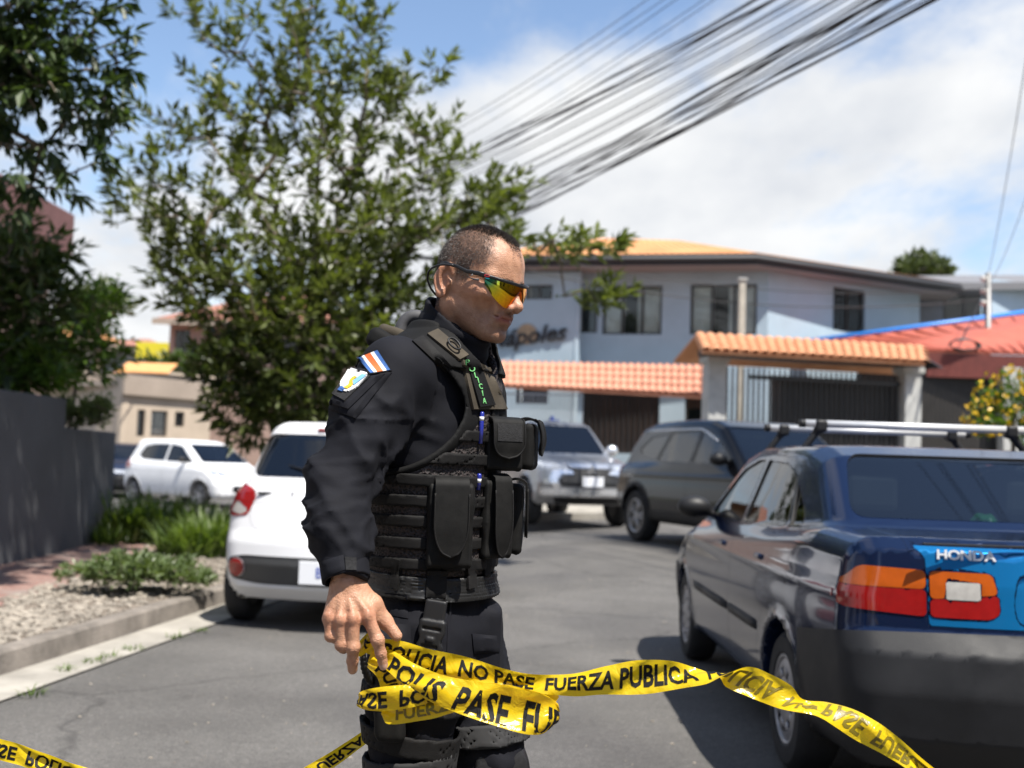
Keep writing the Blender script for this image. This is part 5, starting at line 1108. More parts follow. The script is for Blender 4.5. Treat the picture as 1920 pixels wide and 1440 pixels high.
def plant(name, label, cat, base, blobs, tips, lm, bark, seed, leaf=(.11, .04), per=13, twig=.3, r0=.07, droop=0.0, group=None, Y=None, up=.5, rmax=None, trunk_top=None, dens=1.0):
    """trunk and limbs grown towards points sampled in the crown's volumes, then leaves round every twig"""
    rs = np.random.RandomState(seed); base = np.array(base, float)
    root = thing(name, label, cat, base, 0, group)
    B = []
    for (u, v, ru, rv, *e) in blobs:
        yy = Y+(e[0] if e else 0); c = P(u, v, yy)-base; B.append((c, np.array([ru*yy/FPX, (e[1] if len(e) > 1 else ru*yy/FPX*.85), rv*yy/FPX])))
    vol = np.array([b[1].prod()**.8*(e_[6] if len(e_) > 6 else 1) for b, e_ in zip(B, blobs)]); vol /= vol.sum(); pts = []
    for k in rs.choice(len(B), tips, p=vol):
        d = rs.normal(size=3); d /= np.linalg.norm(d); r = rs.rand()**.45; pts.append(B[k][0]+d*r*B[k][1])
    pts = np.array(pts); pts = pts[pts[:, 2] > .1]
    cen = np.average(np.array([b[0] for b in B]), axis=0, weights=vol)
    top = trunk_top if trunk_top is not None else cen*np.array([.85, .85, 1.0]); nodes = [np.zeros(3)]; par = [-1]
    nt_ = 10
    for i in range(1, nt_+1):
        t = i/nt_; q = top*t; q = q+np.array([math.sin(t*5+seed)*.05, math.cos(t*4+seed)*.05, 0])*np.linalg.norm(top)*.25*t*(1-t)*2; nodes.append(q); par.append(i-1)
    order = np.argsort(np.linalg.norm(pts-top*.6, axis=1)); leafpos = []
    NA = np.zeros((len(pts)*5+40, 3)); n = len(nodes); NA[:n] = nodes
    for k in order:
        p = pts[k]; d = NA[:n]-p; cost = np.linalg.norm(d, axis=1)+.35*np.maximum(NA[:n, 2]-p[2], 0)*1.5
        cost[0:3] += .5; j = int(np.argmin(cost)); a = NA[j]; seg = p-a; L = np.linalg.norm(seg); m_ = max(1, min(4, int(L/.35))); last = j
        for q in range(1, m_+1):
            t = q/m_; w = a+seg*t+np.array([0, 0, .12*L*t*(1-t)])+rs.normal(size=3)*.02*L*(q < m_); NA[n] = w; par.append(last); last = n; n += 1
        leafpos.append((last, p, seg/max(L, 1e-6)))
    NA = NA[:n]; par = np.array(par); wt = np.zeros(n); 
    for (l, _, _) in leafpos: wt[l] += 1
    for i in range(n-1, 0, -1): wt[par[i]] += wt[i]
    rad = np.maximum(.006, r0*(wt/max(wt[0], 1))**.45); rad[0] = r0*1.25
    V = []; F = []; ns = 6
    for i in range(1, n):
        a, b = NA[par[i]], NA[i]; d = b-a; L = np.linalg.norm(d)
        if L < 1e-5: continue
        d = d/L; e = np.cross(d, (0, 0, 1) if abs(d[2]) < .9 else (1, 0, 0)); e /= np.linalg.norm(e); g = np.cross(d, e); ra = min(rad[par[i]], rad[i]*1.35); o = len(V)
        for (c, r) in ((a, ra), (b, rad[i])):
            for k in range(ns): t = 2*math.pi*k/ns; V.append(c+(e*math.cos(t)+g*math.sin(t))*r)
        for k in range(ns): k2 = (k+1) % ns; F.append((o+k, o+k2, o+ns+k2, o+ns+k))
    tr = link('trunk', npmesh('trunk', V, F), bark, root)
    Pn = []; D = []; Tn = []; bl = []
    for (l, p, sd) in leafpos:
        out = p-cen*np.array([1, 1, .7]); out = out/max(np.linalg.norm(out), .3); ax = sd*.6+out*.5+np.array([0, 0, up]); ax /= np.linalg.norm(ax)
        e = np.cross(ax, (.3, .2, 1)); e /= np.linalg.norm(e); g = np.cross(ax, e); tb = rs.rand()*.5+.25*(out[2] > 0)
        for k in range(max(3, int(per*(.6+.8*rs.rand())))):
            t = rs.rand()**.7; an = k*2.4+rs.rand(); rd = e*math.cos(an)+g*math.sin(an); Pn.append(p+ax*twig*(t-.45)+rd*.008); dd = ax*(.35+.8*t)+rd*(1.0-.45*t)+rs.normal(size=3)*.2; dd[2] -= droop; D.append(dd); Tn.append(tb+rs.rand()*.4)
    Pn = np.array(Pn); D = np.array(D); m_ = len(Pn); N0 = np.array([0, 0, 1.])+rs.normal(size=(m_, 3))*.45
    s = .65+.6*rs.rand(m_)
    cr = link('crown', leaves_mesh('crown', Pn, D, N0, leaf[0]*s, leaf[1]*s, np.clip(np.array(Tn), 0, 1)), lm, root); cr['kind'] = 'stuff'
    return root
M_BARK = mat('bark', (.10, .08, .06), .9, col2=(.22, .18, .14), vs=20, bump=.6, bs=40)
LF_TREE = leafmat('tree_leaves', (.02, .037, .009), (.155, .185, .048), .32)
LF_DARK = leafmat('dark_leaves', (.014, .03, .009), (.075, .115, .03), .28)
LF_FAR = leafmat('far_leaves', (.03, .05, .015), (.12, .15, .06), .2)
LF_BRT = leafmat('bright_leaves', (.03, .07, .012), (.13, .22, .035), .35)
LF_PALE = leafmat('pale_leaves', (.05, .085, .03), (.16, .21, .09), .3)
LF_RED = leafmat('maroon_leaves', (.03, .008, .012), (.12, .02, .03), .25)
LF_YEL = leafmat('yellow_petals', (.55, .32, .01), (.8, .55, .03), .25)
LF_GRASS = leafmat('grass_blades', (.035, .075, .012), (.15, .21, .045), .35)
tb = at(562, 13.0)
plant('street_tree', 'loose olive-green tree on the verge beyond the white hatchback', 'tree', (tb[0], tb[1], KT-.02),
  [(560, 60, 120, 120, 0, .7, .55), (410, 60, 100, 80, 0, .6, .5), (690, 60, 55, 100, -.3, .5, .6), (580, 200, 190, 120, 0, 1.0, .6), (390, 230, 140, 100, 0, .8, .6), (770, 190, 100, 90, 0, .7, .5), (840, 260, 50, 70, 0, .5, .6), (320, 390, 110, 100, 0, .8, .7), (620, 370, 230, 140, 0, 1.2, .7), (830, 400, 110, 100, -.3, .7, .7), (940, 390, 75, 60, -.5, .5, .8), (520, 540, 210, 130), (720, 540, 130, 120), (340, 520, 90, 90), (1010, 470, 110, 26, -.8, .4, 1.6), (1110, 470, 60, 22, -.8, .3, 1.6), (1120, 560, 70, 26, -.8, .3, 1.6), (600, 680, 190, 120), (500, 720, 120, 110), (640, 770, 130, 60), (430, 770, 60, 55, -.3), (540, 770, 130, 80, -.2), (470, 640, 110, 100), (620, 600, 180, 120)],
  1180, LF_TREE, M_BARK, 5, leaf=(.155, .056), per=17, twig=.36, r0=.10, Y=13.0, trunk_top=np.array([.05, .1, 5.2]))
tb = (-4.55, 7.9)
plant('overhanging_tree', 'dark dense tree leaning over the planter wall and pavement', 'tree', (tb[0]-.35, tb[1], .9),
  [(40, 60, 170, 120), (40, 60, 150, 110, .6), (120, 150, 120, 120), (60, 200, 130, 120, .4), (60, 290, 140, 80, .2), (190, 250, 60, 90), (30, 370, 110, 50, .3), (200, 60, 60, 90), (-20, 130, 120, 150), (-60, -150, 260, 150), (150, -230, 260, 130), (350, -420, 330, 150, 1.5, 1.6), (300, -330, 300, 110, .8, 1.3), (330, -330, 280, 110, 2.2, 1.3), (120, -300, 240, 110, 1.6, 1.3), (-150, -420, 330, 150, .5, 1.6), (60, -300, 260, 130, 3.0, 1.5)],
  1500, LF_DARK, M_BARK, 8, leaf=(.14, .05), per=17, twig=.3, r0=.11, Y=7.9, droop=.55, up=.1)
sb = lambda u, Y, z=1.1: (*at(u, Y), z)
plant('garden_shrub', 'tall dark shrub rising from the planter below the overhanging tree', 'shrub', sb(0, 11.6), [(30, 470, 90, 60), (60, 560, 90, 70), (20, 650, 80, 70), (110, 500, 60, 40), (0, 560, 60, 90)], 190, LF_DARK, M_BARK, 3, leaf=(.2, .06), per=11, Y=11.6, r0=.03, droop=.4)
plant('garden_shrub', 'sparse shrub with light green fingered leaves behind the low end of the planter wall', 'shrub', sb(120, 13.0, .95), [(160, 600, 60, 50), (190, 670, 45, 50), (140, 690, 35, 40), (200, 560, 40, 30), (110, 640, 50, 50)], 120, LF_BRT, M_BARK, 4, leaf=(.17, .05), per=9, Y=13.0, r0=.022, droop=.5)
plant('garden_shrub', 'low variegated bush on top of the stepped planter wall', 'shrub', sb(118, 12.6, .95), [(150, 780, 45, 32), (185, 770, 32, 28), (130, 770, 26, 34)], 110, LF_PALE, M_BARK, 6, leaf=(.07, .035), per=12, twig=.12, Y=12.6, r0=.015)
plant('garden_shrub', 'glossy green hedge plant hanging over the tall end of the planter wall', 'shrub', sb(40, 11.7), [(30, 715, 70, 32), (90, 705, 50, 36), (60, 690, 70, 30), (20, 660, 60, 40)], 200, LF_BRT, M_BARK, 9, leaf=(.16, .04), per=10, twig=.15, Y=11.7, r0=.02, droop=.5)
plant('flowering_shrub', 'shrub with orange yellow flowers beside the garage gate', 'shrub', (*at(1893, 14.0), .2), [(1880, 760, 50, 55), (1915, 745, 50, 50), (1850, 790, 38, 30), (1930, 800, 60, 50)], 150, LF_BRT, M_BARK, 12, leaf=(.075, .035), per=12, twig=.16, Y=14.0, r0=.03)
root = SC.objects['flowering_shrub']; rs = np.random.RandomState(2); n = 230; fp = []; bb = np.array(root.location)
for k in range(n):
    u, v, ru, rv = [(1880, 755, 52, 58), (1915, 740, 52, 55), (1850, 785, 40, 34)][rs.randint(3)]; d = rs.normal(size=3); d /= np.linalg.norm(d); fp.append(P(u, v, 14.0)-bb+d*np.array([ru, ru, rv])*14/FPX*1.05)
fl = link('blossom', leaves_mesh('blossom', np.array(fp), rs.normal(size=(n, 3))+np.array([0, -.5, .6]), rs.normal(size=(n, 3))+np.array([0, -1, .5]), .07*np.ones(n), .06*np.ones(n), rs.rand(n)), LF_YEL, root); fl['kind'] = 'stuff'
plant('background_tree', 'rounded tree showing above the roof beyond the blue house', 'tree', (*at(1730, 47), 0), [(1730, 510, 52, 30), (1700, 520, 30, 22), (1765, 522, 28, 20)], 220, LF_FAR, M_BARK, 14, leaf=(.3, .12), per=12, twig=.5, Y=47, r0=.2)
plant('background_tree', 'grey-green tree in the side street beyond the planter', 'tree', (*at(185, 40), 0), [(190, 570, 60, 32), (160, 600, 40, 40)], 160, LF_FAR, M_BARK, 15, leaf=(.3, .12), per=12, twig=.5, Y=40, r0=.15)
plant('background_tree', 'dark tree between the beige building and the pink house', 'tree', (*at(350, 38.5), 0), [(350, 710, 60, 45), (300, 690, 40, 30), (400, 700, 60, 50)], 200, LF_DARK, M_BARK, 16, leaf=(.3, .12), per=12, twig=.5, Y=38.5, r0=.14)
# strap-leaved red plant
def blades(name, label, cat, base, n, ln, wd, lm, seed, spread=.25, lean=.7, group=None, kids='blade', seg=5, curl=.9):
    rs = np.random.RandomState(seed); V = []; F = []; T = []; root = thing(name, label, cat, base, 0, group)
    for k in range(n):
        a = rs.rand()*6.283; r = spread*rs.rand()**.5; p = np.array([math.cos(a)*r, math.sin(a)*r, 0.]); az = a+rs.normal()*.7; le = lean*(.3+.9*rs.rand()); L = ln*(.6+.6*rs.rand()); o = len(V); tn = rs.rand()
        d = np.array([math.cos(az), math.sin(az), 0]); sd = np.array([-d[1], d[0], 0])
        for i in range(seg+1):
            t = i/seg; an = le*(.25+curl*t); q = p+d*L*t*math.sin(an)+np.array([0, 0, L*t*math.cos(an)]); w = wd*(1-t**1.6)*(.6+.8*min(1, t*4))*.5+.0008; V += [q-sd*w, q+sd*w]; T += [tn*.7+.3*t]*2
        for i in range(seg): F.append((o+2*i, o+2*i+1, o+2*i+3, o+2*i+2))
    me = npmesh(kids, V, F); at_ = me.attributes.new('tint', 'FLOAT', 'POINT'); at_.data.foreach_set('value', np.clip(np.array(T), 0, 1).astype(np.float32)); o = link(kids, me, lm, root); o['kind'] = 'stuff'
    return root
blades('strap_leaf_plant', 'dark maroon strap-leaved plant in the planter', 'plant', (*at(8, 11.9), 1.75), 46, .62, .07, LF_RED, 4, .1, 1.0, kids='leaf'); 
MB().tube([(0, 0, -.9), (.02, 0, -.3), (0, 0, .05)], [.03, .025, .03], 8).build('stem', M_BARK, SC.objects['strap_leaf_plant'], True)
gl = [('tall grass tuft beside the grey planter wall end', 235, 985, 13.8, 150, .62), ('broad grass tuft behind the side street corner', 285, 985, 14.0, 170, .62), ('grass tuft in front of the far white hatchback', 335, 985, 13.6, 150, .55), ('leafy grass tuft next to the white hatchback tail lamp', 400, 1010, 12.2, 170, .5), ('low grass tuft at the edge of the brick pavement', 355, 1020, 12.0, 130, .4), ('grass tuft growing against the kerb by the white hatchback', 425, 1000, 12.6, 150, .5), ('small grass tuft at the foot of the planter wall', 212, 1006, 13.2, 60, .3), ('grass tuft under the street tree', 470, 985, 13.4, 140, .5), ('thin grass tuft on the corner of the verge', 300, 965, 15.2, 140, .5), ('spreading grass tuft at the far kerb of the verge', 380, 962, 15.0, 150, .5)]
for k, (lb, u, v, Y, n, ln) in enumerate(gl):
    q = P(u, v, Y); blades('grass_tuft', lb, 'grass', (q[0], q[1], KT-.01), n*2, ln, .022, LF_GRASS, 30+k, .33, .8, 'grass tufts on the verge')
for k, (lb, u, v, Y, bl, n) in enumerate([('low spreading weed with small pale leaves behind the kerb', 260, 1110, 8.7, [(170, 1085, 55, 22, .1, .25), (240, 1075, 70, 30, 0, .35), (320, 1080, 60, 28, .1, .3), (370, 1095, 30, 16, .1, .2)], 420)]):
    q = P(u, v, Y); plant('weed', lb, 'weed', (q[0], q[1], KT-.01), bl, n, LF_PALE, M_BARK, 50+k, leaf=(.055, .026), per=15, twig=.10, Y=Y, r0=.008, up=.8)
rs = np.random.RandomState(9)
for k, (u, v) in enumerate(((175, 1238), (120, 1254), (250, 1215), (330, 1192), (205, 1230), (372, 1180), (60, 1300))):
    q = G(u, v+6, .0); blades('kerb_weed', 'tiny tuft of weeds in the gutter joint', 'weed', (q[0], q[1], .005), 22, .05, .006, LF_GRASS, 70+k, .06, 1.1, 'weeds in the gutter joint', seg=3)
# ================================================================== cables
M_CAB = mat('black_cable', (.014, .014, .016), .5); M_CAB2 = mat('weathered_cable', (.05, .045, .045), .6)
def on_h(u, v, z): d = ray(u, v); t = (z-CAMZ)/d[2]; return Vector((d[0]*t, d[1]*t, z))
wr_ = random.Random(21)
spec = [('A', 5, (1205, 1345), (846, 852), (243, 312), .007, 7.6), ('B', 7, (1405, 1478), (812, 832), (322, 338), .011, 7.3), ('C', 8, (1500, 1632), (880, 1000), (325, 356), .009, 7.0), ('D', 10, (1615, 1705), (955, 1012), (368, 395), .012, 6.7), ('E', 4, (1728, 1752), (990, 1010), (372, 384), .010, 6.4)]
ends = []
for (nm, n, tu, bu, bv, r, z) in spec:
    for k in range(n):
        t = k/(n-1); j = wr_.uniform(-.012, .012); a = on_h(tu[0]+(tu[1]-tu[0])*t+wr_.uniform(-13, 13), 0, z); b = on_h(bu[0]+(bu[1]-bu[0])*t+wr_.uniform(-9, 9), bv[0]+(bv[1]-bv[0])*t+wr_.uniform(-11, 11), z+.25)
        d = b-a; p0 = a-d*1.1; p1 = b+d*.75; pts = []
        for i in range(25):
            s = i/24; q = p0.lerp(p1, s); q.z += -.55*(4*s*(1-s))+.55*.92+.03*math.sin(s*40+k)*(r > .01); pts.append(q-Vector(p1))
        ends.append(p1)
        o = tag(MB().tube(pts, r*wr_.uniform(.75, 1.2), 5).build('overhead_cable', M_CAB if wr_.random() < .7 else M_CAB2, None, True), {'A': 'thin cable of the highest sparse set of overhead lines', 'B': 'black cable in the tight upper bundle of overhead lines', 'C': 'cable in the loose middle set of overhead lines', 'D': 'black cable in the thick tangled bundle of overhead lines', 'E': 'cable of the lowest pair of overhead lines strung over the street'}[nm], 'cable', 'overhead cables '+nm.lower()); o.location = p1
pe = sum(ends, Vector())/len(ends); up_ = thing('utility_pole', 'concrete utility pole behind the street tree holding the overhead cables', 'utility pole', (pe.x, pe.y, 0)); MB().tube([(0, 0, 0), (0, 0, 9.2)], [.17, .11], 12).build('shaft', M_COL, up_, True)
MB().box(-1.5, 1.5, -.05, .05, 7.0, 7.1).box(-1.4, 1.4, -.05, .05, 7.7, 7.8).build('crossarm', M_IRON, up_)
def span(a, b, sag, r, lb, grp=None):
    a = Vector(a); b = Vector(b); tag(MB().tube([(a.lerp(b, i/16)-Vector((0, 0, sag*4*(i/16)*(1-i/16))))-a for i in range(17)], r, 5).build('service_cable', M_CAB, None, True, loc=a), lb, 'cable', grp)
span(P(1853, 515, 27.4), P(1935, 40, 13), .2, .007, 'service cable rising steeply from the post by the red roof'); span(P(1857, 530, 27.4), P(1960, 260, 15), .2, .006, 'second service cable leaving the post by the red roof')
span(P(1853, 540, 27.3), P(960, 470, 24.5), .45, .010, 'upper service cable sagging across the front of the blue house'); span(P(1853, 560, 27.3), P(960, 500, 24.5), .5, .012, 'lower service cable sagging across the front of the blue house'); span(P(1853, 525, 27.4), P(1800, 640, 25.0), .1, .012, 'cable drop from the post to the coil on the red roof')
# ================================================================== the officer
YAW = R(22); FV = np.array([math.cos(YAW), -math.sin(YAW), 0]); LV = np.array([math.sin(YAW), math.cos(YAW), 0]); ZV = np.array([0, 0, 1.])
OB = np.array([-.165, 2.35, 0.])
officer = thing('person', 'officer in black uniform and loaded vest with mirrored sunglasses holding yellow tape', 'person', OB)
def put(name, V, F, m, par=None, smooth=True):
    V = np.asarray(V, float)-OB
    me = npmesh(name, V, F, smooth) if isinstance(F, np.ndarray) else mesh(name, V, F, smooth)
    return link(name, me, m, par or officer)
def sdfp(name, f, lo, hi, h, m, par=None): V, F = nets(f, lo, hi, h); return put(name, V, F, m, par)
# ---- torso: stacked elliptical sections (pixel row, column, half depth, half width)
SEC = [(1290, 812, .085, .140), (1240, 815, .098, .150), (1170, 816, .106, .152), (1085, 813, .090, .132), (1000, 809, .096, .136), (900, 805, .111, .153), (800, 803, .122, .168), (730, 804, .118, .172), (685, 812, .098, .160), (655, 828, .072, .120), (625, 848, .054, .070), (590, 862, .048, .054)]
_sp = [P(u, v, 2.35) for v, u, a, b in SEC]; SZ = np.array([p[2] for p in _sp]); SX = np.array([p[0] for p in _sp]); SA = np.array([s[2] for s in SEC]); SB = np.array([s[3] for s in SEC])
def torso(p):
    z = p[:, 2]; cx = np.interp(z, SZ, SX); a = np.interp(z, SZ, SA); b = np.interp(z, SZ, SB)
    rx = p[:, 0]-cx; ry = p[:, 1]-2.35; f = rx*FV[0]+ry*FV[1]; l = rx*LV[0]+ry*LV[1]
    n = 2.25; k = ((np.abs(f)/a)**n+(np.abs(l)/b)**n)**(1/n)
    r = np.hypot(f, l); d = (k-1)*r/np.maximum(k, 1e-3)
    d = np.where(r < .02, -np.minimum(a, b), d)
    return np.maximum(d*.9, np.maximum(z-SZ[-1], SZ[0]-z))
def fl(p):
    cx = np.interp(p[:, 2], SZ, SX); rx = p[:, 0]-cx; ry = p[:, 1]-2.35
    return rx*FV[0]+ry*FV[1], rx*LV[0]+ry*LV[1]
# ---- arms
AR = [P(742, 700, 2.18), P(688, 800, 2.135), P(640, 905, 2.09), P(637, 985, 2.05), P(649, 1086, 2.01)]; RR = [.074, .064, .057, .052, .040]
AL = [P(742, 700, 2.18)+LV*.36, P(886, 820, 2.57), P(890, 920, 2.56), P(882, 1000, 2.52), P(876, 1072, 2.47)]
def zpx(v): return float(P(815, v, 2.35)[2])
def folds(p, s, c1, f1=34, f2=11, seed=0, amp=.004):
    q = np.stack([s*f1+c1*f2*1.6, c1*f2, (p[:, 0]+p[:, 2])*9], 1); n = vnoise(q, seed)-.5; q2 = np.stack([s*f1*2.1-c1*20, c1*16, p[:, 2]*20], 1); n2 = vnoise(q2, seed+5)-.5
    return amp*(1.1*np.abs(n)*2.2-.5)-amp*1.25*(1-np.minimum(1, np.abs(n)*3.2))**2-amp*.7*(1-np.minimum(1, np.abs(n2)*3))**2+amp*.3
def sleeve(p, pts, rs, seed):
    d = s_chain(p, pts, rs, .03)
    ax = pts[-1]-pts[0]; L = np.linalg.norm(ax); ax = ax/L; s = (p-pts[0]) @ ax; c = np.arctan2((p-pts[0]) @ np.cross(ax, FV), (p-pts[0]) @ FV)*.06
    msk = sst(.02, .12, s)*sst(L-.005, L-.07, s)
    d = d+folds(p, s, c, 21, 13, seed, .0062)*msk
    e = (s-L+.002); return smax(d, e, .006)
def shirt(p):
    d = torso(p)-.004
    dz = p[:, 2]; _f, _l = fl(p); d = d+.004*(np.abs(vnoise(np.stack([_f*14+_l*6, _l*8, dz*30+_f*14], 1), 3)-.5)*2-.4)
    dr = sleeve(p, AR, RR, 1); dl = s_chain(p, AL, RR, .03)
    d = smin(d, dr, .045); d = smin(d, dl, .045)
    # deltoid seam and armpit creases
    c = p-AR[0]; t = c @ LV; rr = np.linalg.norm(c-t[:, None]*LV, axis=1)
    d = d+.0035*np.exp(-((t-.035)/.005)**2)*(rr < .11)
    return smax(d, zpx(1105)-p[:, 2]+.0*p[:, 0], .01)
M_SHIRT = mat('black_ripstop', (.0068, .0072, .0105), .82, var=.22, vs=14, bump=.35, bs=420, spec=.2, bdist=.0012)
M_TROU = mat('black_trouser_cloth', (.0066, .007, .0105), .82, var=.2, vs=9, bump=.35, bs=380, spec=.2, bdist=.0012)
M_VEST = mat('vest_nylon', (.0045, .0045, .0047), .78, var=.25, vs=20, bump=.5, bs=500, spec=.22, bdist=.0012)
M_WEB = mat('vest_webbing', (.0058, .0054, .0054), .7, var=.25, vs=(30), bump=.6, bs=260, vstr=(1, 1, 6), spec=.25, bdist=.0012)
M_NEO = mat('neoprene', (.0055, .0053, .005), .7, var=.55, vs=34, bump=.2, bs=200, spec=.22, bdist=.0012)
M_VELC = mat('velcro', (.011, .011, .012), .95, var=.5, vs=220, bump=1.0, bs=400, bdist=.0012)
M_OLIV = mat('faded_brown_cloth', (.045, .035, .022), .85, var=.3, vs=18, bump=.4, bs=300, bdist=.0012)
M_LEA = mat('black_belt_leather', (.012, .012, .012), .45, var=.2, vs=20, bump=.3, bs=90, bdist=.0012)
def mesh_mat():
    m = bpy.data.materials.new('vest_mesh_fabric'); m.use_nodes = True; t = m.node_tree; b = t.nodes['Principled BSDF']; tc = N(t, 'ShaderNodeTexCoord')
    v = N(t, 'ShaderNodeTexVoronoi', i_Scale=170.); Lk(t, tc, 'Object', v, 0); r = N(t, 'ShaderNodeValToRGB'); r.color_ramp.elements[0].color = (.003, .003, .003, 1); r.color_ramp.elements[1].color = (.035, .026, .025, 1); r.color_ramp.elements[0].position = .25; r.color_ramp.elements[1].position = .6
    Lk(t, v, 'Distance', r, 0); Lk(t, r, 0, b, 'Base Color'); bp = N(t, 'ShaderNodeBump', i_Strength=.8, i_Distance=.004); Lk(t, v, 'Distance', bp, 'Height'); Lk(t, bp, 0, b, 'Normal'); b.inputs['Roughness'].default_value = .75
    return m
M_MESH = mesh_mat()
lo = np.array([-.75, 1.9, .9]); hi = np.array([.22, 2.72, 1.62])
SHV, SHF = nets(shirt, lo, hi, .0062); put('shirt', SHV, SHF, M_SHIRT)
# ---- trousers
HR = P(782, 1200, 2.27); HL = P(858, 1200, 2.44)
LR = [HR, P(775, 1330, 2.245), P(768, 1425, 2.24), P(766, 1560, 2.29), P(760, 1880, 2.34)]; LL = [HL, P(893, 1330, 2.41), P(915, 1425, 2.37), P(905, 1570, 2.45), P(880, 1885, 2.52)]
RL = [.088, .077, .063, .060, .054]; RLL = [.091, .081, .069, .064, .055]
def trousers(p):
    d = smax(torso(p)-.006, p[:, 2]-zpx(1080), .01)
    for pts, rs, sd in ((LR, RL, 2), (LL, RLL, 7)):
        e = s_chain(p, pts, rs, .04); s = (pts[0]-p)[:, 2]; e = e+folds(p, s, np.arctan2(p[:, 1]-pts[1][1], p[:, 0]-pts[1][0])*.08, 20, 8, sd, .0045); d = smin(d, e, .04)
    for (u, v, Y) in ((912, 1210, 2.36), (720, 1260, 2.2)):      # cargo pockets
        d = smin(d, s_box(p, P(u, v, Y), (.03, .055, .085), .02), .02)
    return smax(d, .13-p[:, 2], .01)
TRV, TRF = nets(trousers, (-.5, 1.98, .1), (.16, 2.75, 1.06), .0085); put('trousers', TRV, TRF, M_TROU)
for pts in (LR, LL):
    a = pts[-1].copy(); fw = FV if pts is LR else FV*.95+LV*.1
    def boot(p, a=a, fw=fw):
        d = s_chain(p, [np.array([a[0], a[1], .26]), np.array([a[0], a[1], .09])], [.056, .052]); t0 = np.array([a[0], a[1], .05])-fw*.04; t1 = np.array([a[0], a[1], .045])+fw*.17
        d = smin(d, s_cone(p, t0, t1, .048, .042), .04); return smax(d, .002-p[:, 2], .008)
    sdfp('boot', boot, (a[0]-.3, a[1]-.3, -.02), (a[0]+.35, a[1]+.3, .32), .011, M_LEA)
# ---- vest
AX = P(720, 762, 2.18)
def armcyl(p):
    c = p-AX; t = c @ LV; q = c-t[:, None]*LV; return np.sqrt((q @ FV)**2*.98+q[:, 2]**2*1.2)-.142
NK = P(872, 640, 2.33)
def vest_cut(p): return np.maximum(np.maximum(-armcyl(p), .092-np.linalg.norm(p-NK, axis=1)), np.maximum(zpx(1070)-p[:, 2], p[:, 2]-zpx(628)))
def vshell(p, off, th): return np.abs(torso(p)-off)-th
def wob(p): return .003*(vnoise(p*22, 4)-.5)
vest = sdfp('vest', lambda p: smax(vshell(p, .016, .009)+wob(p), vest_cut(p), .006), (-.47, 2.08, .98), (.14, 2.62, 1.58), .0062, M_MESH)
sdfp('vest_binding', lambda p: np.maximum(np.sqrt((torso(p)-.022)**2+armcyl(p)**2)-.0085, np.maximum(zpx(1070)-p[:, 2], .085-np.linalg.norm(p-NK, axis=1))), (-.47, 2.08, 1.05), (.14, 2.62, 1.58), .0052, M_VEST, vest)
sdfp('shoulder_strap', lambda p: smax(np.maximum(vshell(p, .028, .008)+wob(p), np.maximum(armcyl(p)*-1, zpx(700)-p[:, 2])), np.maximum(.098-np.linalg.norm(p-NK, axis=1), armcyl(p)-.062), .006), (-.47, 2.08, 1.36), (.14, 2.62, 1.6), .0044, M_VEST, vest)
for v in (815, 857, 897, 934, 970, 1009, 1046):
    z0 = zpx(v)
    def band(p, z0=z0):
        f, l = fl(p); zz = p[:, 2]-z0+.02*f; w = .0025*np.sin(l*70+z0*100)*(vnoise(p*15, 2))
        return np.maximum(np.maximum(np.abs(torso(p)-.0285-w)-.0028, np.abs(zz)-.0118), np.maximum(-armcyl(p)+.004, .012-np.abs(l)-10*(f < 0)))
    sdfp('webbing_strap', band, (-.47, 2.08, z0-.04), (.14, 2.62, z0+.04), .0045, M_WEB, vest)['kind'] = 'stuff'
def front_tape(p):
    f, l = fl(p); return np.maximum(np.maximum(np.abs(torso(p)-.028)-.003, np.abs(l)-.016), np.maximum(-f, np.maximum(zpx(1075)-p[:, 2], p[:, 2]-zpx(712))))
sdfp('zipper_tape', front_tape, (-.1, 2.1, .98), (.14, 2.5, 1.48), .0045, M_VEST, vest)
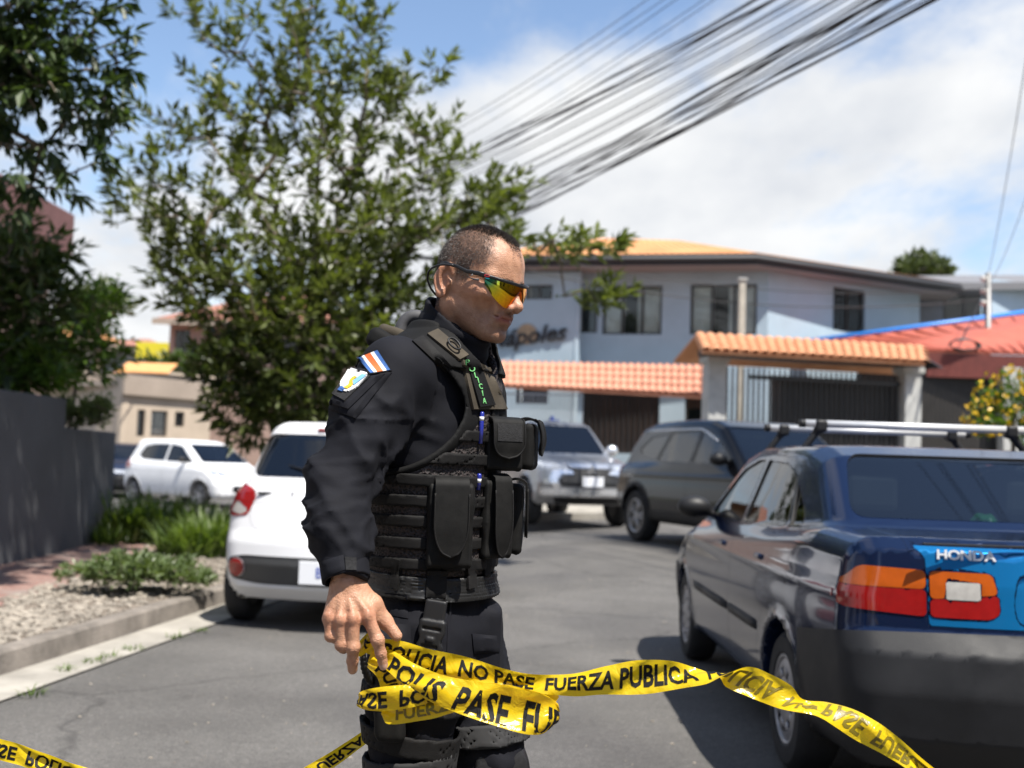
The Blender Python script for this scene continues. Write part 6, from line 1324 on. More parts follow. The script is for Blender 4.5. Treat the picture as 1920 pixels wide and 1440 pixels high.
# ---- ray casting on the clothes, patches that follow them
OBV = Vector(OB)
def bvh_of(*obs):
    V = []; F = []
    for o in obs:
        b = len(V); V += [v.co+OBV for v in o.data.vertices]; F += [tuple(b+i for i in p.vertices) for p in o.data.polygons]
    return BVHTree.FromPolygons(V, F)
shirt_o = [o for o in officer.children if o.name.startswith('shirt')][0]; trou_o = [o for o in officer.children if o.name.startswith('trousers')][0]
BV = bvh_of(shirt_o, vest, trou_o, *[c for c in vest.children])
def cast(u, v):
    h = BV.ray_cast(Vector((0, 0, CAMZ)), Vector(ray(u, v)).normalized())
    return (np.array(h[0]), np.array(h[1])) if h[0] is not None else (None, None)
def patch(name, c, th, m, par, n=10, m_=10, base=.0005, shape=None, soft=False):
    """slab that follows the cloth; c = four picture corners (tl, tr, br, bl); shape(s, t) -> keep"""
    c = np.array(c, float); g = np.zeros((n+1, m_+1, 3)); nr = np.zeros(3); ok = np.zeros((n+1, m_+1), bool)
    for i in range(n+1):
        for j in range(m_+1):
            s, t = j/m_, i/n; q = (c[0]*(1-s)+c[1]*s)*(1-t)+(c[3]*(1-s)+c[2]*s)*t; h, k = cast(*q)
            if h is not None: g[i, j] = h; ok[i, j] = True; nr += k
    nr /= np.linalg.norm(nr); dep = (g-np.array([0, 0, CAMZ])) @ nr; md = np.median(dep[ok])
    for i in range(n+1):
        for j in range(m_+1):
            if not ok[i, j] or abs(dep[i, j]-md) > .05:
                s, t = j/m_, i/n; q = (c[0]*(1-s)+c[1]*s)*(1-t)+(c[3]*(1-s)+c[2]*s)*t; d = ray(*q); k = md/(d @ nr); g[i, j] = np.array([0, 0, CAMZ])+d*k
    for _ in range(3):                    # relax
        g2 = g.copy(); g2[1:-1, 1:-1] = (g[:-2, 1:-1]+g[2:, 1:-1]+g[1:-1, :-2]+g[1:-1, 2:])/4; g = g*.5+g2*.5
    V = []; F = []; keep = {}
    def vid(i, j, top):
        k = (i, j, top)
        if k not in keep:
            keep[k] = len(V); e = 1.0
            if soft and (i in (0, n) or j in (0, m_)): e = .35
            V.append(g[i, j]+nr*((base+th*e) if top else base-.004))
        return keep[k]
    cell = {(i, j) for i in range(n) for j in range(m_) if shape is None or shape((j+.5)/m_, (i+.5)/n)}
    for (i, j) in cell:
        F.append((vid(i, j, 1), vid(i+1, j, 1), vid(i+1, j+1, 1), vid(i, j+1, 1)))
        for (di, dj, a, b) in ((-1, 0, (i, j), (i, j+1)), (1, 0, (i+1, j+1), (i+1, j)), (0, -1, (i+1, j), (i, j)), (0, 1, (i, j+1), (i+1, j+1))):
            if (i+di, j+dj) not in cell: F.append((vid(*b, 1), vid(*b, 0), vid(*a, 0), vid(*a, 1)))
    o = put(name, V, F, m, par, False); autosmooth(o.data, 35)
    return o, g, nr
# chest panel with lettering
cp, _, _ = patch('chest_panel', [(862, 668), (915, 690), (948, 768), (884, 768)], .006, M_OLIV, vest, 12, 10)
ls, _, _ = patch('lettering_strip', [(866, 669), (891, 678), (922, 761), (893, 765)], .010, M_VEST, cp, 12, 6)
BV = bvh_of(shirt_o, vest, trou_o, *[c for c in vest.children], ls, cp)
sw_, _, _ = patch('strap_webbing', [(800, 628), (820, 619), (878, 668), (861, 677)], .005, M_OLIV, vest, 12, 4)
patch('strap_webbing', [(772, 640), (792, 630), (846, 690), (836, 700)], .004, M_WEB, vest, 12, 4)
dr_, dk_ = cast(846, 650); dk_ = np.array(dk_); t1_ = np.array([.6, -.1, -.6]); t1_ -= dk_*(t1_ @ dk_); t1_ /= np.linalg.norm(t1_); t2_ = np.cross(dk_, t1_)
put('d_ring', *(lambda m: (np.array(m.v), m.f))(MB().tube([dr_+dk_*.012+t1_*.013*math.cos(a)*(1.3 if math.cos(a) > 0 else 1)+t2_*.011*math.sin(a) for a in np.linspace(0, 2*math.pi, 25)], .0022, 6)), M_BLKP, vest)
M_GRN = mat('green_thread', (.16, .50, .17), .8)
pth = [(877, 680), (884.5, 692), (891, 704), (896, 714), (900.5, 725), (904, 738), (907.5, 752)]
for ch, q in zip('POLICIA', pth):
    h, k = cast(*q)
    n_ = Vector(k); rt_ = Vector(ZV).cross(n_).normalized(); rt_ = rt_ if rt_.x > 0 else -rt_; u_ = n_.cross(rt_); u_ = u_ if u_.z > 0 else -u_
    tm = text_mesh(ch, .0155, .0006, bold=.0002, name='letter'); xform(tm, Matrix.Translation(-Vector(OB)) @ frame(Vector(h)+n_*.0012, rt_*1.25, u_, n_)); link('letter', tm, M_GRN, ls)
# ---- sleeve patches and pocket
ob, _, _ = patch('sleeve_pocket', [(658, 690), (735, 700), (668, 786), (618, 768)], .009, M_SHIRT, shirt_o, 12, 10, soft=True)
BV = bvh_of(shirt_o, vest, ob)
pf, _, _ = patch('pocket_flap', [(640, 716), (722, 702), (654, 768), (617, 757)], .007, M_SHIRT, ob, 10, 10, soft=True)
vl_, _, _ = patch('velcro_panel', [(664, 694), (698, 711), (650, 757), (626, 744)], .010, M_VELC, ob, 8, 8)
BV = bvh_of(shirt_o, vest, ob, pf, vl_)
M_FB = mat('flag_blue', (.03, .10, .30), .8, var=.2, vs=200); M_FW = mat('patch_white', (.68, .68, .68), .8, var=.06, vs=200); M_FR = mat('flag_red', (.62, .13, .03), .8, var=.12, vs=200); M_PY = mat('patch_yellow', (.58, .40, .03), .8, var=.2, vs=200)
C4_ = [(671, 672), (708, 657), (732, 694), (695, 700)]
fgp, _, _ = patch('flag_patch', [(668, 671), (709, 654), (735, 696), (694, 703)], .002, M_VEST, shirt_o, 8, 8)
BV = bvh_of(shirt_o, vest, ob, pf, vl_, fgp)
def lerp2(a, b, t): return (a[0]+(b[0]-a[0])*t, a[1]+(b[1]-a[1])*t)
for (a, b, m_) in ((0, .17, M_FB), (.17, .34, M_FW), (.34, .64, M_FR), (.64, .82, M_FW), (.82, 1, M_FB)):
    patch('flag_stripe', [lerp2(C4_[0], C4_[1], a), lerp2(C4_[0], C4_[1], b), lerp2(C4_[3], C4_[2], b), lerp2(C4_[3], C4_[2], a)], .0012, m_, fgp, 6, 3)
def shield(s, t): return abs(s-.5) < .5*(1 if t < .55 else math.sqrt(max(0, 1-((t-.55)/.45)**2))) and not (t < .10 and abs(abs(s-.5)-.25) > .18)
em, _, _ = patch('sleeve_emblem', [(656, 690), (692, 701), (661, 738), (631, 730)], .0025, M_FW, shirt_o, 22, 22, shape=shield)
BV = bvh_of(em)
patch('emblem_figure', [(664, 705), (671, 708), (655, 730), (643, 727)], .0012, M_PY, em, 10, 8, shape=lambda s, t: abs(s-.5+.25*math.sin(t*7)) < .34)
patch('emblem_band', [(679, 702), (689, 703), (664, 722), (660, 716)], .0012, mat('emblem_sky_blue', (.18, .42, .68), .8), em, 8, 4)
patch('emblem_band', [(640, 724), (648, 727), (642, 734), (633, 731)], .0012, M_FB, em, 6, 4)
BV = bvh_of(shirt_o)
# cuff with tab
def cuff(p):
    a, b = AR[-2], AR[-1]; ax = (b-a)/np.linalg.norm(b-a); s = (p-b) @ ax; r = np.linalg.norm(p-b-s[:, None]*ax, axis=1)-(.0415-.10*s*.35); return np.maximum(np.abs(r+.002)-.0035, np.abs(s+.022)-.024)
cf = sdfp('cuff', cuff, AR[-1]-.085, AR[-1]+.085, .0032, M_SHIRT, shirt_o)
BV = bvh_of(shirt_o, cf)
t1, _, _ = patch('cuff_tab', [(605, 1052), (645, 1040), (648, 1068), (612, 1082)], .004, M_SHIRT, cf, 6, 8, soft=True); patch('velcro_panel', [(646, 1044), (668, 1046), (668, 1069), (648, 1069)], .002, M_VELC, cf, 5, 5)
# ---- collar
NA0 = P(842, 652, 2.345); NA1 = P(866, 580, 2.325)
def collar(p):
    ax = (NA1-NA0); L = np.linalg.norm(ax); ax = ax/L; c = p-NA0; s = c @ ax; q = c-s[:, None]*ax; f = q @ FV; r = np.sqrt((f*.94)**2+(q @ LV)**2)
    rr = .071-.08*np.clip(s, -.05, .1)+.0015*np.sin(s*180); d = np.abs(r-rr)-.0045; top = .066-.30*np.clip(f, -.09, .09)
    return smax(d, np.maximum(s-top, -.05-s), .006)
sdfp('collar', collar, (-.34, 2.18, 1.40), (.0, 2.52, 1.62), .0045, M_SHIRT, shirt_o)
# ---- belt and gear
def belt(p):
    rib = .0012*np.sin((p[:, 2]-zpx(1082)+.03*(p[:, 0]+.165))*2*math.pi/.0065); f, l = fl(p)
    return np.maximum(np.abs(torso(p)-.024-rib)-.006, np.abs(p[:, 2]-zpx(1087)+.05*f)-.0225)
bl = sdfp('duty_belt', belt, (-.46, 2.1, .94), (.13, 2.6, 1.05), .0038, M_LEA)
BV = bvh_of(bl, trou_o, vest, *[c for c in vest.children])
for c4 in ([(738, 1046), (752, 1050), (748, 1105), (733, 1100)], [(872, 1052), (888, 1050), (889, 1100), (874, 1104)]): patch('belt_keeper', c4, .007, M_WEB, bl, 6, 4)
for nm, c4, th, mm in (('pocket_flap', [(722, 1112), (764, 1116), (766, 1160), (721, 1152)], .004, M_TROU), ('pocket_flap', [(725, 1168), (770, 1172), (772, 1240), (722, 1232)], .004, M_TROU), ('pocket_flap', [(884, 1188), (930, 1192), (936, 1222), (888, 1226)], .006, M_TROU), ('side_seam', [(842, 1112), (847, 1112), (842, 1235), (836, 1235)], .0025, M_TROU)): patch(nm, c4, th, mm, trou_o, 6, 6, soft=True)
st, g, nr = patch('holster_strap', [(800, 1070), (838, 1072), (832, 1150), (795, 1150)], .006, M_WEB, bl, 8, 4)
BV = bvh_of(trou_o, st, bl)
h, k = cast(810, 1190); k = np.array([-.1, -1, .05]); k /= np.linalg.norm(k); rt_ = np.array([1, -.1, -.12]); rt_ -= k*(rt_ @ k); rt_ /= np.linalg.norm(rt_); up_v = np.cross(k, rt_); up_v = up_v if up_v[2] > 0 else -up_v
RM = np.stack([rt_, k, up_v], 1)
def buckle(p, c=h+k*.01):
    q = (p-c) @ RM; d = s_box(q, (0, 0, 0), (.026, .009, .030), .006); d = np.minimum(d, s_box(q, (0, -.001, .047), (.021, .006, .02), .004)); d = smax(d, -s_box(q, (0, .012, .012), (.018, .006, .003), .001), .002); d = smax(d, -s_box(q, (0, .012, -.022), (.016, .006, .004), .002), .002); d = smin(d, s_box(q, (0, .009, -.008), (.008, .003, .005), .003), .003)
    d = smax(d, -np.minimum(s_ball(q, (.031, 0, -.008), .012), s_ball(q, (-.031, 0, -.008), .012)), .003); return d
sdfp('strap_buckle', buckle, h-.09, h+.09, .0026, M_BLKP, bl)
BV = bvh_of(trou_o); h2, k2 = cast(746, 1300)
# thigh holster with its straps, coiled cord
def holster(p, c=h2+np.array([-.015, -.022, 0])):
    q = p-c; q = np.stack([q[:, 0]+.08*q[:, 2], q[:, 1], q[:, 2]], 1); d = s_box(q, (0, 0, 0), (.029, .018, .085), .014); d = smin(d, s_box(q, (.0, -.012, .05), (.02, .02, .05), .012), .01); return d+.0015*(vnoise(p*60, 2)-.5)
ho = sdfp('holster', holster, h2-.16, h2+.14, .0045, M_NEO)
for (pts, rs, v0, dz, w) in ((LR, RL, 1300, .0, .016), (LR, RL, 1374, -.02, .02)):
    z0 = float(P(770, v0, 2.25)[2])
    def lstrap(p, pts=pts, rs=rs, z0=z0, w=w): return np.maximum(np.abs(s_chain(p, pts, rs, .04)-.016)-.0035, np.abs(p[:, 2]-z0+.15*(p[:, 0]+.2))-w)
    sdfp('thigh_strap', lstrap, (-.42, 2.08, z0-.09), (.0, 2.42, z0+.09), .0055, M_WEB, ho)
def kneepad(p, c, fw, s=1.0):
    q = p-c; f = q @ fw; l = q @ np.cross(ZV, fw); d = s_ell(np.stack([f, l, q[:, 2]], 1), (0, 0, 0), (.075, .078, .105)); d = np.abs(d)-.006; d = np.maximum(d, -f+.005); d = smin(d, np.abs(s_ell(np.stack([f-.012, l, q[:, 2]], 1), (0, 0, 0), (.075, .055, .075)))-.004+(f < .01)*.1, .01); return d
for pts, dv in ((LL, -.02), (LR, -.09)):
    c = pts[2]+np.array([0, 0, dv]); o = sdfp('knee_pad', lambda p: kneepad(p, c, FV), c-.13, c+.13, .006, mat('hard_black_rubber', (.016, .016, .017), .35, var=.3, vs=30, bump=.2, bs=60))
    q_ = c+FV*.045-LV*.06; MB().lathe([(0, -.006), (.008, -.005), (.0085, -.001), (.006, .0), (.0055, -.003), (0, -.003)], 14, 'y', tuple(q_-OB)).build('rivet', M_BLKP, o, True)
    z0 = c[2]+.085
    def ks(p, pts=pts, rs=(RL if pts is LR else RLL), z0=z0): return np.maximum(np.abs(s_chain(p, pts, rs, .04)-.016)-.0035, np.abs(p[:, 2]-z0-.1*(p[:, 0]-c[0]))-.022)
    sdfp('knee_strap', ks, (c[0]-.15, c[1]-.16, z0-.06), (c[0]+.15, c[1]+.16, z0+.06), .006, mat('grey_camo_strap', (.012, .012, .013), .8, col2=(.017, .017, .018), vs=40, vd=2), o)
mb = MB(); pts = []
cpx = [(684, 1205, 2.12), (680, 1225, 2.11), (683, 1252, 2.11), (692, 1275, 2.12), (708, 1288, 2.14), (728, 1290, 2.17)]
cpv = [P(*q) for q in cpx]; tt = np.linspace(0, len(cpv)-1, 60); cl = np.stack([np.interp(tt, np.arange(len(cpv)), [c[i] for c in cpv]) for i in range(3)], 1)
for _ in range(8): cl[1:-1] = (cl[:-2]+cl[1:-1]*2+cl[2:])/4
rr_ = [.0062+.0018*math.sin(i*2*math.pi/2.2) for i in range(180)]; tt2 = np.linspace(0, 59, 180); cl2 = np.stack([np.interp(tt2, np.arange(60), cl[:, i]) for i in range(3)], 1)
MB().tube([tuple(q-OB) for q in cl2], rr_, 10).build('coiled_cord', M_BLKP, ho, True)
# ---- pouches
BV = bvh_of(vest, shirt_o, *[c for c in vest.children])
def pouch(name, u, v, w, h, dp, nrm, flap=None, tilt=0., mm=M_NEO, at_=None, extra=None, strapm=M_VELC):
    p, k = cast(u, v) if at_ is None else (np.array(at_), None)
    n_ = np.array([nrm[0], nrm[1], 0.]); n_ /= np.linalg.norm(n_); rt = np.cross(ZV, n_); up = ZV*math.cos(tilt)+rt*math.sin(tilt); rt = np.cross(up, n_); Rm = np.stack([rt, n_, up], 1); c = p+n_*(dp*.5-.004)
    def f(q0):
        q = (q0-c) @ Rm; d = s_box(q, (0, 0, 0), (w/2, dp/2, h/2), .011); d = d-.002*np.exp(-((np.abs(q[:, 0])-w/2+.006)/.003)**2)*(q[:, 1] > 0); return d+.005*(vnoise(q0*26, 3)-.5)
    e = max(w, h, dp)*.62+.02; o = sdfp(name, f, c-e, c+e, .0036, mm, vest)
    if flap:                               # tongue: over the top and down the front, rounded end
        (fw, fl_, lift) = flap; V = []; F = []; ns, nt2 = 26, 10; path = []
        for i in range(ns+1):
            s = i/ns; L = s*(dp+fl_+.01)
            if L < dp: y_, z_ = -dp/2+L, h/2+.004+.004*math.sin(L/dp*3.14)
            else: t = L-dp; y_, z_ = dp/2+.005+lift*math.sin(min(1, t/fl_)*2.6), h/2+.004-t
            path.append((y_, z_))
        for lay in (0, 1):
            for i in range(ns+1):
                s = max(0, (i/ns*(dp+fl_+.01)-dp)/(fl_+.01)); ww = fw/2*(1 if s < .55 else math.sqrt(max(0, 1-((s-.55)/.45)**2))*.98+.02)
                a = np.array(path[max(i-1, 0)]); b = np.array(path[min(i+1, ns)]); t = b-a; t = t/max(np.linalg.norm(t), 1e-9); nn = np.array([-t[1], t[0]])
                for j in range(nt2+1):
                    x = (j/nt2*2-1)*ww; pp = np.array(path[i])+nn*(.0052*lay); V.append(c+rt*x+n_*pp[0]+up*pp[1])
        m2 = nt2+1; B0 = (ns+1)*m2
        for i in range(ns):
            for j in range(nt2): a = i*m2+j; F += [(a, a+1, a+m2+1, a+m2), (B0+a, B0+a+m2, B0+a+m2+1, B0+a+1)]
            for j in (0, nt2): a = i*m2+j; F.append((a, a+m2, B0+a+m2, B0+a))
        for j in range(nt2): a = ns*m2+j; F.append((a, a+1, B0+a+1, B0+a))
        me = mesh('flap', np.array(V)-OB, F); bm = bmesh.new(); bm.from_mesh(me); bmesh.ops.recalc_face_normals(bm, faces=bm.faces); bm.to_mesh(me); bm.free(); autosmooth(me, 50); fo = link('flap', me, mm, o)
        # stitched binding along the flap's edge
        edge = [np.array(V[B0+i*m2]) for i in range(8, ns+1)]+[np.array(V[B0+i*m2+nt2]) for i in range(ns, 7, -1)]
        MB().tube([tuple(q-OB) for q in edge], .0022, 6).build('flap_binding', M_WEB, fo, True)
        if extra:
            a, b = extra; V2 = []; F2 = []; k0 = int(a*ns); k1 = int(b*ns)
            for i in range(k0, k1+1):
                for j in range(1, nt2): V2.append(np.array(V[B0+i*m2+j])*1.0+(np.array(V[B0+i*m2+j])-np.array(V[i*m2+j]))/.0052*.0012)
            for i in range(k1-k0):
                for j in range(nt2-2): q = i*(nt2-1)+j; F2.append((q, q+1, q+nt2, q+nt2-1))
            link('velcro_panel', mesh('velcro_panel', np.array(V2)-OB, F2), strapm, fo)
    return o, c, (rt, n_, up)
mixn = lambda t: FV*math.cos(t)-LV*math.sin(t)
po, c, ax = pouch('chest_pouch', 934, 838, .088, .098, .036, mixn(R(38)), (.072, .066, .006), extra=(.40, .72))
po2, c2, ax2 = pouch('chest_pouch', 0, 0, .07, .095, .032, mixn(R(-12)), (.05, .06, .008), at_=c+LV*.085+FV*.012+ZV*.004)
pouch('magazine_pouch', 842, 985, .092, .165, .03, mixn(R(58)), (.066, .135, .004))
pouch('radio_pouch', 922, 972, .072, .160, .034, mixn(R(34)), (.040, .150, .007))
pouch('magazine_pouch', 0, 0, .08, .15, .03, mixn(R(-20)), (.05, .11, .001), at_=P(925, 975, 2.35)+LV*.12-FV*.01)
BV = bvh_of(vest, shirt_o, *[c for c in vest.children])
# pens clipped beside the pouch
M_PEN = mat('blue_pen', (.02, .03, .28), .25, coat=.6)
for (u0, v0, u1, v1) in ((904, 772, 901, 832), (899, 888, 897, 918)):
    a, _ = cast(u0, v0+6); b, _ = cast(u1, v1); dv = np.array([.0, -.012, 0])
    a = a+dv; b = b+dv; a[2] = P(u0, v0, a[1])[2]; d = (b-a)/np.linalg.norm(b-a); pn = put('pen', *(lambda m: (np.array(m.v), m.f))(MB().tube([a, a+d*.004, a+(b-a)*.5, b], [.0035, .0047, .0047, .0045], 10)), M_PEN, vest)
    put('pen_label', *(lambda m: (np.array(m.v), m.f))(MB().tube([a+d*.010, a+d*.018], [.0049, .0049], 10)), M_FW, pn)
# upper-back pouch and grab handle, side buckles
def lump(name, u, v, Y, hx, m, r=.02, rot=0.):
    c = P(u, v, Y); cs, sn = math.cos(rot), math.sin(rot); Rm = np.array([[cs, 0, -sn], [0, 1, 0], [sn, 0, cs]]); return sdfp(name, lambda p: s_box(p, c, hx, r, Rm)+.003*(vnoise(p*45, 6)-.5), c-max(hx)*1.6-.02, c+max(hx)*1.6+.02, .0048, m, vest)
lump('shoulder_pad', 722, 645, 2.30, (.034, .05, .022), M_VEST, .016, -.5); lump('shoulder_pad', 738, 628, 2.36, (.03, .05, .014), M_OLIV, .012, -.3)
hd = [P(*q) for q in ((748, 630, 2.36), (756, 604, 2.36), (772, 592, 2.36), (792, 594, 2.36), (806, 606, 2.37))]
tt = np.linspace(0, 4, 24); hc = np.stack([np.interp(tt, range(5), [q[i] for q in hd]) for i in range(3)], 1)
for _ in range(4): hc[1:-1] = (hc[:-2]+hc[1:-1]*2+hc[2:])/4
put('grab_handle', *(lambda m: (np.array(m.v), m.f))(MB().tube([tuple(q) for q in hc], .014, 10)), mat('grey_webbing', (.06, .06, .065), .7, var=.3, vs=40), vest)
for v in (955, 1000, 1040): lump('side_buckle', 694, v, 2.33, (.014, .022, .013), M_BLKP, .005)
# ---- head, neck, hand: one body mesh
HB = R(33); HPI = R(12)
hf = np.array([math.cos(HB)*math.cos(HPI), -math.sin(HB)*math.cos(HPI), -math.sin(HPI)]); hl = np.array([math.sin(HB), math.cos(HB), 0.]); hu = np.cross(hf, hl)
HM = np.stack([hf, hl, hu], 1); HS = 1.0
HO = P(850, 530, 2.255)+hl*.077
def toH(p): return (p-HO) @ HM
def fromH(q): return np.asarray(q, float) @ HM.T+HO
def ear(q):
    o = np.array([-.014, .0755, .003]); q = q-o
    a = R(28); e2 = np.array([-math.cos(a), math.sin(a), 0]); e1 = np.array([-.16, 0, .987]); e3 = np.cross(e2, e1); e3 /= np.linalg.norm(e3); e1 = np.cross(e3, e2)
    A = q @ e1; B = q @ e2-.010; C = q @ e3
    tb = B+.10*A; rho = np.sqrt((A/(.0315))**2+((tb)/(.0185*(1-.35*np.clip(-A/.03, 0, 1))))**2)
    plate_ = np.maximum(np.abs(C+.001)-.0018, (rho-1)*.018)
    ring = np.sqrt(((rho-.93)*.0195)**2+(C-.003)**2)-.0040; ring = np.where((tb < -.006) & (A < .012), ring+.02, ring)
    d = smin(plate_, ring, .004)
    r2 = np.sqrt(((A-.004)/.020)**2+((tb+.001)/.0105)**2); anti = np.sqrt(((r2-1)*.012)**2+(C-.003)**2)-.0026; anti = np.where(tb < .0, anti+.02, anti); d = smin(d, anti, .004)
    lobe = s_ell(np.stack([A, tb, C], 1), (-.0285, -.004, .001), (.0095, .0085, .004)); d = smin(d, lobe, .006)
    tr = s_ell(np.stack([A, tb, C], 1), (-.006, -.013, .003), (.008, .004, .005)); d = smin(d, tr, .004)
    back = s_ell(np.stack([A, tb, C], 1), (-.002, -.008, -.007), (.022, .010, .009)); d = smin(d, back, .006)
    return smax(d, -s_ell(np.stack([A, tb, C], 1), (-.003, -.003, .006), (.0125, .0075, .0065)), .003)
def head(p):
    q = toH(p); q = np.stack([q[:, 0], np.abs(q[:, 1]), q[:, 2]], 1)
    d = s_ell(q, (-.001, 0, .040), (.089, .0765, .089))
    d = smin(d, s_ell(q, (.046, 0, .052), (.0465, .060, .052)), .03)
    d = smin(d, s_ell(q, (.034, 0, -.012), (.057, .060, .086)), .03)
    d = smin(d, s_cone(q, (-.004, .052, -.042), (.062, .020, -.084), .0175, .016), .028)
    d = smin(d, s_ell(q, (.0795, 0, -.0875), (.0150, .021, .0150)), .018)
    d = smin(d, s_ell(q, (.060, .046, -.012), (.022, .017, .015)), .022); d = smin(d, s_ell(q, (.070, .043, -.030), (.017, .012, .014)), .014)
    d = smin(d, s_ell(q, (.030, .060, -.004), (.035, .010, .011)), .018)
    d = smin(d, s_cone(q, (.0865, .006, .027), (.070, .050, .027), .010, .010), .016)
    d = smin(d, s_ell(q, (.077, 0, -.044), (.0215, .036, .026)), .02)
    d = smax(d, -s_ell(q, (.100, .033, .008), (.015, .018, .0105)), .012)
    d = smin(d, s_ball(q, (.0755, .031, .008), .0125), .004)
    d = smax(d, -s_ell(q, (.075, .052, -.040), (.012, .016, .018)), .022)      # hollow below the cheekbone
    d = smin(d, s_cone(q, (.090, 0, .020), (.1105, 0, -.018), .0085, .0100), .013)
    d = smin(d, s_ball(q, (.1150, 0, -.0220), .0112), .007)
    d = smin(d, s_ell(q, (.1020, .0140, -.0270), (.0120, .0078, .0090)), .006)
    d = smax(d, -s_ell(q, (.1075, .0070, -.0345), (.006, .0035, .004)), .003)
    d = smax(d, -s_cone(q, (.0995, .0215, -.025), (.0870, .0345, -.056), .0034, .0022), .009)
    d = smin(d, s_cone(q, (.0985, .004, -.0465), (.0815, .0275, -.0485), .0054, .0026), .006)
    d = smin(d, s_cone(q, (.0970, .0, -.0588), (.0815, .0250, -.0530), .0066, .0028), .006)
    d = smax(d, -s_cone(q, (.1060, 0, -.0526), (.0815, .0320, -.0478), .0019, .0016), .003)
    d = smax(d, -s_ell(q, (.0975, 0, -.070), (.009, .020, .0045)), .010)
    d = smax(d, -s_cone(q, (.1035, 0, -.033), (.0995, 0, -.043), .0016, .0014), .004)
    d = smin(d, s_cone(q, (-.022, 0, -.015), (-.040, 0, -.20), .051, .058), .028)
    d = smin(d, s_cone(q, (-.030, .056, -.022), (.010, .022, -.17), .012, .010), .02)
    d = smin(d, s_ell(q, (.030, 0, -.135), (.014, .012, .016)), .02)
    ed = np.full(len(p), .05); k = np.linalg.norm(q-np.array([-.02, .08, 0]), axis=1) < .085
    if k.any(): ed[k] = ear(q[k])
    return smin(d, ed, .005)
c = fromH([[0, 0, -.03]])[0]
HV, HF = nets(head, c-np.array([.16, .16, .20]), c+np.array([.17, .16, .18]), .0027)
# hand
def hp(u, v, Y): return P(u, v, Y)
wr = hp(652, 1092, 2.012); D0 = 1.985
MC = [hp(617, 1160, 1.992), hp(638, 1165, 1.984), hp(662, 1164, 1.982), hp(690, 1158, 1.988)]
FG = [[MC[0], hp(621, 1192, 1.992), hp(628, 1196, 2.018), hp(634, 1186, 2.030)],
      [MC[1], hp(641, 1209, 1.990), hp(644, 1214, 2.018), hp(648, 1202, 2.032)],
      [MC[2], hp(662, 1213, 1.985), hp(661, 1239, 1.998), hp(661, 1255, 2.008)],
      [MC[3], hp(708, 1200, 1.990), hp(714, 1225, 1.995), hp(718.5, 1246, 2.002)]]
FR = [[.0105, .0098, .0090, .0080], [.0112, .0105, .0098, .0088], [.0116, .0110, .0098, .0088], [.0116, .0105, .0095, .0084]]
TH = [hp(672, 1105, 2.015), hp(700, 1132, 2.018), hp(722, 1165, 2.022), hp(744, 1192, 2.016)]; TR = [.016, .0155, .0128, .0098]
def hand(p):
    d = s_cone(p, hp(643, 1000, 2.06), wr, .030, .0265)
    pr = [(.018, .0120), (.018, .0128), (.018, .0130), (.018, .0128)]
    for i, m_ in enumerate(MC):
        b = wr+np.array([(-.016+.0105*i), .004, -.012]); d = smin(d, s_cone(p, b, m_+np.array([0, .004, 0]), .0165, .0125), .014)
    d = smin(d, s_cone(p, hp(640, 1130, 2.0), hp(690, 1145, 2.004), .012, .013), .012)     # palm body
    for f, r in zip(FG, FR):
        e = s_chain(p, f, r, .004)
        e = smin(e, s_ball(p, f[1]+np.array([0, -.001, 0]), r[1]*1.05), .006)
        d = smin(d, e, .0055)
    d = smin(d, s_chain(p, TH, TR, .008), .012)
    web = s_cone(p, hp(690, 1140, 2.01), hp(704, 1160, 2.014), .010, .006); d = smin(d, web, .012)
    for m_ in MC: d = smin(d, s_ball(p, m_+np.array([0, -.006, .003]), .0062), .008)      # knuckles
    for i, m_ in enumerate(MC): d = smin(d, s_cone(p, wr+np.array([-.010+.007*i, -.0175, -.014]), m_+np.array([0, -.0070, .010]), .0036, .0038), .010)
    for f in FG:                           # creases over the finger joints
        for j, r in ((1, .0105), (2, .0095)):
            ax = f[j+1]-f[j-1]; ax = ax/np.linalg.norm(ax); t = (p-f[j]) @ ax; w_ = np.linalg.norm(p-f[j], axis=1) < .016; d = d+np.where(w_, .00055*np.cos(t*2*math.pi/.0036)*np.exp(-(t/.006)**2), 0)
    return d+.0006*(vnoise(p*300, 3)-.5)
HAV, HAF = nets(hand, hp(652, 1160, 2.01)-np.array([.085, .08, .115]), hp(652, 1160, 2.01)+np.array([.115, .09, .13]), .0019)
lhand_c = AL[-1]
def lhand(p):
    d = s_cone(p, AL[-2], AL[-1], .03, .027); dn = np.array([.12, -.1, -1]); dn /= np.linalg.norm(dn); w0 = AL[-1]
    for i in range(4):
        o = FV*(.028-.019*i); m_ = w0+dn*.085+o; d = smin(d, s_cone(p, w0+o*.6, m_, .017, .012), .014); d = smin(d, s_chain(p, [m_, m_+dn*.036+FV*.004, m_+dn*.055-LV*.015, m_+dn*.062-LV*.03], [.0105, .0098, .009, .008]), .005)
    return smin(d, s_chain(p, [w0+FV*.02, w0+dn*.05+FV*.042, w0+dn*.09+FV*.046-LV*.012], [.015, .0125, .009]), .012)
LHV, LHF = nets(lhand, lhand_c-.2, lhand_c+.16, .004)
bd = lambda p: np.minimum(torso(p)+.012, np.minimum(s_chain(p, AR, [r-.016 for r in RR], .03), np.minimum(s_chain(p, AL, [r-.016 for r in RR], .03), np.minimum(s_chain(p, LR, [r-.018 for r in RL], .03), s_chain(p, LL, [r-.018 for r in RLL], .03)))))
BDV, BDF = nets(bd, (-.5, 1.98, .05), (.25, 2.75, 1.52), .02)
Vs = [HV, HAV, LHV, BDV]; Fs = [HF, HAF, LHF, BDF]; off = 0; Fa = []
for v_, f_ in zip(Vs, Fs): Fa.append(f_+off); off += len(v_)
SKV = np.concatenate(Vs); SKF = np.concatenate(Fa)
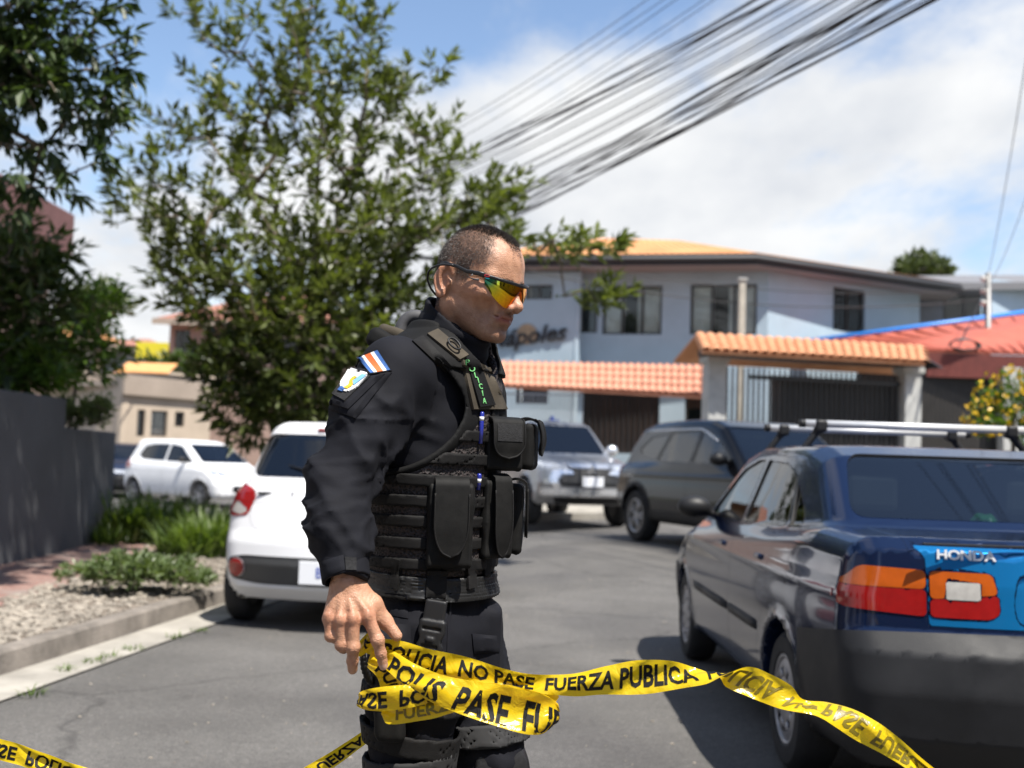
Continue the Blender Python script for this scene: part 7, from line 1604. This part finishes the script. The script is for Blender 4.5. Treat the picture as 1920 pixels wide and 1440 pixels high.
qh = toH(SKV); isH = np.zeros(len(SKV), bool); isH[:len(HV)] = True
def hairmask(q):
    x, y, z = q[:, 0], np.abs(q[:, 1]), q[:, 2]
    rec = np.exp(-((y-.040)/.016)**2)*sst(.07, .09, z)
    xb = np.where(y < .020, .083, .066)-.016*rec-.02*sst(.055, .03, z); xb = xb+.007*(vnoise(q*110, 2)-.5)*2
    zl = np.where(x > .032, .036, np.where(x > 0, .004, np.where(x > -.030, .030, -.050)))
    return sst(xb+.016, xb-.018, x)*sst(zl-.012, zl+.034, z)*(.75+.5*vnoise(q*240, 8)).clip(0, 1)
hm = hairmask(qh)*isH
x, y, z = qh[:, 0], np.abs(qh[:, 1]), qh[:, 2]
earz = np.linalg.norm(qh-np.array([-.024, 0, 0])-np.stack([0*x, np.sign(qh[:, 1])*.085, 0*x], 1), axis=1) < .036; outw = y > .0775
hm = np.where(earz & outw, 0, hm)
beard = isH*sst(-.028, -.052, z+.20*np.maximum(0, .03-x))*sst(-.02, .02, x)*(1-np.exp(-((z+.052)/.010)**2)*(y < .024)); mous = isH*np.exp(-((z+.040)/.007)**2)*(y < .028)*(x > .06); beard = np.maximum(beard*.8, mous)
lip = isH*np.exp(-((z+.0525)/.0080)**2)*sst(.032, .024, y)*(x > .076)
red = isH*(np.exp(-((x-.11)/.02)**2)*(y < .02)*.5*np.exp(-((z+.02)/.015)**2)+.35*np.exp(-(((x-.06)/.03)**2+((z+.01)/.02)**2))+.4*(earz & outw))
for m_ in MC: red = np.maximum(red, (~isH)*.8*np.exp(-(np.linalg.norm(SKV-m_, axis=1)/.016)**2))
for f in FG:
    for j in f[1:3]: red = np.maximum(red, (~isH)*.6*np.exp(-(np.linalg.norm(SKV-j, axis=1)/.011)**2))
body = put('body', SKV, SKF, None)
for nm, arr in (('hairm', hm), ('beard', beard), ('lip', lip), ('red', red)):
    a = body.data.attributes.new(nm, 'FLOAT', 'POINT'); a.data.foreach_set('value', np.asarray(arr, np.float32))
def skin_mat():
    m = bpy.data.materials.new('skin'); m.use_nodes = True; t = m.node_tree; b = t.nodes['Principled BSDF']; tc = N(t, 'ShaderNodeTexCoord')
    n = N(t, 'ShaderNodeTexNoise', i_Scale=55., i_Detail=6.); Lk(t, tc, 'Object', n, 0); r = N(t, 'ShaderNodeValToRGB'); e = r.color_ramp.elements; e[0].position = .3; e[1].position = .72; e[0].color = (.36, .18, .107, 1); e[1].color = (.51, .282, .178, 1); Lk(t, n, 0, r, 0)
    cur = (r, 0)
    def mixa(cur, attr, col, k):
        a = N(t, 'ShaderNodeAttribute', attribute_name=attr); mm = N(t, 'ShaderNodeMath', operation='MULTIPLY', i_1=k, use_clamp=True); Lk(t, a, 'Fac', mm, 0); x = N(t, 'ShaderNodeMix', data_type='RGBA'); Lk(t, mm, 0, x, 0); t.links.new(cur[0].outputs[cur[1]], x.inputs[6]); x.inputs[7].default_value = (*col, 1); return (x, 2)
    cur = mixa(cur, 'red', (.36, .105, .06), .6); cur = mixa(cur, 'beard', (.13, .085, .065), .42); cur = mixa(cur, 'lip', (.26, .07, .055), .85); cur = mixa(cur, 'hairm', (.060, .045, .038), .66)
    t.links.new(cur[0].outputs[cur[1]], b.inputs['Base Color'])
    b.inputs['Roughness'].default_value = .42; b.inputs['Subsurface Weight'].default_value = .14; b.inputs['Subsurface Radius'].default_value = (.010, .004, .002); b.inputs['Subsurface Scale'].default_value = .5; b.inputs['Specular IOR Level'].default_value = .45
    n2 = N(t, 'ShaderNodeTexNoise', i_Scale=260., i_Detail=4.); Lk(t, tc, 'Object', n2, 0); v = N(t, 'ShaderNodeTexVoronoi', i_Scale=420.); Lk(t, tc, 'Object', v, 0); ad = N(t, 'ShaderNodeMath', operation='ADD'); Lk(t, n2, 0, ad, 0); Lk(t, v, 0, ad, 1)
    bp = N(t, 'ShaderNodeBump', i_Strength=.36, i_Distance=.002); Lk(t, ad, 0, bp, 'Height'); Lk(t, bp, 0, b, 'Normal')
    return m
body.data.materials.append(skin_mat())
# finger nails
M_NAIL = mat('nail', (.50, .30, .22), .3)
for (f, r, u) in ((FG[3], .0084, np.array([.05, -1, .25])),):
    a, b = np.array(f[-2]), np.array(f[-1]); d = (b-a)/np.linalg.norm(b-a); u = u-d*(u @ d); u /= np.linalg.norm(u); s = np.cross(d, u); V = []; F = []
    for i in range(7):
        for j in range(7):
            t = i/6; w = (j/6*2-1)*.95; pr = math.sqrt(max(0, 1-(abs(t-.5)*2)**4*.5)); an = w*.85*pr; V.append(b+d*(-.004+.0105*t)+(u*math.cos(an)+s*math.sin(an))*(r+.0007-.002*max(0, t-.6)))
    for i in range(6):
        for j in range(6): q = i*7+j; F.append((q, q+1, q+8, q+7))
    put('finger_nail', V, F, M_NAIL, body)
# ---- hair
rs = np.random.RandomState(17); HFt = np.concatenate([HF[:, [0, 1, 2]], HF[:, [0, 2, 3]]]); fm = hm[:len(HV)][HFt].mean(1); A_, B_, C_ = HV[HFt[:, 0]], HV[HFt[:, 1]], HV[HFt[:, 2]]; cr_ = np.cross(B_-A_, C_-A_); ar = np.linalg.norm(cr_, axis=1)
nh = 46000; pr = ar*np.maximum(fm, 0)**1.3; idx = rs.choice(len(pr), nh, p=pr/pr.sum()); r1 = np.sqrt(rs.rand(nh))[:, None]; r2 = rs.rand(nh)[:, None]; hp_ = A_[idx]*(1-r1)+B_[idx]*r1*(1-r2)+C_[idx]*r1*r2; hn_ = cr_[idx]/ar[idx][:, None]
ql = toH(hp_); gz_ = head(hp_+hn_*.002); hn_ = np.where((gz_ < 0)[:, None], -hn_, hn_)
topw = sst(.085, .118, ql[:, 2])*sst(.055, .03, np.abs(ql[:, 1])); frt = sst(.03, .07, ql[:, 0])*topw
lh = .0036+.0035*topw+.004*frt; comb = np.where((topw > .4)[:, None], np.array([.6, 0, .1]), np.array([.05, 0, -.75])) @ HM.T
dr = hn_*(.55+.25*rs.rand(nh))[:, None]+comb*(.5+.4*rs.rand(nh))[:, None]+rs.normal(size=(nh, 3))*.22; dr /= np.linalg.norm(dr, axis=1, keepdims=True)
sd = np.cross(dr, rs.normal(size=(nh, 3))); sd /= np.linalg.norm(sd, axis=1, keepdims=True); w = .00042
tv = hp_+dr*(lh*(.6+.7*rs.rand(nh)))[:, None]; HVt = np.stack([hp_-sd*w-hn_*.0006, hp_+sd*w-hn_*.0006, tv], 1).reshape(-1, 3); HFh = np.arange(nh*3).reshape(-1, 3)
hair = put('hair', HVt, HFh, mat('short_dark_hair', (.012, .010, .009), .45, col2=(.13, .115, .105), vs=320, vd=1), None, False)
bm_ = beard[:len(HV)][HFt].mean(1); pb = ar*np.maximum(bm_-.12, 0); nb2 = 9000; ib = rs.choice(len(pb), nb2, p=pb/pb.sum()); r1 = np.sqrt(rs.rand(nb2))[:, None]; r2 = rs.rand(nb2)[:, None]; bp_ = A_[ib]*(1-r1)+B_[ib]*r1*(1-r2)+C_[ib]*r1*r2; bn_ = cr_[ib]/ar[ib][:, None]
bn_ = np.where((head(bp_+bn_*.002) < 0)[:, None], -bn_, bn_); bd_ = bn_*.6+np.array([.1, 0, -.6]) @ HM.T+rs.normal(size=(nb2, 3))*.3; bd_ /= np.linalg.norm(bd_, axis=1, keepdims=True); bs_ = np.cross(bd_, rs.normal(size=(nb2, 3))); bs_ /= np.linalg.norm(bs_, axis=1, keepdims=True)
put('stubble', np.stack([bp_-bs_*.00018, bp_+bs_*.00018, bp_+bd_*.0013], 1).reshape(-1, 3), np.arange(nb2*3).reshape(-1, 3), MATS['short_dark_hair'], body, False)
# eyebrow on the visible side and its twin
for sg in (-1, 1):
    n = 500; t = rs.rand(n); b0 = np.stack([.0965-.030*t**2, sg*(.010+.046*t), .0245+.003*np.sin(t*3)-.005*t], 1)+rs.normal(size=(n, 3))*np.array([.0008, .001, .0016]); w0 = fromH(b0)
    for _ in range(4):
        g = np.stack([(head(w0+np.eye(3)[i]*.001)-head(w0-np.eye(3)[i]*.001))/.002 for i in range(3)], 1); w0 = w0-head(w0)[:, None]*g
    d = (np.array([[-.5, sg*.8, .25]])+rs.normal(size=(n, 3))*.2) @ HM.T+g*.35; d /= np.linalg.norm(d, axis=1, keepdims=True); s = np.cross(d, g); s /= np.linalg.norm(s, axis=1, keepdims=True)
    V = np.stack([w0-s*.0004, w0+s*.0004, w0+d*.006], 1).reshape(-1, 3); put('eyebrow', V, np.arange(n*3).reshape(-1, 3), MATS['short_dark_hair'], body, False)
# ---- sunglasses
gl = thing('sunglasses', 'wraparound sunglasses with black half frame and orange mirror shield worn by the officer', 'sunglasses', HO)
def gput(name, Q, F, m, par=None, smooth=True): return link(name, mesh(name, fromH(Q)-HO, F, smooth), m, par or gl)
def topc(t):                              # t -1..1 across the face
    a = t*1.18; return np.array([.113-.062*(1-math.cos(a))*1.28, .083*math.sin(a)*.93, .0205+.006*abs(t)**1.5])
def botz(t):
    a = abs(t); nose = .030*math.exp(-(a/.13)**2); low = -.0270+.036*max(0, (a-.30)/.62)**1.5; return min(low+nose, .019)
ns = 60; V = []; F = []
for i in range(ns+1):
    t = -0.93+1.86*i/ns; p = topc(t); zb = botz(t)
    for j in range(9):
        k = j/8; zz = p[2]-.002+(zb-p[2])*k; bl_ = .0035*math.sin(k*3.1)-.006*k; q = p.copy(); n2 = np.array([math.cos(t*1.18), math.sin(t*1.18), 0]); q = q+n2*bl_; q[2] = zz; V.append(q)
for i in range(ns):
    for j in range(8): a = i*9+j; F.append((a, a+9, a+10, a+1))
def lens_mat():
    m = bpy.data.materials.new('mirror_lens'); m.use_nodes = True; t = m.node_tree; b = t.nodes['Principled BSDF']; a = N(t, 'ShaderNodeAttribute', attribute_name='sweep'); r = N(t, 'ShaderNodeValToRGB'); e = r.color_ramp.elements
    e[0].position = 0; e[0].color = (.05, .30, .28, 1); e[1].position = 1; e[1].color = (.62, .10, .02, 1)
    for ps, c in ((.16, (.10, .45, .25)), (.28, (.55, .62, .06)), (.5, (.85, .55, .02)), (.78, (.80, .28, .015))): x = e.new(ps); x.color = (*c, 1)
    Lk(t, a, 'Fac', r, 0); Lk(t, r, 0, b, 'Base Color'); b.inputs['Metallic'].default_value = 1; b.inputs['Roughness'].default_value = .06; return m
lens = gput('lens', V, F, lens_mat())
sw = np.array([1-abs((-0.93+1.86*i/ns))+.25*(j/8)-.12 for i in range(ns+1) for j in range(9)]); a = lens.data.attributes.new('sweep', 'FLOAT', 'POINT'); a.data.foreach_set('value', np.clip(sw, 0, 1).astype(np.float32))
M_GF = mat('matte_black_frame', (.012, .012, .013), .38, bump=.1, bs=300)
def flatbar(pts, ups, hh, th):
    V = []; F = []; n = len(pts)
    for i in range(n):
        p = np.array(pts[i], float); d = np.array(pts[min(i+1, n-1)], float)-np.array(pts[max(i-1, 0)], float); d /= np.linalg.norm(d); u = np.array(ups, float); s = np.cross(d, u); s /= np.linalg.norm(s); u = np.cross(s, d); h2 = hh[i]/2
        for (a, b) in ((-1, -.6), (-.6, -1), (.6, -1), (1, -.6), (1, .6), (.6, 1), (-.6, 1), (-1, .6)): V.append(p+s*th/2*a+u*h2*b)
    for i in range(n-1):
        for k in range(8): k2 = (k+1) % 8; F.append((i*8+k, i*8+k2, i*8+8+k2, i*8+8+k))
    F += [tuple(range(7, -1, -1)), tuple((n-1)*8+k for k in range(8))]
    return V, F
tp = [topc(t)+np.array([.0005, 0, .001]) for t in np.linspace(-.98, .98, 50)]
fr_ = gput('frame', *flatbar(tp, (0, 0, 1), [.0062]*50, .0055), M_GF)
def nosepad(sg): return [(.108, sg*.005, .004), (.102, sg*.010, -.008), (.0965, sg*.015, -.020)]
gput('nose_bridge', *flatbar([topc(0)+np.array([-.004, 0, -.006])+np.array([0, y_, -abs(y_)*1.2]) for y_ in np.linspace(-.017, .017, 12)], (0, 0, 1), [.004]*12, .004), M_GF, fr_)
for sg in (-1, 1):
    e = topc(sg*.98); pts = [e+np.array([.002, 0, 0]), e+np.array([-.012, sg*.0015, .0015]), (.030, sg*.0815, .0275), (.005, sg*.0835, .0335), (-.020, sg*.0845, .0355), (-.036, sg*.0835, .0345)]
    gput('temple', *flatbar(pts, (0, 0, 1), [.010, .0095, .0075, .007, .0075, .0065], .0042), M_GF)
    gput('temple_fork', *flatbar([(.0455, sg*.0795, .0235), (.036, sg*.0815, .0165), (.050, sg*.0785, .0145), (.060, sg*.0745, .0155)], (0, 0, 1), [.0028, .0028, .003, .004], .003), mat('dark_grey_frame', (.06, .06, .065), .4))
    bq = topc(sg*.90)+np.array([0, 0, .001]); nn = np.array([math.cos(1.06), sg*math.sin(1.06), 0]); VV = []; FF = []; M2 = 16
    for k in range(M2): an = 2*math.pi*k/M2; tg = np.array([-sg*nn[1]*sg, nn[0]*1., 0]); tg = np.array([nn[1], -nn[0], 0]); VV += [bq+nn*.0036+tg*.0058*math.cos(an)+np.array([0, 0, .0026*math.sin(an)]), bq+nn*.0036+tg*.0042*math.cos(an)+np.array([0, 0, .0013*math.sin(an)])]
    for k in range(M2): k2 = (k+1) % M2; FF.append((2*k, 2*k2, 2*k2+1, 2*k+1))
    gput('temple_logo', VV, FF, mat('red_logo', (.5, .03, .04), .4), fr_)
# retaining cord looped behind the head
cr = [P(850, 497.5, 2.236), P(832, 495.5, 2.245), P(817, 498, 2.262), P(803, 508, 2.285), P(801, 524, 2.295), P(808, 542, 2.305), P(820, 556, 2.32), P(832, 562, 2.335)]
bk_ = fromH([[-.070, -.03, -.040], [-.078, 0, -.042], [-.070, .03, -.040], [-.10, .06, .0], [-.085, .083, .03], [-.036, .0835, .034]]); allc = np.array(cr+list(bk_))
tt = np.linspace(0, len(allc)-1, 90); cc_ = np.stack([np.interp(tt, np.arange(len(allc)), allc[:, i]) for i in range(3)], 1)
for _ in range(5): cc_[1:-1] = (cc_[:-2]+cc_[1:-1]*2+cc_[2:])/4
link('cord', mesh('cord', *(lambda m: (np.array(m.v), m.f))(MB().tube([tuple(q-HO) for q in cc_], .0023, 8))), M_GF, gl)
# ================================================================== barrier tape
tape = thing('barrier_tape', 'yellow printed barrier tape bunched in the hand and trailing to both sides', 'tape', (P(900, 1300, 2.0)[0], 2.0, P(900, 1300, 2.0)[2])); TO = np.array(tape.location)
def tape_mat():
    m = bpy.data.materials.new('yellow_plastic_film'); m.use_nodes = True; t = m.node_tree; b = t.nodes['Principled BSDF']; out = t.nodes['Material Output']; tc = N(t, 'ShaderNodeTexCoord')
    n = N(t, 'ShaderNodeTexNoise', i_Scale=9., i_Detail=3.); Lk(t, tc, 'Object', n, 0); r = N(t, 'ShaderNodeValToRGB'); r.color_ramp.elements[0].color = (.80, .54, .008, 1); r.color_ramp.elements[1].color = (.92, .68, .02, 1); Lk(t, n, 0, r, 0); Lk(t, r, 0, b, 'Base Color')
    b.inputs['Roughness'].default_value = .22; b.inputs['Specular IOR Level'].default_value = .6
    n2 = N(t, 'ShaderNodeTexNoise', i_Scale=28., i_Detail=3., i_Distortion=1.2); Lk(t, tc, 'Object', n2, 0); bp = N(t, 'ShaderNodeBump', i_Strength=.6, i_Distance=.008); Lk(t, n2, 0, bp, 'Height'); Lk(t, bp, 0, b, 'Normal')
    tr = N(t, 'ShaderNodeBsdfTranslucent'); tr.inputs[0].default_value = (.95, .68, .02, 1); mx = N(t, 'ShaderNodeMixShader'); mx.inputs[0].default_value = .45; Lk(t, b, 0, mx, 1); Lk(t, tr, 0, mx, 2); Lk(t, mx, 0, out, 0)
    return m
M_TAPE = tape_mat(); M_INK = mat('black_tape_ink', (.006, .006, .006), .6, spec=.2); M_INKB = mat('ink_showing_through', (.16, .12, .008), .4)
_tx = {}
def text_strip(txt):
    if txt in _tx: return _tx[txt]
    tm = text_mesh(txt, 1.0, 0, bold=.03, align='LEFT', res=2); bm = bmesh.new(); bm.from_mesh(tm); bmesh.ops.triangulate(bm, faces=bm.faces)
    x1 = max(v.co.x for v in bm.verts); x0 = min(v.co.x for v in bm.verts)
    for k in range(1, int((x1-x0)/.12)): bmesh.ops.bisect_plane(bm, geom=bm.verts[:]+bm.edges[:]+bm.faces[:], plane_co=(x0+k*.12, 0, 0), plane_no=(1, 0, 0))
    for yy in (-.2, 0, .2): bmesh.ops.bisect_plane(bm, geom=bm.verts[:]+bm.edges[:]+bm.faces[:], plane_co=(0, yy, 0), plane_no=(0, 1, 0))
    bm.verts.index_update(); V = np.array([v.co[:] for v in bm.verts]); F = [[v.index for v in f.verts] for f in bm.faces]; bm.free(); bpy.data.meshes.remove(tm)
    V[:, 0] -= x0; _tx[txt] = (V, F, x1-x0)
    return _tx[txt]
def ribbon(edges, txt, s0=.01, flip=False, mirror=False, tcen=.5, size=.058, wig=.0028, seed=0, back=False):
    """edges: rows of (uA, vA, YA, uB, vB, YB); smooth sheet between the two edge lines, lettering wrapped on it"""
    A = np.array([P(e[0], e[1], e[2]) for e in edges]); B = np.array([P(e[3], e[4], e[5]) for e in edges]); n = len(A); K = 20
    def dense(X):
        out = []
        for i in range(n-1):
            p0, p1, p2, p3 = X[max(i-1, 0)], X[i], X[i+1], X[min(i+2, n-1)]
            for k in range(K): t = k/K; out.append(.5*((2*p1)+(-p0+p2)*t+(2*p0-5*p1+4*p2-p3)*t*t+(-p0+3*p1-3*p2+p3)*t**3))
        out.append(X[-1]); return np.array(out)
    A = dense(A); B = dense(B); N_ = len(A); M2 = 20; rs = np.random.RandomState(seed)
    mid = (A+B)/2; tg = np.gradient(mid, axis=0); wv = B-A; nr = np.cross(tg, wv); nr /= np.maximum(np.linalg.norm(nr, axis=1, keepdims=True), 1e-9)
    for i in range(1, N_):
        if nr[i] @ nr[i-1] < 0: nr[i] = -nr[i]
    nr[1:-1] = (nr[:-2]+nr[1:-1]*2+nr[2:]); nr /= np.linalg.norm(nr, axis=1, keepdims=True)
    sl = np.concatenate([[0], np.cumsum(np.linalg.norm(np.diff(mid, axis=0), axis=1))]); ph = rs.rand(4)*6
    def pos(s, t):
        i = np.clip(np.searchsorted(sl, s)-1, 0, N_-2); f = np.clip((s-sl[i])/np.maximum(sl[i+1]-sl[i], 1e-9), 0, 1)[:, None]
        a = A[i]*(1-f)+A[i+1]*f; b = B[i]*(1-f)+B[i+1]*f; m_ = nr[i]*(1-f)+nr[i+1]*f
        bow = .009*np.sin(t*math.pi)*np.sin(s*21+ph[0])+.0035*np.sin(t*6.3+s*30+ph[3])+wig*np.sin(s*90+t*5+ph[1])*np.sin(t*3+ph[2])
        return a*(1-t[:, None])+b*t[:, None]+m_*bow[:, None], m_
    V = []; F = []
    for j in range(M2+1): V.append(pos(sl, np.full(N_, j/M2))[0])
    V = np.stack(V, 1).reshape(-1, 3); F = [(i*(M2+1)+j, i*(M2+1)+j+1, (i+1)*(M2+1)+j+1, (i+1)*(M2+1)+j) for i in range(N_-1) for j in range(M2)]
    o = link('tape_band', mesh('tape_band', V-TO, F), M_TAPE, tape)
    tv, tf, tl = text_strip(txt); q = tv.copy(); q[:, 1] *= 1.35; s = q[:, 0]*size*.74
    s = (sl[-1]-s0-s) if flip else s+s0
    t = tcen-(q[:, 1])*(size/.070)*(-1 if flip else 1)*(-1 if mirror else 1)
    kp = [f for f in tf if all(0 < s[i] < sl[-1] and .015 < t[i] < .985 for i in f)]
    if kp:
        p, m_ = pos(np.clip(s, 0, sl[-1]), np.clip(t, 0, 1)); cam_side = np.sign(((np.array([0, 0, CAMZ])-mid) * nr).sum(1).mean()) or 1
        for sd, mm in ((1, M_INKB if back else M_INK), (-1, M_INK if back else M_INKB)):
            link('lettering', mesh('lettering', p+m_*(.0009*sd*cam_side)-TO, kp, False), mm, o)['kind'] = 'stuff'
    return o
T1 = 'NO PASE  FUERZA PUBLICA  NO PASE  FUERZA PUBLICA'; T2 = 'POLICIA  NO PASE  FUERZA PUBLICA'
D = 2.0
A_ = [(690, 1199), (753, 1201), (812, 1217), (880, 1234), (942, 1253), (1004, 1265), (1070, 1263), (1138, 1249), (1190, 1238), (1240, 1237), (1290, 1246), (1345, 1264), (1362, 1288), (1402, 1306), (1442, 1322), (1482, 1333), (1528, 1345), (1565, 1364), (1612, 1392), (1665, 1420), (1712, 1450), (1765, 1492)]
B_ = [(682, 1226), (733, 1240), (800, 1263), (874, 1279), (942, 1291), (998, 1300), (1070, 1305), (1132, 1303), (1190, 1302), (1240, 1297), (1310, 1284), (1352, 1266), (1402, 1250), (1442, 1263), (1484, 1286), (1506, 1311), (1550, 1320), (1602, 1332), (1642, 1352), (1686, 1384), (1732, 1425), (1790, 1470)]
dA = [0, 0, 0, 0, 0, .01, .01, 0, 0, .0, .02, .03, .01, 0, 0, -.02, -.02, -.01, 0, 0, 0, 0]; dB = [.02, .02, .02, .0, .0, .0, -.01, 0, 0, 0, -.02, -.03, -.01, .0, .0, .02, .03, .02, 0, 0, 0, 0]
dep = np.linspace(2.03, 1.93, len(A_))
ribbon([(A_[i][0], A_[i][1], dep[i]+dA[i], B_[i][0], B_[i][1], dep[i]+dB[i]) for i in range(len(A_))], 'POLICIA  NO PASE  FUERZA PUBLICA  POLICIA  NO PASE  FUERZA', .03, tcen=.52, size=.046, seed=1)
# front fold of the bundle
A2 = [(715, 1214, 2.035), (740, 1222, 2.02), (780, 1246, 2.0), (832, 1266, 1.985), (890, 1277, 1.975), (945, 1286, 1.97), (1000, 1298, 1.972), (1038, 1312, 1.985), (1046, 1326, 2.01), (1030, 1330, 2.03), (985, 1318, 2.05), (930, 1305, 2.055)]
B2 = [(700, 1243, 2.03), (722, 1254, 2.01), (756, 1284, 1.99), (800, 1312, 1.975), (860, 1338, 1.965), (930, 1361, 1.96), (985, 1376, 1.965), (1018, 1376, 1.98), (1036, 1362, 2.01), (1020, 1352, 2.03), (975, 1348, 2.05), (920, 1340, 2.055)]
ribbon([(*a, *b) for a, b in zip(A2, B2)], 'POLIS  PASE  FUERZA', .035, tcen=.70, size=.060, seed=2)
# sheet behind it, joining the upper band
A3 = [(700, 1212, 2.045), (760, 1222, 2.04), (830, 1240, 2.035), (900, 1258, 2.03), (970, 1276, 2.025), (1030, 1292, 2.02), (1048, 1306, 2.0)]
B3 = [(690, 1240, 2.05), (748, 1258, 2.045), (820, 1282, 2.04), (890, 1310, 2.035), (960, 1330, 2.03), (1018, 1345, 2.025), (1042, 1345, 2.0)]
ribbon([(*a, *b) for a, b in zip(A3, B3)], 'FUERZA PUBLICA', .05, tcen=.5, size=.052, seed=3, back=True, flip=True)
# lower left loop
A4 = [(842, 1292, 2.0), (800, 1283, 1.985), (750, 1284, 1.985), (712, 1288, 1.99), (684, 1294, 2.0), (669, 1304, 2.03), (676, 1310, 2.06), (705, 1308, 2.07), (760, 1312, 2.06)]
B4 = [(836, 1318, 2.0), (796, 1322, 1.985), (748, 1330, 1.985), (714, 1332, 1.99), (688, 1330, 2.0), (668, 1322, 2.03), (675, 1328, 2.06), (700, 1332, 2.07), (755, 1340, 2.06)]
ribbon([(*a, *b) for a, b in zip(A4, B4)], 'NO PASE  POLICIA', .05, tcen=.5, size=.05, seed=4, flip=True)
A5 = [(706, 1322, 2.03), (722, 1328, 2.015), (760, 1322, 2.0), (800, 1316, 1.99), (848, 1306, 1.985), (880, 1300, 1.99)]; B5 = [(716, 1340, 2.03), (725, 1357, 2.015), (765, 1356, 2.0), (805, 1349, 1.99), (850, 1336, 1.985), (884, 1324, 1.99)]
ribbon([(*a, *b) for a, b in zip(A5, B5)], 'FUERZA', .04, tcen=.45, size=.05, seed=5, back=True)
# loop that runs through the closed fingers
A6 = [(672, 1205, 2.04), (680, 1196, 2.03), (694, 1186, 2.02), (706, 1182, 2.015), (716, 1190, 2.02), (722, 1202, 2.03)]; B6 = [(676, 1232, 2.05), (690, 1222, 2.04), (702, 1206, 2.03), (712, 1200, 2.025), (718, 1208, 2.03), (722, 1222, 2.035)]
ribbon([(*a, *b) for a, b in zip(A6, B6)], 'NO', .02, size=.04, seed=6)
A8 = [(700, 1232, 2.02), (722, 1244, 2.012), (742, 1262, 2.01), (752, 1284, 2.015), (744, 1304, 2.03), (726, 1316, 2.045)]; B8 = [(690, 1248, 2.045), (702, 1262, 2.03), (712, 1280, 2.025), (714, 1296, 2.03), (706, 1310, 2.045), (694, 1318, 2.06)]
ribbon([(*a, *b) for a, b in zip(A8, B8)], 'PUBLICA', .02, size=.045, seed=8)
A9 = [(1046, 1318, 2.0), (1020, 1300, 1.985), (980, 1290, 1.98), (930, 1284, 1.985), (880, 1280, 1.995)]; B9 = [(1050, 1334, 2.01), (1026, 1326, 2.0), (984, 1312, 1.99), (934, 1300, 1.992), (884, 1292, 2.0)]
ribbon([(*a, *b) for a, b in zip(A9, B9)], 'NO', .02, size=.03, seed=9, back=True)
# tail sagging away to the left behind the leg
A7 = [(760, 1318, 2.40), (715, 1346, 2.38), (660, 1384, 2.36), (600, 1422, 2.34), (520, 1466, 2.32), (420, 1500, 2.3), (300, 1490, 2.28), (180, 1446, 2.26), (90, 1414, 2.24), (0, 1386, 2.22), (-120, 1356, 2.2)]
B7 = [(764, 1340, 2.40), (722, 1370, 2.38), (676, 1402, 2.36), (622, 1442, 2.34), (530, 1496, 2.32), (420, 1540, 2.3), (290, 1530, 2.28), (166, 1482, 2.26), (80, 1450, 2.24), (-8, 1424, 2.22), (-125, 1396, 2.2)]
ribbon([(*a, *b) for a, b in zip(A7, B7)], 'NO PASE  POLICIA  FUERZA PUBLICA  NO PASE  FUERZA PUBLICA', .02, tcen=.5, size=.046, seed=7, flip=True)
